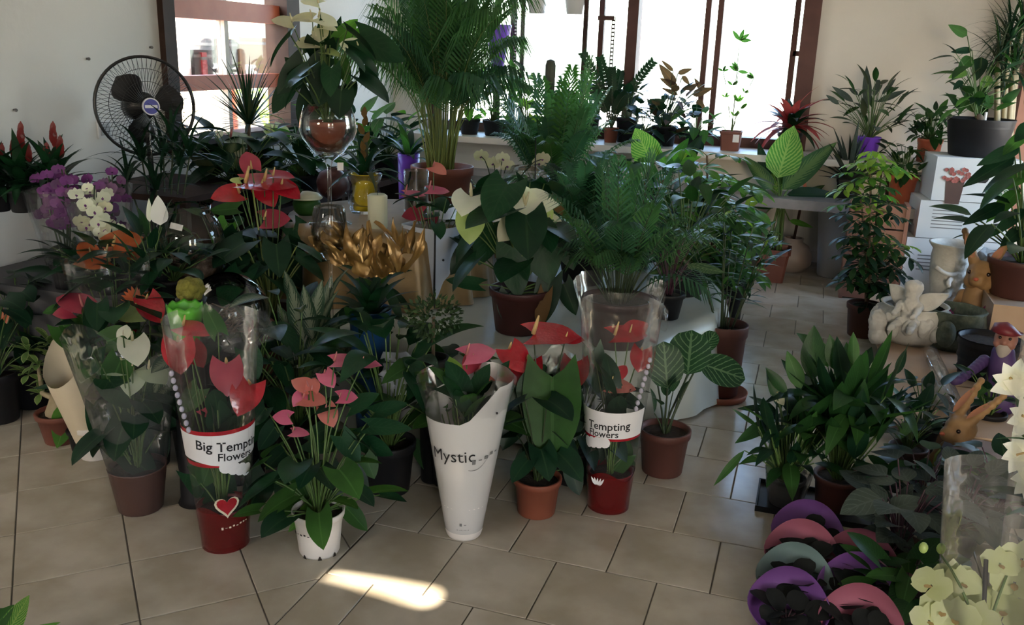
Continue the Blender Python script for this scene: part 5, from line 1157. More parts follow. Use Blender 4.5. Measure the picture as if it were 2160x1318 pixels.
clump('red_anthurium', 'small dark red anthurium between terracotta pot and printed film', 1205, 1030, .08, 'pot_black', ((1100, 790, .1, -90, .6, 'pt_darkred'), (1120, 885, .08, 30, .4, 'pt_red')), ['lf_dark'], 26, (.05, .16), (.03, .3), (.1, .16), hp=.14)
# crumpled clear film and light blue plastic in the middle of the front row
for px, py, d, w, h, lb, m in ((850, 790, 3.3, .20, .16, 'crumpled pale blue plastic wrap lying among the front pots', 'paper_blue'), (1155, 790, 3.25, .22, .20, 'crumpled pale satin bag between the red anthuriums', 'satin'), (510, 700, 3.05, .2, .2, 'crumpled clear film around the stems by the twig bowl', 'film_hazy'), (1380, 655, 3.5, .12, .16, 'shiny crumpled clear film beside the dark red palm pot', 'film_hazy')):
    q = P(px, py, d); mb = MB(); K = 26; M = 7; vs = [q]; fs = []
    for b in range(1, M):
        for a in range(K):
            w_ = 2*math.pi*a/K; rr_ = b/(M-1)*(1+.22*math.sin(3*w_+px)+.13*math.sin(7*w_+py)); s_, t_ = rr_*math.cos(w_), rr_*math.sin(w_)
            vs.append(q+EX*s_*w*.5+EU*t_*h*.5+tocam(q)*(.035*math.sin(9*s_+5*t_+px)+.025*math.sin(14*t_-9*s_)-.05*rr_*rr_))
    for a in range(K): fs.append((0, 1+a, 1+(a+1) % K))
    for b in range(M-2):
        for a in range(K): fs.append((1+b*K+a, 1+(b+1)*K+a, 1+(b+1)*K+(a+1) % K, 1+b*K+(a+1) % K))
    mb.add(vs, fs); solo('plastic_wrap', lb, 'wrap', mb, m, q)

# bottom corner leaf close to the camera
T = Thing('leafy_plant', 'green pointed leaves at the lowest picture corner', 'potted plant', F(-40, 1420)); cr = add_pot(T, 'pot_black', .06, .05, .08); d = dep(T.loc)
for b, t, w, m in (((10, 1345), (62, 1255), .45, 'lf_dief'), ((-20, 1330), (30, 1275), .5, 'lf_mid'), ((20, 1350), (128, 1312), .2, 'lf_bright')): px_leaf(T, cr, b, t, w, m, 'ovate', d=d-.02, up=.3)
foliage(T, cr, 8, (.02, .08), (.02, .08), (.08, .12), .5, ['lf_mid', 'lf_dark'], 'ovate')

# ------------------------------------------------------------------ back left, under the red window
T = Thing('plant_shelf', 'dark wooden plant shelf beneath the red framed window', 'shelf', (-3.35, 4.9, 0)); mb = MB(); mb.box((XL+.01, 4.3, .62), (-2.95, 6.6, .66)); T.part('board', mb, 'frame_dark', False)
for y in (4.35, 5.4, 6.45):
    mb = MB(); mb.box((XL+.03, y, 0), (-3.0, y+.05, .62)); T.part('support', mb, 'frame_dark', False)
zs_ = .66
def atS(px, py, x): q = AX(px, py, x); return V(q[0], q[1], zs_)
T = Thing('spiky_dracaena', 'dracaena with a spiky fan of thin leaves before the red window', 'potted plant', atS(528, 400, -3.05)); cr = add_pot(T, 'pot_black', .10, .08, .18); d = dep(cr); top = P(525, 262, d); mb = MB(); mb.stalk(cr, top, .012, .010); T.part('trunk', mb, 'bark')
rosette(T, top, 64, (.30, .46), .016, ['lf_drac', 'lf_drac', 'lf_dark'], 'strap', (-15, 88), .03, .08, name='leaf', nt=6)
T = Thing('white_anthurium', 'small white-green anthurium in front of the spiky dracaena', 'potted plant', atS(500, 430, -3.12)); cr = add_pot(T, 'pot_black', .08, .065, .12); d = dep(cr)
for (px, py, s, an, f_, m) in ((503, 292, .15, 10, .3, 'pt_greenish'), (497, 325, .11, -95, .6, 'pt_cream'), (485, 345, .12, 185, .3, 'pt_cream'), (462, 283, .05, 60, .5, 'pt_white')): anth_flower(T, cr, px, py, d-.05, s, an, f_, m, 'spadix_p')
foliage(T, cr, 24, (.06, .2), (.08, .3), (.14, .2), .7, ['lf_dark', 'lf_anth'], tilt=(-50, 10))
T = Thing('white_anthurium', 'small white anthurium standing against the dark leaves near the goblet', 'potted plant', atS(590, 420, -3.1)); cr = add_pot(T, 'pot_black', .08, .065, .12); d = dep(cr)
for (px, py, s, an, f_, m) in ((588, 282, .14, -40, .5, 'pt_greenish'), (552, 292, .10, 200, .4, 'pt_white'), (570, 270, .08, 100, .4, 'pt_green'), (600, 325, .07, 30, .4, 'pt_greenish')): anth_flower(T, cr, px, py, d-.05, s, an, f_, m, 'spadix_w')
foliage(T, cr, 24, (.06, .2), (.08, .3), (.14, .2), .7, ['lf_dark', 'lf_anth', 'lf_mid'], tilt=(-50, 10))
for px, py, lb, m in ((420, 440, 'dark leafy plant on the wall shelf nearest the fan', ['lf_dark', 'lf_drac']), (455, 460, 'leafy plant with narrow grey leaves below the spiky dracaena', ['lf_varieg', 'lf_dark', 'lf_dark']), (640, 440, 'dark leafy plant on the wall shelf behind the goblet', ['lf_dark', 'lf_mid']), (760, 330, 'leafy plant with glossy leaves behind the yellow pot', ['lf_mid', 'lf_dark', 'lf_anth']), (815, 330, 'leafy plant with bright glossy leaves next to the purple pot', ['lf_mid', 'lf_bright', 'lf_dark'])):
    q = atS(px, py, -3.02); q[1] = min(max(q[1], 4.3), 6.5); T = Thing('leafy_plant', lb, 'potted plant', q); T.loc = q; cr = add_pot(T, 'pot_black', .10, .08, .16); foliage(T, cr, 36, (.05, .26), (.04, .34), (.16, .26), .42, m, 'ovate', tilt=(-50, 35))
q = P(470, 470, 4.2); T = Thing('leafy_plant', 'low dark plant with glossy leaves above the fishbowl rim', 'potted plant', V(q[0], q[1], 0)); T.loc = V(q[0], q[1], 0); cr = add_pot(T, 'pot_black', .11, .09, .5); foliage(T, cr, 44, (.06, .28), (.06, .34), (.14, .22), .4, ['lf_dark', 'lf_dark', 'lf_mid', 'lf_varieg'], 'ovate', tilt=(-40, 30))

# ------------------------------------------------------------------ mass of foliage towards the back window
def stand_plant(name, label, px, py, d, ztop, potm='pot_black', rt=.11, hp=.2):
    q = P(px, py, d); z0 = 0.
    if np.linalg.norm((q-TC)[:2]) < TR-.06: z0 = TZ+.004; hp = max(.16, hp-TZ)
    T = Thing(name, label, 'potted plant', V(q[0], q[1], z0)); T.loc = V(q[0], q[1], z0)
    cr = add_pot(T, potm, rt, rt*.8, hp); return T, cr
T, cr = stand_plant('chamaedorea', 'feathery green palm reaching up before the window mullion', 1165, 480, 5.75, 0, 'terracotta_dark', .14, .3)
for i in range(44):
    a = 2.399*i; r = U(.08, .50); h = U(.45, 1.02)*(1.1-.6*r); tp = cr+V(math.cos(a)*r, math.sin(a)*r, h); frond(T, cr+V(math.cos(a)*.05, math.sin(a)*.05, 0), tp, UP*(.12+.2*r), 16, U(.12, .19), .018, RNG.choice(['lf_palm', 'lf_palm2', 'lf_mid']), 'stem_green', .004, .4, .4)
T, cr = stand_plant('chamaedorea', 'smaller dark palm behind the white anthurium blooms', 1230, 560, 4.75, 0, 'pot_black', .13, .45)
for i in range(44):
    a = 2.399*i; r = U(.08, .44); h = U(.15, .5)*(1.1-.6*r); tp = cr+V(math.cos(a)*r, math.sin(a)*r, h); frond(T, cr+V(math.cos(a)*.05, math.sin(a)*.05, 0), tp, UP*(.12+.2*r), 16, U(.10, .16), .013, RNG.choice(['lf_palm2', 'lf_palm2', 'lf_dark']), 'stem_green', .004, .35, .4)
def umbrella_tree(T, cr, stems, nl, L, m, spread=.16, zlo=.25):
    for (sx, sy, sz) in stems:
        tp = cr+V(sx, sy, sz); mb = MB(); mb.stalk(cr, tp, .008, .006, V(sx*-.2, sy*-.2, .05), k=8); T.part('stem', mb, 'bark')
        for k in range(nl):
            t = zlo+(1-zlo)*k/(nl-1); q = cr+(tp-cr)*t; a = 2.399*k+sx*9; o = V(math.cos(a), math.sin(a), 0); B = q+o*U(.6, 1.15)*spread+UP*U(.0, .06)
            palmate(T, q, B, 8, L*U(.85, 1.1), .34, m(t) if callable(m) else m, 'stem_green', U(.15, .6))
T, cr = stand_plant('umbrella_tree', 'bright umbrella tree with glossy fingered leaves before the sill', 1490, 590, 5.1, 0, 'terracotta_dark', .14, .3)
zt = zat(cr[0], cr[1], 330)-cr[2]
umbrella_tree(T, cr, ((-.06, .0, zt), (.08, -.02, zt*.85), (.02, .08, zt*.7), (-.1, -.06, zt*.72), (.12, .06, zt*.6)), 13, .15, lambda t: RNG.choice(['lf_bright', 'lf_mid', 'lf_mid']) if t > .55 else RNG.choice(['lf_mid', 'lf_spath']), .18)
T, cr = stand_plant('rubber_plant', 'broad dark leaved rubber plant among the foliage by the sill', 1385, 520, 5.9, 0, 'pot_black', .14, .4)
foliage(T, cr, 34, (.05, .3), (.1, .62), (.2, .3), .4, ['lf_dark', 'lf_anth', 'lf_mid'], 'ovate', tilt=(-20, 70))
for b, t, w, m in (((1375, 345), (1340, 270), .75, 'lf_dief'), ((1405, 350), (1380, 300), .25, 'lf_bright'), ((1430, 345), (1480, 330), .3, 'lf_bright'), ((1425, 340), (1455, 320), .4, 'lf_yel'), ((1350, 400), (1400, 380), .7, 'lf_brown'), ((1370, 430), (1340, 460), .7, 'lf_brown')): px_leaf(T, cr, b, t, w, m, 'ovate', d=5.7, up=.3)
for px, py, d, lb, m in ((1330, 440, 5.2, 'dark bushy plant behind the parlour palm fronds', ['lf_dark', 'lf_palm2', 'lf_mid']), (1530, 500, 5.5, 'lemon and green leafed bush beside the dieffenbachia', ['lf_mid', 'lf_yel', 'lf_dark', 'lf_bright']), (1060, 400, 6.1, 'green broad-leaved bush behind the glass bowls', ['lf_mid', 'lf_dark', 'lf_bright']), (1440, 480, 4.6, 'leafy bush between parlour palm and umbrella tree', ['lf_dark', 'lf_mid', 'lf_spath'])):
    T, cr = stand_plant('leafy_plant', lb, px, py+100, d, 0, 'pot_black', .13, .35); foliage(T, cr, 56, (.05, .30), (.02, .48), (.12, .2), .42, m, 'ovate', tilt=(-40, 45))
# white orchid above the glass bowls
T, cr = stand_plant('moth_orchid', 'cream moth orchid with two stems above the glass bowls', 1050, 470, 5.35, 0, 'pot_black', .07, .6)
for (px, py) in ((1060, 335), (1040, 345), (1145, 335), (1015, 330), (1070, 350), (1138, 345)):
    q = P(px, py, 5.3); mb = MB(); mb.stalk(cr, q, .004, .003, UP*.2); s_ = T.part('flower_spike', mb, 'stem_dark'); orchid_flower(T, q, .085, tocam(q)+V(U(-.4, .4), 0, .2), 'pt_cream', s_)
mb = MB(); q = P(1130, 430, 5.25); mb.stalk(V(q[0], q[1], .5), P(1130, 290, 5.25), .004, .004); T.part('support_stick', mb, 'ink')

# ------------------------------------------------------------------ on the window sill
def onS(px, py, y, z=.90): q = AY(px, py, y); return V(q[0], y, z)
T = Thing('cactus', 'brown columnar cactus standing on the window sill', 'cactus', onS(1155, 290, 7.45)); cr = add_pot(T, 'pot_black', .07, .055, .11); zt = zat(T.loc[0], T.loc[1], 125)
mb = MB(); mb.lathe([(.036, .09), (.04, .2), (.04, zt-.95), (.03, zt-.91), (.001, zt-.90)], 24, T.loc, wob=lambda a, t: (1+.10*math.cos(10*a), 0)); T.part('column', mb, 'cactus')
def vine(T, cr, n, r, h, L, m, kind='heart'): foliage(T, cr, n, r, h, L, .75, m, kind, tilt=(-60, 20))
for px, lb, m, hgt in ((1110, 'climbing ivy with lime leaves in front of the cactus', ['lf_yel', 'lf_bright', 'lf_dark'], .40), (1195, 'dark vine with heart leaves on the sill beside the cactus', ['lf_dark', 'lf_dark', 'lf_bright'], .36), (1040, 'leafy plant with bright leaves at the shadowed sill end', ['lf_mid', 'lf_bright', 'lf_dark'], .5), (990, 'tall bright leafy plant beside the window frame', ['lf_mid', 'lf_bright'], .7)):
    q = onS(px, 290, 7.35); T = Thing('leafy_plant', lb, 'potted plant', q); cr = add_pot(T, 'pot_black', .09, .07, .13); vine(T, cr, 40, (.03, .24), (-.02, hgt), (.09, .14), m)
# arching zz plants
def zz(T, cr, stems, L=.075):
    for (tx, ty, dd) in stems:
        tp = P(tx, ty, dep(cr)+dd); mb = MB(); C = (cr+tp)/2+UP*.10-nrm((tp-cr)*V(1, 1, 0))*.02; pts = [(1-t)**2*cr+2*t*(1-t)*C+t*t*tp for t in [i/9 for i in range(10)]]; mb.tube(pts, [.007*(1-.7*i/9) for i in range(10)], 5, 1)
        for k in range(13):
            t = .3+.7*k/13; p = (1-t)**2*cr+2*t*(1-t)*C+t*t*tp; tg = nrm(2*(1-t)*(C-cr)+2*t*(tp-C)); sd = nrm(np.cross(tg, tocam(p)))
            for s in (-1, 1): mb.leaf(p, p+nrm(sd*s*.8+tg*.8)*L*(1-.3*t), L*.38, tocam(p), 'ovate', nt=4, ns=2)
        T.part('frond', mb, ['lf_dark', 'stem_dark'])
T = Thing('zz_plant', 'zz plant with arching feathered stems in small red pot on sill', 'potted plant', onS(1288, 290, 7.4)); cr = add_pot(T, 'terracotta', .06, .05, .12); zz(T, cr, ((1228, 110, -.1), (1265, 120, 0), (1380, 128, 0), (1310, 150, .1), (1340, 180, -.1), (1250, 190, -.1), (1290, 145, -.05), (1320, 200, -.15)))
for px, py, lb in ((1240, 290, 'dark pot bound plant in front of the window mullion'), (1320, 300, 'second dark bushy plant in front of the window mullion')):
    q = onS(px, py, 7.5); T = Thing('leafy_plant', lb, 'potted plant', q); cr = add_pot(T, 'pot_black', .09, .075, .2); foliage(T, cr, 30, (.03, .14), (0, .3), (.09, .14), .6, ['lf_dark'], 'ovate', tilt=(-30, 60))
T = Thing('croton', 'brown leaved croton silhouetted against the bright window', 'potted plant', onS(1400, 300, 7.4)); cr = add_pot(T, 'pot_black', .10, .08, .16); d = dep(cr)
for b, t, w, m in (((1425, 180), (1390, 135), .35, 'lf_croton'), ((1430, 185), (1392, 165), .35, 'lf_croton'), ((1420, 150), (1395, 127), .25, 'lf_croton'), ((1430, 155), (1460, 145), .35, 'lf_croton'), ((1440, 160), (1455, 180), .4, 'lf_croton'), ((1460, 200), (1505, 185), .35, 'lf_croton'), ((1400, 230), (1365, 212), .8, 'lf_dark'), ((1470, 210), (1490, 240), .4, 'lf_croton'), ((1430, 200), (1395, 185), .25, 'lf_croton'), ((1450, 190), (1475, 175), .4, 'lf_croton'), ((1480, 190), (1465, 165), .35, 'lf_croton')): px_leaf(T, cr, b, t, w, m, 'ovate', d=d, up=.1, pm='stem_dark', pet=.004)
foliage(T, cr, 60, (.04, .24), (-.06, .30), (.10, .15), .5, ['lf_dark', 'lf_croton', 'lf_dark'], 'ovate', tilt=(-50, 50))
for px, lb in ((1355, 'dark heart leaved plant at the mullion foot'), (1465, 'pale green leafy plant beside the croton')):
    q = onS(px, 305, 7.3); T = Thing('leafy_plant', lb, 'potted plant', q); cr = add_pot(T, 'pot_black', .08, .065, .12); foliage(T, cr, 34, (.03, .18), (-.04, .24), (.1, .15), .5, ['lf_dark', 'lf_mid'] if px > 1400 else ['lf_dark'], 'ovate', tilt=(-50, 40))
T = Thing('coffee_seedling', 'thin leggy seedling in square terracotta pot with white label', 'potted plant', onS(1541, 300, 7.38)); cr = square_pot(T, 'terracotta_mat', .082, .068, .15); d = dep(cr)
mb = MB(); q = T.loc+V(.045, -.082, .10); mb.obox(q, (V(1, 0, 0), V(0, .1, 1), V(0, -1, .1)), (.024, .032, .001)); T.part('label_card', mb, 'paper_white', False)
for (px, py, L_) in ((1560, 70, .14), (1557, 135, .12), (1525, 135, .07), (1545, 165, .08), (1530, 190, .06), (1556, 200, .10), (1590, 150, .09), (1570, 180, .06), (1562, 215, .1), (1550, 230, .08)):
    q = P(px, py+15, d); mb = MB(); mb.stalk(cr, q, .003, .0018, UP*.08); T.part('stem', mb, 'stem_green')
    for k in range(4):
        e = nrm(EX*U(-1, 1)+EU*U(-.1, 1.2)); mb = MB(); mb.leaf(q, q+e*L_*.7, L_*.22, tocam(q), 'lance', nt=5, ns=2); T.part('leaf', mb, 'lf_mid' if py < 190 else 'lf_bright')
T = Thing('red_bromeliad', 'dark red bromeliad rosette on the sill corner', 'potted plant', onS(1662, 320, 7.36)); cr = add_pot(T, 'pot_black', .09, .07, .16); d = dep(cr)
rosette(T, cr+UP*.05, 44, (.24, .38), .07, ['lf_redcord', 'lf_redcord', 'lf_redcord', 'lf_dark'], 'strap', (-25, 70), .10, .2)
# purple potted plant and neighbours on the ledge
T = Thing('silver_plant', 'grey-green long-leaved plant in a glossy purple pot', 'potted plant', onS(1828, 330, 7.30)); cr = add_pot(T, 'pot_purple', .085, .062, .17, style='plain'); d = dep(cr)
for b, t, w in (((1830, 230), (1828, 138), .2), ((1850, 215), (1912, 190), .2), ((1800, 215), (1755, 182), .25), ((1770, 220), (1742, 200), .3), ((1860, 200), (1890, 165), .2), ((1840, 200), (1862, 178), .35), ((1810, 200), (1790, 185), .35)): px_leaf(T, cr, b, t, w, 'lf_grey', 'lance', d=d, up=.25)
foliage(T, cr, 46, (.05, .24), (.08, .42), (.12, .2), .28, ['lf_grey', 'lf_drac', 'lf_spath'], 'lance', tilt=(-30, 60))
T = Thing('aloe', 'spiky grey aloe in a square black pot on the stone bench', 'potted plant', V(*AY(1788, 395, 7.2)[:2], .62)); cr = square_pot(T, 'pot_black', .082, .07, .14); rosette(T, cr, 44, (.22, .52), .04, ['lf_grey', 'lf_drac', 'lf_grey'], 'strap', (10, 85), .02, .06, fold=.35)
for px, py, y, z, lb, hp in ((1898, 425, 7.15, .62, 'leafy plant in a bright orange pot on the stone bench', .18), (1957, 330, 7.42, .90, 'leafy plant in a bright orange pot on the upper ledge', .15)):
    T = Thing('leafy_plant', lb, 'potted plant', onS(px, py, y, z)); cr = add_pot(T, 'pot_orange', .10 if z < .7 else .085, .078, hp+.02); foliage(T, cr, 60, (.02, .17), (.0, .24), (.08, .13), .45, ['lf_spath', 'lf_mid', 'lf_dark', 'lf_spath'], 'ovate', tilt=(-60, 50))
T = Thing('terracotta_pot', 'empty terracotta pot standing behind the orange potted plant', 'pot', V(*AY(1880, 420, 7.35)[:2], .62)); add_pot(T, 'terracotta_dark', .085, .07, .2)
T = Thing('bead_strip', 'thin orange red ribbon hanging off the ledge', 'ribbon', onS(1700, 330, 7.12)); mb = MB(); q = AY(1698, 395, 7.10); mb.obox(q, (V(1, 0, .2), V(0, 1, 0), V(-.2, 0, 1)), (.012, .003, .10)); T.part('ribbon', mb, 'pot_orange', False)

# ------------------------------------------------------------------ right hand side: dieffenbachia, bin, umbrella tree
T = Thing('dieffenbachia', 'tall dieffenbachia with big pale striped leaf in square terracotta pot', 'potted plant', fl(1623, 597, .12)); cr = square_pot(T, 'terracotta_mat', .125, .095, .25); d = dep(cr)
for i in range(7):
    a = i*.9; tp = P(1640+U(-18, 18), U(400, 440), d); mb = MB(); mb.stalk(cr+V(math.cos(a)*.05, math.sin(a)*.05, 0), tp, .014, .008); T.part('cane', mb, 'stem_green')
cn = P(1645, 420, d)
for b, t, w, m, dd in (((1640, 375), (1675, 265), .62, 'lf_dief', -.15), ((1650, 400), (1765, 300), .3, 'lf_dief_dk', -.05), ((1630, 400), (1570, 330), .35, 'lf_dief_dk', 0), ((1620, 380), (1600, 300), .3, 'lf_dark', .1), ((1660, 410), (1775, 415), .28, 'lf_dark', 0), ((1625, 420), (1545, 380), .3, 'lf_dief_dk', .0), ((1640, 430), (1555, 430), .3, 'lf_spath', 0), ((1680, 380), (1690, 300), .25, 'lf_yel', 0), ((1645, 390), (1660, 330), .4, 'lf_mid', .05), ((1600, 470), (1560, 440), .3, 'lf_mid', 0), ((1665, 465), (1715, 480), .25, 'lf_bright', 0), ((1655, 440), (1740, 390), .28, 'lf_dief_dk', .1), ((1635, 410), (1650, 310), .4, 'lf_dief', .1)):
    px_leaf(T, cn, b, t, w, m, 'ovate', d=d+dd, up=.25, arch=.04, pet=.006)
c = V(*AY(1762, 560, 7.25)[:2], 0); T = Thing('plastic_bin', 'pale grey tapered plastic bin against the back wall', 'bin', c); h = zat(c[0], c[1], 437); mb = MB()
mb.lathe([(.125, 0), (.13, .01), (.165, h*.75), (.168, h*.76), (.178, h-.01), (.18, h), (.172, h), (.12, .03)], 32, c, cap0=True); T.part('bin_body', mb, 'grey_plastic'); mb = MB(); mb.lathe([(.174, h-.012), (.186, h-.012), (.186, h+.006), (.174, h+.006)], 32, c); T.part('rim', mb, 'grey_plastic')
c = V(*AY(1668, 560, 7.3)[:2], 0); T = Thing('clay_jar', 'brown clay jar in the shade under the stone bench', 'jar', c); mb = MB(); mb.lathe([(.10, 0), (.15, .06), (.155, .12), (.12, .2), (.07, .23), (.075, .26), (.06, .26)], 24, c, cap0=True); T.part('jar_body', mb, 'skirt_tile'); mb = MB(); mb.tube([c+UP*.25, c+UP*.5+V(.02, 0, 0)], .012, 6); T.part('stake', mb, 'frame_dark')
q = AY(1835, 560, 6.75); T = Thing('timber_crate', 'tall salmon coloured timber crate behind the umbrella tree', 'crate', V(q[0], 6.75, 0)); x = q[0]; hh = zat(x, 6.6, 430)
for k, (lo, hi) in enumerate((((x-.19, 6.55, 0), (x-.165, 6.8, hh)), ((x+.165, 6.55, 0), (x+.19, 6.8, hh)))):
    mb = MB(); mb.box(lo, hi); T.part('side_board', mb, 'orange_wood', False)
for k in range(4):
    mb = MB(); mb.box((x-.165, 6.56, .01+k*hh/4), (x+.165, 6.58, .01+k*hh/4+hh/4-.012)); T.part('slat', mb, 'orange_wood', False)
T = Thing('umbrella_tree', 'tall dark umbrella tree with pale top in brown pot by angel planter', 'potted plant', fl(1816, 715, .09)); cr = add_pot(T, 'terracotta_dark', .105, .085, .2); d = dep(cr)
def st(px, py): q = P(px, py, d); return tuple(q-cr)
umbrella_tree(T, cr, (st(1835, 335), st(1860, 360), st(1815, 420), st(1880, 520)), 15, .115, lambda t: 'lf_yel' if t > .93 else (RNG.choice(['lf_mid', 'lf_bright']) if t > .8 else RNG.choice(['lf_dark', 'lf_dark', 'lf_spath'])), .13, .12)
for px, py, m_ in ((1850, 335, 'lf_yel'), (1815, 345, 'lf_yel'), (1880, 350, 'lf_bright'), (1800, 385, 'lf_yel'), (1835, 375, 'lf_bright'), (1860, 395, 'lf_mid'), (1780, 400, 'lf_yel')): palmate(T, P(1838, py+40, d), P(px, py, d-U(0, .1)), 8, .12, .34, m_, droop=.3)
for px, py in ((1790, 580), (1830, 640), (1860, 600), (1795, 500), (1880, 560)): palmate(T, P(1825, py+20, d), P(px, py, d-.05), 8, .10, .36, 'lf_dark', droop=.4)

# low platform of flattened cartons
PX0, PX1, PY0, PY1, PZ = .46, 1.75, 3.95, 6.45, .10
T = Thing('carton_platform', 'low platform covered with flattened brown cartons', 'platform', (PX0, PY0, 0)); mb = MB(); mb.box((PX0+.05, PY0+.05, 0), (PX1, PY1, PZ-.012)); T.part('base_frame', mb, 'cardboard_dark', False)
for k, (y0_, y1_, dz, sk) in enumerate(((PY0, 4.62, 0, .0), (4.60, 5.4, .004, .02), (5.38, PY1, .0, 0))):
    mb = MB(); mb.obox(((PX0+PX1)/2, (y0_+y1_)/2, PZ-.006+dz), (V(1, sk, 0), V(-sk, 1, 0), V(0, 0, 1)), ((PX1-PX0)/2, (y1_-y0_)/2, .004)); T.part('cardboard_sheet', mb, 'cardboard', False)
PT = PZ+.003
def onP(px, py, r=0.): return fl(px, py, r, PT)
# printed white cartons
bx = F(1990, 592)[0]; y_ = 6.95
bw = .285
zt1, zt2, zt3 = zat(.95, y_-.2, 332), zat(.95, y_-.2, 425), zat(.95, y_-.2, 505)
def carton(label, x, y, z0, z1, w, dpt, rot):
    T = Thing('plant_carton', label, 'carton', (x, y, z0)); ax = (V(math.cos(rot), math.sin(rot), 0), V(-math.sin(rot), math.cos(rot), 0), UP)
    mb = MB(); mb.obox((x, y, (z0+z1)/2), ax, (w, dpt, (z1-z0)/2-.002)); T.part('carton_body', mb, 'box_white', False)
    return T, ax, V(x, y, (z0+z1)/2)-ax[1]*(dpt+.001)
xb = AY(1998, 560, y_)[0]; rot = .10
T, ax, fc_ = carton('white printed carton at the bottom of the stack', xb-.02, y_, .0, zt3, bw+.03, .2, rot)
for k in range(5): mb = MB(); mb.obox(fc_+ax[0]*-.16+ax[2]*(.10-.025*k), (ax[0], ax[2], ax[1]), (.07, .004, .0008)); T.part('print', mb, 'ink_grey', False)
T, ax, fc_ = carton('white printed carton in the middle of the stack with small pot emblem', xb+.0, y_, zt3+.001, zt2, bw+.0, .2, rot)
for k in range(7): mb = MB(); mb.obox(fc_+ax[0]*-.10+ax[2]*(.09-.024*k), (ax[0], ax[2], ax[1]), (.10, .003, .0008)); T.part('print', mb, 'ink_grey', False)
def emblem(T, fc_, ax, dx, dz, s, m):
    for k in (-1, 0, 1):
        mb = MB(); b = fc_+ax[0]*dx+ax[2]*(dz-s*.5); mb.leaf(b, b+ax[0]*k*s*.55+ax[2]*s*(1. if k == 0 else .82), s*.5, -ax[1], 'ovate', nt=7, ns=2); T.part('emblem', mb, m)
emblem(T, fc_, ax, .12, -.06, .07, 'ink'); mb = MB(); mb.obox(fc_+ax[0]*.12+ax[2]*-.12, (ax[0], ax[2], ax[1]), (.035, .03, .0008)); T.part('emblem', mb, 'ink_grey', False)
T, ax, fc_ = carton('topmost white carton printed with a red flowering pot and tulip mark', xb+.04, y_, zt2+.001, zt1, bw-.02, .2, rot)
hz = (zt1-zt2)
mb = MB(); q = fc_+ax[0]*-.13-ax[2]*hz*.22
mb.add([q+ax[0]*a+ax[2]*b-ax[1]*.001 for a, b in ((-.06, .06), (.06, .06), (.045, -.10), (-.045, -.10))], [(3, 2, 1, 0)]); T.part('printed_pot', mb, 'pot_brown', False)
for k in range(26):
    a = U(0, 6.28); r = math.sqrt(U(0, 1)); c0 = q+ax[0]*.085*r*math.cos(a)+ax[2]*(.095+.055*r*math.sin(a))-ax[1]*(.0015+.0002*k); mb = MB(); mb.leaf(c0-ax[2]*.014, c0+ax[2]*.014, .028, -ax[1], 'round', nt=4, ns=2); T.part('printed_bloom', mb, 'box_print_red')
emblem(T, fc_, ax, .035, hz*.10, .085, 'ink')
def flat_text(T, c, ax, txt, size, m, name='print'):
    cu = bpy.data.curves.new('txt', 'FONT'); cu.body = txt; cu.size = size; cu.align_x = 'CENTER'; cu.resolution_u = 2; cu.offset = size*.012; ob = bpy.data.objects.new('txt', cu); COL.objects.link(ob); bpy.context.view_layer.update()
    me = ob.evaluated_get(bpy.context.evaluated_depsgraph_get()).to_mesh(); mb = MB(); mb.add([c+ax[0]*v.co.x+ax[2]*v.co.y-ax[1]*.002 for v in me.vertices], [tuple(p.vertices) for p in me.polygons]); bpy.data.objects.remove(ob); bpy.data.curves.remove(cu); T.part(name, mb, m, False)
flat_text(T, fc_+ax[0]*.16-ax[2]*hz*.30, ax, 'rosso', .085, 'ink_green')
# black planter on the cartons
T = Thing('black_planter', 'big black planter with white level stick on the top carton', 'potted plant', V(xb+.06, y_+.02, zt1)); hp = zat(xb+.06, y_-.1, 252)-zt1
cr = add_pot(T, 'pot_black', .215, .175, hp, style='plain', n=32); mb = MB(); q = cr+V(.0, -.14, -.02); mb.tube([q, q+UP*.10], .009, 8); T.part('level_stick', mb, 'white_plastic'); d = dep(cr)
mb = MB(); mb.stalk(cr, P(2060, 250, d), .03, .02, UP*.05); T.part('trunk', mb, 'bark')
for b, t, w, m in (((2040, 75), (2000, 52), .45, 'lf_mid'), ((2050, 105), (2005, 110), .35, 'lf_dark'), ((2040, 150), (2000, 165), .5, 'lf_dief'), ((2050, 190), (2020, 245), .25, 'lf_mid'), ((2090, 160), (2065, 190), .5, 'lf_dief'), ((2050, 120), (2020, 150), .6, 'lf_mid'), ((2030, 170), (2010, 190), .5, 'lf_dark'), ((2070, 120), (2060, 170), .6, 'lf_dark'), ((2080, 230), (2095, 200), .5, 'lf_mid'), ((2040, 210), (2070, 240), .6, 'lf_mid')): px_leaf(T, P(2062, 250, d), b, t, w, m, 'ovate', d=d, up=.25, pet=.004)
foliage(T, P(2060, 215, d), 40, (.04, .22), (-.1, .34), (.12, .2), .45, ['lf_mid', 'lf_dark', 'lf_spath'], 'ovate', tilt=(-50, 50))
# spiky dracaena beside it
q = V(*P(2125, 500, 6.3)[:2], 0); T = Thing('spiky_dracaena', 'shaggy thin-leaved dracaena on leaning trunks at the far side wall', 'potted plant', q); T.loc = q; cr = add_pot(T, 'pot_black', .13, .11, .3); d = dep(cr)
for (px, py, n) in ((2128, 85, 60), (2105, 130, 46), (2155, 60, 50), (2140, 150, 30)):
    tp = P(px, py, 6.2); mb = MB(); mb.stalk(cr, tp, .03, .018, UP*.1-EX*.05, k=8); T.part('trunk', mb, 'trunk_pale'); rosette(T, tp, n, (.22, .42), .016, ['lf_drac', 'lf_dark', 'lf_spath'], 'strap', (-55, 85), .08, .22, nt=6)
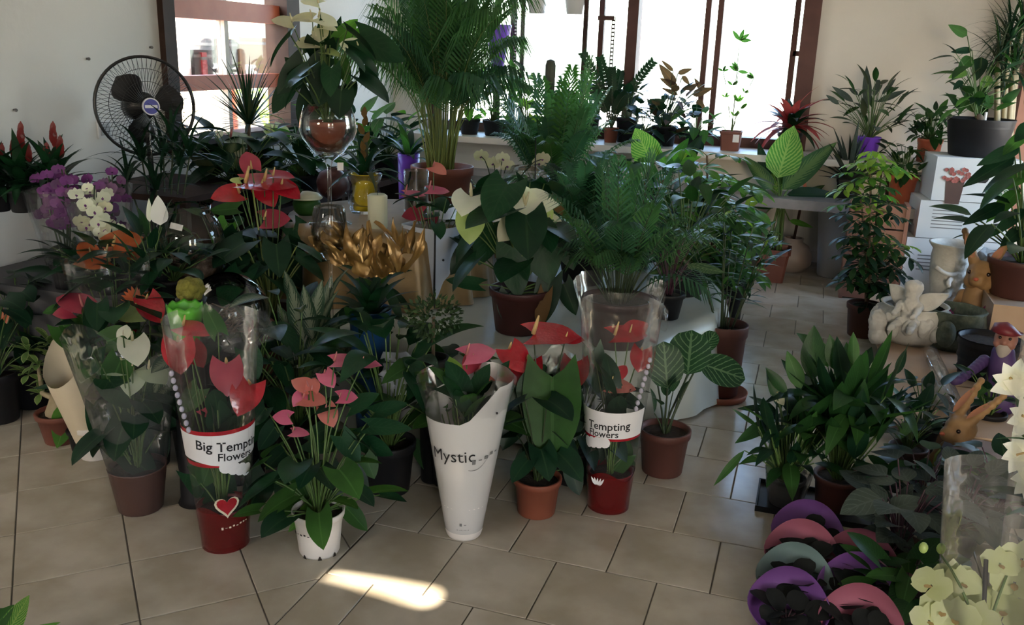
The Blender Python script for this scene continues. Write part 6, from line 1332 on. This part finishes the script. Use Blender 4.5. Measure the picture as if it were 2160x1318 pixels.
# red and yellow boards
for px, lb, m, w in ((2092, 'narrow upright yellow plastic strip beside the cartons', 'yellow_plastic', .012), (2107, 'narrow upright dark red plastic strip beside the cartons', 'red_plastic', .03)):
    q = P(px, 300, 6.1); zt = zat(q[0], q[1], 285); mb = MB(); mb.box((q[0]-w, q[1]-.02, 0), (q[0]+w, q[1]+.02, zt)); T = Thing('display_strip', lb, 'strip', V(q[0], q[1], 0)); T.part('strip_board', mb, m, False); mb = MB(); mb.box((q[0]-w-.02, q[1]-.05, 0), (q[0]+w+.02, q[1]+.05, .02)); T.part('foot', mb, 'pot_black', False)

# ------------------------------------------------------------------ garden ornaments
def blob(T, name, balls, m, voxel=.008, smooth=3):
    mb = MB()
    for b in balls: mb.ball(b[0], b[1], 14, 10, 0, b[2] if len(b) > 2 else None)
    o = T.part(name, mb, m); r = o.modifiers.new('remesh', 'REMESH'); r.mode = 'VOXEL'; r.voxel_size = voxel; r.use_smooth_shade = True
    s = o.modifiers.new('smooth', 'SMOOTH'); s.iterations = smooth; s.factor = .6
    if m.startswith('stone'):
        tx = bpy.data.textures.get('carving') or bpy.data.textures.new('carving', 'CLOUDS'); tx.noise_scale = .03
        dm = o.modifiers.new('carve', 'DISPLACE'); dm.texture = tx; dm.strength = .018; dm.mid_level = .5; dm.texture_coords = 'LOCAL'
    return o
def capsule(a, b, r0, r1, n=9):
    a = np.asarray(a); b = np.asarray(b); return [(a+(b-a)*i/(n-1), r0+(r1-r0)*i/(n-1)) for i in range(n)]
def rabbit(label, base, s, fdir, ears, shirt=True, tilt=0.):
    T = Thing('rabbit_figurine', label, 'figurine', base); T.loc = np.asarray(base); f = nrm(fdir); r = nrm(np.cross(f, UP)); c = T.loc
    hd = c+UP*.36*s
    body = [(c+UP*.05*s, (.11*s, .11*s, .05*s))]+capsule(c+UP*.10*s, c+UP*.25*s, .11*s, .075*s)
    blob(T, 'body', body, 'lilac' if shirt else 'rabbit', .01*s/.9)
    ax = (r, f, np.cross(r, f)); head = [(hd, (.085*s, .10*s, .085*s), ax), (hd+f*.075*s-UP*.02*s, (.055*s, .06*s, .05*s), ax), (hd+f*.04*s-UP*.04*s+r*.035*s, .05*s), (hd+f*.04*s-UP*.04*s-r*.035*s, .05*s)]
    for e in ears: head += capsule(hd+UP*.05*s+e[0]*r*.04*s, hd+UP*.05*s+(e[0]*r*e[1]+UP*e[2]-f*e[3])*s, .036*s, .022*s, 7)
    h = blob(T, 'head', head, 'rabbit', .007*s/.9)
    for e in ears:
        a = hd+UP*.09*s+e[0]*r*.05*s+f*.028*s; b = hd+UP*.045*s+(e[0]*r*e[1]+UP*e[2]-f*e[3])*s*.92+f*.022*s; mb = MB(); mb.leaf(a, b, .045*s, f, 'lance'); T.part('inner_ear', mb, 'rabbit_inner', parent=h)
    for k in (-1, 1):
        mb = MB(); mb.ball(hd+f*.072*s+UP*.018*s+k*r*.052*s, .013*s, 10, 7); T.part('eye', mb, 'eye', parent=h)
    mb = MB(); mb.ball(hd+f*.135*s-UP*.008*s, (.016*s, .016*s, .011*s), 10, 7); T.part('nose', mb, 'nose', parent=h)
    for k in (-1, 1):
        blob(T, 'arm', capsule(c+UP*.22*s+k*r*.08*s, c+UP*.11*s+k*r*.11*s+f*.08*s, .032*s, .028*s)+[(c+UP*.10*s+k*r*.10*s+f*.10*s, .03*s)], 'rabbit', .007)
        blob(T, 'foot', capsule(c+UP*.03*s+k*r*.07*s+f*.03*s, c+UP*.025*s+k*r*.085*s+f*.15*s, .035*s, .03*s), 'rabbit', .007)
        if shirt:
            mb = MB(); mb.tube([c+UP*.245*s+k*r*.055*s+f*.03*s, c+UP*.19*s+k*r*.05*s+f*.098*s, c+UP*.12*s+k*r*.045*s+f*.108*s], .009*s, 6); T.part('strap', mb, 'lime')
    return T
q = onP(2030, 985, .1); q = V(*P(2010, 990, 3.55)[:2], 0.)
s1 = (zat(q[0], q[1], 905)-0)/.36
rabbit('tan rabbit figurine in lilac shirt with lime straps facing the aisle', q, s1, -EX*.9-_F*.35*V(1, 1, 0), ((1, .04, .22, .14), (-1, .06, .15, .22)))
q2 = onP(2046, 705, .1); rabbit('tan rabbit figurine with pointed ears behind the pink shells', q2, (zat(q2[0], q2[1], 578)-PT)/.36, nrm((CAM-q2)*V(1, 1, 0))-EX*.2, ((1, .13, .20, .0), (-1, .11, .16, .0)), False)
# angel vase
def cherub(T, c, s, f, m='stone_white', sit=True):
    f = nrm(f); r = nrm(np.cross(f, UP)); hd = c+UP*.20*s
    b = [(hd, (.045*s, .045*s, .052*s)), (hd+UP*.03*s, (.05*s, .05*s, .035*s))]+capsule(c+UP*.05*s, c+UP*.14*s, .05*s, .042*s)
    for k in (-1, 1): b += capsule(c+UP*.13*s+k*r*.05*s, c+UP*.09*s+k*r*.05*s+f*.10*s, .02*s, .016*s)+capsule(c+UP*.04*s+k*r*.03*s, c+UP*.01*s+k*r*.05*s+f*.12*s, .028*s, .018*s)
    blob(T, 'cherub', b, m, .006)
    for k in (-1, 1):
        mb = MB(); mb.leaf(c+UP*.12*s-f*.03*s+k*r*.02*s, c+UP*.20*s-f*.08*s+k*r*.16*s, .09*s, nrm(f+UP*.2), 'ovate', fold=.3, wave=.05); o = T.part('wing', mb, m); so_ = o.modifiers.new('solid', 'SOLIDIFY'); so_.thickness = .012*s
q = onP(1990, 668, .14); T = Thing('angel_vase', 'tall stone-white vase with carved cherub holding garland', 'planter', q); T.loc = q; h = zat(q[0], q[1], 512)-PT
mb = MB(); mb.lathe([(.10, 0), (.13, .02), (.10, .06), (.105, .12), (.125, h*.55), (.13, h*.8), (.125, h*.9), (.15, h*.97), (.155, h), (.14, h), (.118, h*.9), (.10, .1)], 32, q, cap0=True); T.part('vase_body', mb, 'stone_white')
fdir = nrm((CAM-q)*V(1, 1, 0)); cherub(T, q+fdir*.12+EX*.05+UP*.13, .95, fdir)
mb = MB(); pts = [q+fdir*.14+EX*(-.10+.2*i/8)*1.0+UP*(h*.72-.05*math.sin(math.pi*i/8)) for i in range(9)]; mb.tube(pts, .014, 8); T.part('garland', mb, 'stone_white')
# angel pot
q = onP(1915, 735, .18); T = Thing('angel_planter', 'round weathered white planter with leaning winged cherub', 'planter', q); T.loc = q; h = zat(q[0], q[1], 640)-PT
mb = MB(); mb.lathe([(.13, 0), (.17, .03), (.20, .12), (.19, h*.8), (.17, h*.95), (.18, h), (.165, h), (.16, h*.9)], 36, q, cap0=True); o_ = T.part('planter_body', mb, 'stone_white')
for k in range(16):
    a = 2*math.pi*k/16+.2; blob(T, 'relief', [(q+V(.195*math.cos(a), .195*math.sin(a), h*.45+.03*math.sin(3*a)), (.035, .035, .05)), (q+V(.19*math.cos(a+.15), .19*math.sin(a+.15), h*.7), .028)], 'stone_white', .007)
fdir = nrm((CAM-q)*V(1, 1, 0)); cherub(T, q+fdir*.15-EX*.02+UP*(h-.10), 1.0, fdir-EX*.4); blob(T, 'cherub_head', [(q+fdir*.12-EX*.19+UP*.13, (.05, .05, .055)), (q+fdir*.12-EX*.19+UP*.16, .045), (q+fdir*.13-EX*.18+UP*.06, .05)], 'stone_white', .006)
# gnarled grey stone planter, shells, green planters
q = onP(2098, 640, .16); T = Thing('bark_planter', 'gnarled grey stone planter behind the rabbit', 'planter', q); T.loc = q; h = zat(q[0], q[1], 535)-PT; mb = MB(); mb.lathe([(.15, 0), (.17, .05), (.15, h*.5), (.17, h*.9), (.16, h), (.14, h), (.13, h*.6)], 40, q, cap0=True, wob=lambda a, t: (1+.06*math.sin(7*a+5*t)+.04*math.sin(15*a), .02*math.sin(6*a)*t)); T.part('planter_body', mb, 'stone_grey')
for px, py, lb in ((2012, 722, 'magenta shell ornament beside the green stone planter'), (2068, 722, 'magenta shell ornament leaning on the carton box')):
    q = onP(px, py, .05); q[2] = PT+.02; T = Thing('shell_ornament', lb, 'ornament', V(q[0], q[1], PT)); T.loc = V(q[0], q[1], PT); z_ = zat(q[0], q[1], 640)
    for k in range(7): mb = MB(); e = nrm(EX*math.cos(.3+k*.42)+UP*math.sin(.3+k*.42)); mb.leaf(V(q[0], q[1], PT+.01), V(q[0], q[1], PT+.01)+e*(z_-PT)*.95, .07, tocam(q), 'obov', fold=.3); T.part('rib', mb, 'magenta')
q = onP(2000, 745, .15); T = Thing('stone_planter', 'dark green mossy stone planter with oval relief', 'planter', q); T.loc = q; h = zat(q[0], q[1], 650)-PT; mb = MB(); mb.lathe([(.12, 0), (.15, .03), (.165, h*.6), (.15, h*.9), (.16, h), (.14, h), (.12, h*.5)], 32, q, cap0=True, wob=lambda a, t: (1+.03*math.sin(9*a+6*t), 0)); T.part('planter_body', mb, 'stone_green'); fdir = nrm((CAM-q)*V(1, 1, 0)); mb = MB(); mb.ball(q+fdir*.155-EX*.03+UP*h*.5, (.05, .05, .075), 14, 10); T.part('relief', mb, 'stone_green')
q = onP(2060, 735, .14); T = Thing('stone_bowl', 'low mossy stone bowl with painted flowers', 'planter', V(*q[:2], PT)); mb = MB(); h = zat(q[0], q[1], 680)-PT; mb.lathe([(.09, 0), (.13, .03), (.15, h*.8), (.155, h), (.135, h), (.10, h*.5), (.001, h*.4)], 30, T.loc, cap0=True); T.part('bowl_body', mb, 'stone_green')
for k in range(5): mb = MB(); a = az_to_cam(T.loc)-1.0+.35*k; mb.ball(T.loc+V(.15*math.cos(a), .15*math.sin(a), h*.75), .025, 8, 6); T.part('painted_flower', mb, 'magenta' if k % 2 else 'skin')
# black ribbed bucket and gnome
q = onP(2070, 812, .14); T = Thing('black_bucket', 'black ribbed bucket pot beside the gnome', 'pot', q); T.loc = q; h = zat(q[0], q[1], 712)-PT; add_pot(T, 'pot_black', .145, .12, h, style='ribbed', soil=True)
q = V(*P(2118, 800, 4.05)[:2], PT); T = Thing('gnome_figurine', 'gnome figurine with red hat and purple sleeve', 'figurine', q); T.loc = q; hd = P(2122, 715, 4.05); f = nrm((CAM-q)*V(1, 1, 0)-EX*.4); r = nrm(np.cross(f, UP)); s = (hd[2]-PT)/.30
blob(T, 'body', capsule(q+UP*.05, hd-UP*.07, .08, .05), 'gnome_purple', .008); h_ = blob(T, 'head', [(hd, (.05, .05, .055)), (hd+f*.048-UP*.005, .015), (hd+f*.028-UP*.018+r*.024, .023), (hd+f*.028-UP*.018-r*.024, .023)], 'skin', .006)
for k in (-1, 1): mb = MB(); mb.ball(hd+f*.046+UP*.015+k*r*.02, .007, 8, 6); T.part('eye', mb, 'eye', parent=h_)
mb = MB(); mb.tube([hd+UP*.026, hd+UP*.034, hd+UP*.05, hd+UP*.066+EX*.012], [.050, .066, .060, .022], 18); T.part('hat', mb, 'gnome_red'); blob(T, 'beard', capsule(hd-UP*.036+f*.028, hd-UP*.085+f*.038, .034, .014), 'beard', .006)
blob(T, 'arm', capsule(hd-UP*.12+r*.07, hd-UP*.16+f*.13-EX*.16, .03, .02)+[(hd-UP*.16+f*.13-EX*.18, .024)], 'gnome_purple', .006)
# open tan box with dark red potted plant on it
q = F(2130, 740, PT); c = V(1.30, 5.55, PT); T = Thing('open_carton', 'open tan cardboard box under the dark red potted plant', 'carton', c); T.loc = c; hb = zat(c[0]-.25, c[1]-.25, 640)-PT
for lo, hi in (((c[0]-.28, c[1]-.28, PT), (c[0]-.272, c[1]+.28, PT+hb)), ((c[0]-.272, c[1]-.28, PT), (c[0]+.35, c[1]-.272, PT+hb)), ((c[0]-.272, c[1]+.272, PT), (c[0]+.35, c[1]+.28, PT+hb)), ((c[0]+.342, c[1]-.272, PT), (c[0]+.35, c[1]+.272, PT+hb)), ((c[0]-.272, c[1]-.272, PT+hb-.03), (c[0]+.342, c[1]+.272, PT+hb-.022))):
    mb = MB(); mb.box(lo, hi); T.part('panel', mb, 'cardboard', False)
q = V(c[0]+.10, c[1]-.06, PT+hb-.021); q = V(*F(2148, 632, PT+hb-.02)[:2], PT+hb-.021); q[1] += .1
T = Thing('fiddle_plant', 'large dark glossy leaved plant in dark red pot at picture edge', 'potted plant', q); T.loc = q; cr = add_pot(T, 'terracotta_dark', .17, .13, zat(q[0], q[1], 545)-q[2]); d = dep(cr)
for b, t, w, m in (((2140, 330), (2030, 395), .3, 'lf_dark'), ((2150, 310), (2060, 350), .35, 'lf_anth'), ((2165, 280), (2110, 330), .4, 'lf_mid'), ((2150, 400), (2080, 470), .35, 'lf_mid'), ((2120, 430), (2030, 475), .35, 'lf_dark'), ((2160, 440), (2090, 500), .3, 'lf_anth'), ((2170, 350), (2120, 400), .6, 'lf_mid'), ((2160, 480), (2110, 520), .5, 'lf_dark'), ((2175, 260), (2140, 300), .6, 'lf_anth')): px_leaf(T, cr, b, t, w, m, 'ovate', d=d-.05, up=.4, pet=.006)
foliage(T, cr, 26, (.06, .3), (.1, .62), (.2, .3), .4, ['lf_dark', 'lf_anth'], 'ovate', tilt=(-50, 30), pet=.006)
# clear film roll on the platform edge
a, b = F(1962, 742, PT+.04), F(2030, 885, PT+.04); T = Thing('film_roll', 'shiny roll of clear film lying along the carton platform', 'film roll', V(a[0], a[1], PT)); mb = MB(); mb.tube([a, a+(b-a)*.3, a+(b-a)*.6, b], [.035, .038, .036, .032], 18, cap=False); T.part('film_tube', mb, 'film_hazy'); mb = MB(); mb.tube([a-UP*.004, b-UP*.004], .02, 14); T.part('inner_layer', mb, 'film_hazy')
# books and bags stacked between tree and cartons
for i, (px, m, lb) in enumerate(((1888, 'paper_white', 'pale upright folder leaning by the carton stack'), (1898, 'lilac', 'lilac upright folder leaning by the carton stack'), (1908, 'white_plastic', 'white plastic upright folder leaning by the carton stack'))):
    q = V(*F(px, 565)[:2], 0); zt = zat(q[0], q[1], 472+4*i); mb = MB(); mb.obox((q[0], q[1], zt/2), (V(1, .3, 0), V(-.3, 1, 0), UP), (.016, .12, zt/2)); T = Thing('folder', lb, 'folder', V(q[0], q[1], 0)); T.loc = V(q[0], q[1], 0); T.part('cover', mb, m, False); mb = MB(); mb.obox((q[0]+.002, q[1]+.004, zt/2+.004), (V(1, .3, 0), V(-.3, 1, 0), UP), (.012, .116, zt/2)); T.part('pages', mb, 'paper_white', False)

# small potted plants standing between rabbit and lilies
for px, py, lb, m, potm in ((1935, 960, 'small mossy green plant beside the lilac rabbit', ['lf_dark', 'lf_grey'], 'pot_black'), (1905, 1010, 'yellowing leafy plant by the tall lily', ['lf_mid', 'lf_dark'], 'pot_brown'), (2075, 930, 'dark leafy plant behind the rabbit ears', ['lf_dark', 'lf_mid'], 'pot_black')):
    q = fl(px, py, .06); T = Thing('leafy_plant', lb, 'potted plant', q); cr = add_pot(T, potm, .07, .055, .12); foliage(T, cr, 22, (.02, .1), (.02, .2), (.07, .11), .5, m, 'ovate', tilt=(-40, 50))
q = fl(1958, 905, .05); T = Thing('bird_figurine', 'small grey stone bird figurine on the carton', 'figurine', V(q[0], max(q[1], PY0+.1), PT)); c = T.loc = V(q[0], max(q[1], PY0+.12), PT)
blob(T, 'body', [(c+UP*.05, (.06, .045, .05)), (c+UP*.10-EX*.03, .038)], 'stone_grey', .006); mb = MB(); mb.tube([c+UP*.10-EX*.06, c+UP*.095-EX*.085], [.01, .002], 6); T.part('beak', mb, 'ink_grey')

# grey-leaved plant
T = Thing('silver_gesneria', 'plant with big velvety grey leaves beside the orchid film', 'potted plant', fl(1885, 1235, .08)); cr = add_pot(T, 'pot_brown', .075, .06, .11); d = dep(cr)
for b, t, w in (((1865, 1090), (1792, 1080), .6), ((1880, 1130), (1795, 1145), .75), ((1880, 1075), (1945, 1050), .7), ((1870, 1060), (1835, 1020), .7), ((1890, 1120), (1930, 1170), .7), ((1870, 1160), (1800, 1175), .6), ((1900, 1060), (1925, 1020), .6), ((1875, 1100), (1830, 1050), .6), ((1890, 1190), (1925, 1240), .6), ((1895, 1240), (1935, 1300), .7), ((1880, 1170), (1850, 1215), .6)): px_leaf(T, cr, b, t, w, 'lf_grey', 'ovate', d=d-U(-.03, .06), up=.55, pm='stem_purple', pet=.004)
foliage(T, cr, 26, (.04, .17), (.04, .26), (.10, .15), .75, ['lf_grey'], 'ovate', tilt=(-30, 15), pm='stem_purple')
for px, py, lb, m, kd, n_ in ((2010, 1180, 'velvety grey leaved plant half hidden behind the orchid film', ['lf_grey'], 'ovate', 30), (1930, 1120, 'dark leafy plant between the grey leaves and white card', ['lf_dark', 'lf_grey', 'lf_spath'], 'ovate', 30), (2090, 1130, 'dark bushy plant behind the orchid film', ['lf_dark', 'lf_mid', 'lf_dark'], 'ovate', 34), (1900, 1330, 'green heart leaved plant at the foot of the grey plant', ['lf_spath', 'lf_mid'], 'heart', 22)):
    q = fl(px, py, .06); T = Thing('leafy_plant', lb, 'potted plant', q); cr = add_pot(T, 'pot_black', .07, .055, .10); foliage(T, cr, n_, (.03, .14), (.02, .2 if kd == 'ovate' else .1), (.09, .13), .65, m, kd, tilt=(-35, 30), pm='stem_purple')

# violets in folded coloured card
def violet(label, px, py, m, s=1., ht=.13, yaw=0.):
    q = fl(px, py, .06); T = Thing('african_violet', label, 'potted plant', q); cr = add_pot(T, 'pot_black', .045*s, .038*s, .07*s); c = T.loc
    ca_ = az_to_cam(c)+yaw
    def wob_(a, t):
        bk = .5-.5*math.cos(a-ca_); return 1+t*(.05*math.cos(4*(a-ca_))+.22*bk*t-.34*(1-bk)**2), t*t*(.12*s*bk**1.2-.028*s)
    mb = MB(); mb.lathe([(.052*s, .002), (.07*s, .03*s), (.092*s, .055*s), (.105*s, .07*s)], 40, c, wob=wob_)
    o = T.part('card_wrap', mb, m); so_ = o.modifiers.new('solid', 'SOLIDIFY'); so_.thickness = .002
    foliage(T, cr, 13, (.015*s, .05*s), (.012*s, .04*s), (.055*s, .08*s), .95, 'lf_violet', 'round', tilt=(-10, 40), pet=.002, pm='stem_purple')
    return T
violet('african violet in purple card at the far end of the violet rows', 1692, 1205, 'card_purple', 1.02)
violet('african violet in pink card in the second violet row', 1680, 1255, 'card_pink', 1.02)
violet('african violet in teal card in the third violet row', 1664, 1312, 'card_teal', 1.0)
violet('african violet in purple card nearest the camera', 1650, 1375, 'card_purple', 1.0)
violet('african violet in pink card beside the grey leaved plant', 1800, 1278, 'card_pink', 1.02)
violet('african violet in purple card in front of the grey leaved plant', 1795, 1338, 'card_purple', 1.02)
violet('african violet in dusky card at the lowest picture edge', 1800, 1415, 'card_pink', 1.0)
violet('african violet in white card below the rabbit', 2048, 1078, 'card_white', 1.25)
# orchids close to the camera at the right edge
def spray(T, cr, pts, d, m, fs, lip='spadix_y'):
    for (px, py, s) in pts:
        q = P(px, py, d+U(-.05, .05)); orchid_flower(T, q, fs*s, tocam(q)+V(U(-.5, .5), U(-.2, .2), U(-.2, .5)), m, None, lip)
q = V(*P(2060, 1420, 2.42)[:2], 0); T = Thing('moth_orchid', 'pale lime moth orchid in clear film at the lower picture corner', 'potted plant', q); T.loc = q; cr = add_pot(T, 'pot_white', .075, .06, .13); d = 2.42
for (px, py) in ((1985, 1170), (2075, 1230), (2130, 1200)):
    mb = MB(); mb.stalk(cr, P(px, py, d), .005, .003, UP*.05); T.part('flower_spike', mb, 'stem_green')
mb = MB(); mb.tube([cr, P(2080, 1180, d-.03)], .006, 6); T.part('support_stick', mb, 'ink')
spray(T, cr, ((1965, 1235, 1), (2010, 1225, 1.1), (2045, 1265, 1), (1990, 1290, 1.1), (2110, 1190, .9), (2140, 1230, 1.1), (2120, 1290, 1.2), (2060, 1310, 1.1), (2155, 1180, 1), (1960, 1310, .9), (2030, 1230, .9), (2090, 1270, 1), (2015, 1305, 1.1), (2160, 1300, 1)), d, 'pt_lime', .105)
for px, py in ((1948, 1155), (1985, 1157)): mb = MB(); mb.ball(P(px, py, d), (.012, .012, .016), 8, 6); T.part('bud', mb, 'pt_green')
c = V(*P(2065, 1300, d)[:2], 0); zt = zat(c[0], c[1], 1010); sleeve(T, c, .09, .150, zt-.05, 'film_hazy', z0=.05, crimp=.02)
q = V(*P(2215, 1250, 2.55)[:2], 0); T = Thing('white_lily', 'white lily blooms in clear film at the picture edge', 'potted plant', q); T.loc = q; cr = add_pot(T, 'pot_white', .08, .065, .15); d = 2.5
for (px, py, ang, s) in ((2140, 815, 115, .085), (2164, 830, 75, .09), (2172, 885, 150, .08), (2160, 955, 195, .08), (2180, 1010, 180, .08)):
    q = P(px, py, d); mb = MB(); mb.stalk(cr, q, .005, .004, UP*.05); f_ = T.part('flower', mb, 'stem_green')
    for k in range(5):
        e = nrm(screen_dir(ang+(k-2)*38)+tocam(q)*.4); mb = MB(); mb.leaf(q, q+e*s, s*.6, nrm(tocam(q)+UP*.2), 'ovate', arch=.08, fold=.2); T.part('petal', mb, 'pt_purewhite', parent=f_)
    mb = MB(); mb.tube([q, q+nrm(screen_dir(ang)+tocam(q))*s*.5], .004, 5); T.part('stamen', mb, 'spadix_y', parent=f_)
foliage(T, cr, 14, (.03, .12), (.2, .5), (.12, .18), .25, ['lf_mid', 'lf_dark'], 'lance'); c = V(*P(2215, 1100, 2.5)[:2], 0); sleeve(T, c, .085, .155, zat(c[0], c[1], 740)-.05, 'film', z0=.05, crimp=.03)

# ------------------------------------------------------------------ window shelving and outdoors
T = Thing('window_etagere', 'slim black metal rack with glass shelf inside the back window', 'rack', (-2.4, 7.58, .90)); y_ = 7.6
xa, xb_ = AY(1102, 100, y_)[0], AY(1233, 100, y_)[0]
for x in (xa, xb_): mb = MB(); mb.box((x-.018, y_-.012, .90), (x+.018, y_+.012, 2.4)); T.part('upright', mb, 'black_metal' if x == xa else 'frame_dark', False)
zsf = AY(1150, 31, y_)[2]; mb = MB(); mb.box((AY(1005, 31, y_)[0], y_-.06, zsf-.006), (AY(1300, 31, y_)[0], y_+.06, zsf+.006)); T.part('glass_shelf', mb, 'glass_dark', False)
for x, n in ((AY(1086, 100, y_)[0], 34), (AY(1291, 100, y_)[0], 30)):
    mb = MB(); mb.box((x-.014, y_-.004, .95), (x-.009, y_+.004, zsf)); mb.box((x+.009, y_-.004, .95), (x+.014, y_+.004, zsf))
    for k in range(n): z = .96+(zsf-.97)*k/n; mb.box((x-.010, y_-.003, z), (x+.010, y_+.003, z+.012))
    T.part('perforated_strip', mb, 'frame_dark', False)
mb = MB(); mb.box((AY(1262, 33, y_)[0], y_-.01, zsf-.035), (AY(1296, 33, y_)[0], y_+.01, zsf+.0)); T.part('bracket', mb, 'frame_brown', False)
for px, lb in ((1133, 'pale pot on the glass shelf nearer the big palm'), (1212, 'pale pot on the glass shelf nearer the mullion')):
    q = V(*AY(px, 20, y_)[:2], zsf+.007); T = Thing('shelf_pot', lb, 'pot', q); T.loc = q; mb = MB(); mb.lathe([(.06, 0), (.065, .005), (.10, .20), (.105, .22), (.095, .22), (.06, .02)], 24, q, cap0=True); T.part('pot', mb, 'white_plastic'); mb = MB(); mb.lathe([(.108, .205), (.112, .21), (.112, .235), (.104, .235)], 24, q); T.part('rim', mb, 'white_plastic')
q = V(*AY(1050, 120, 7.5)[:2], .90); T = Thing('purple_pot', 'purple pot on a stand between palm and window frame', 'pot', q); T.loc = q; z1_ = AY(1050, 52, 7.5)[2]-.9; mb = MB(); mb.lathe([(.05, z1_-.35), (.055, z1_-.34), (.11, z1_-.02), (.115, z1_), (.105, z1_), (.06, z1_-.3)], 24, q, cap0=True); T.part('pot', mb, 'pot_purple'); mb = MB(); mb.tube([q, q+UP*(z1_-.35)], .03, 8); T.part('stem_stand', mb, 'black_metal')
# outside the red window
xo = -4.15
T = Thing('outdoor_shelf', 'red painted timber shelf outside the side window', 'shelf', (xo, 5.4, 0))
for z in (AX(475, 175, xo)[2],): mb = MB(); mb.box((xo-.25, 4.3, z-.04), (xo+.1, 7.6, z)); T.part('board', mb, 'red_wood', False); zsh = z
for y in (4.45, 6.0, 7.4): mb = MB(); mb.box((xo-.2, y, 0), (xo-.12, y+.08, zsh-.04)); T.part('leg', mb, 'red_wood', False)
def outbox(name, label, px0, px1, py, m, dy=.14, cat='box'):
    a, b = AX(px0, 165, xo)[1], AX(px1, 165, xo)[1]; zt = AX((px0+px1)/2, py, xo)[2]; T = Thing(name, label, cat, (xo, (a+b)/2, zsh)); T.loc = V(xo, (a+b)/2, zsh); mb = MB(); mb.box((xo-dy, a, zsh+.001), (xo+dy*.4, b, zt)); T.part('body', mb, m, False)
    mb = MB(); mb.box((xo-dy-.002, a-.004, zt-.05), (xo+dy*.4+.003, b+.004, zt-.03)); T.part('band', mb, 'ink_grey', False); return T
outbox('storage_box', 'dark grey wrapped box on the outdoor shelf', 398, 440, 105, 'cloth_grey'); outbox('storage_box', 'tall dark grey wrapped box on the outdoor shelf', 442, 490, 82, 'cloth_grey'); outbox('storage_box', 'brown cardboard box on the outdoor shelf', 495, 590, 80, 'cardboard_dark'); outbox('storage_box', 'small crimson box among the grey ones outside', 412, 422, 110, 'red_plastic', .17)
q = V(xo, AX(380, 160, xo)[1], zsh); T = Thing('ceramic_column', 'pale grey cylinder vase on the outdoor shelf', 'vase', q); T.loc = q; mb = MB(); mb.lathe([(.07, .001), (.075, .01), (.075, .42), (.06, .46), (.05, .46)], 24, q, cap0=True); T.part('vase_body', mb, 'white_plastic'); mb = MB(); mb.lathe([(.05, .46), (.06, .48), (.05, .49)], 20, q); T.part('lip', mb, 'cardboard')
# rockery and hedge outside
T = Thing('rockery', 'pale garden rock outside beneath the side window', 'rock', (-5.4, 6.3, 0)); mb = MB()
for k in range(3): mb.ball((-5.4+U(-.2, .2), 6.1+.7*k, .55), (.5, .55, .62), 14, 10)
T.part('rock', mb, 'rock')
mb = MB()
for i in range(2600):
    q = V(U(-7.6, -6.4), U(5.2, 12.5), U(.0, 1.0)); e = nrm(V(U(-1, 1), U(-1, 1), U(.2, 1.4))); mb.leaf(q, q+e*U(.12, .22), .05, nrm(V(U(-1, 1), U(-1, 1), U(0, 1))), 'lance', nt=2, ns=2)
o = solo('hedge', 'sunlit yellow-green hedge outside the side window', 'hedge', mb, 'grass', (-7, 8, 0)); o['kind'] = 'stuff'

# dark foliage closing the gap under the purple orchids, and frames of the openings beside the camera's view
for px, py, d, lb in ((40, 560, 3.55, 'dark bushy plant below the purple orchids at the picture edge'), (105, 590, 3.55, 'dark low plant beneath the purple orchids on the grey cloth'), (300, 590, 3.55, 'dark low plant beside the fishbowl foot'), (185, 600, 3.5, 'dark low plant under the white orchid')):
    q = P(px, py, d); q = V(min(max(q[0], LT[0]+.1), LT[1]-.1), min(max(q[1], LT[2]+.1), LT[3]-.1), lt); T = Thing('leafy_plant', lb, 'potted plant', q); cr = add_pot(T, 'pot_black', .07, .055, .09)
    foliage(T, cr, 30, (.04, .16), (-.01, .14), (.10, .16), .45, ['lf_dark', 'lf_dark', 'lf_anth'], 'ovate', tilt=(-35, 40))
T, cr, d = clump('leafy_plant', 'dark leafy plant below the grey cloth edge by the orange bromeliad', 40, 838, .1, 'pot_black', (), ['lf_dark', 'lf_anth'], 34, (.05, .18), (.05, .36), (.12, .18), .5, 'ovate', hp=.2)
for nm, (y0, y1, z0, z1) in (('window_3', (5.3, 7.3, .5, 2.4)), ('window_4', (-.9, .1, .7, 2.2))):
    mb = MB()
    for lo, hi in (((XR-.02, y0, z0), (XR+.12, y0+.05, z1)), ((XR-.02, y1-.05, z0), (XR+.12, y1, z1)), ((XR-.02, y0+.05, z0), (XR+.12, y1-.05, z0+.05)), ((XR-.02, y0+.05, z1-.05), (XR+.12, y1-.05, z1))): mb.box(lo, hi)
    w = struct(nm, mb, 'frame_brown'); mb = MB(); mb.box((XR+.05, y0+.05, z0+.05), (XR+.056, y1-.05, z1-.05)); make_obj('pane', mb, 'glass_pane', w, None, False)
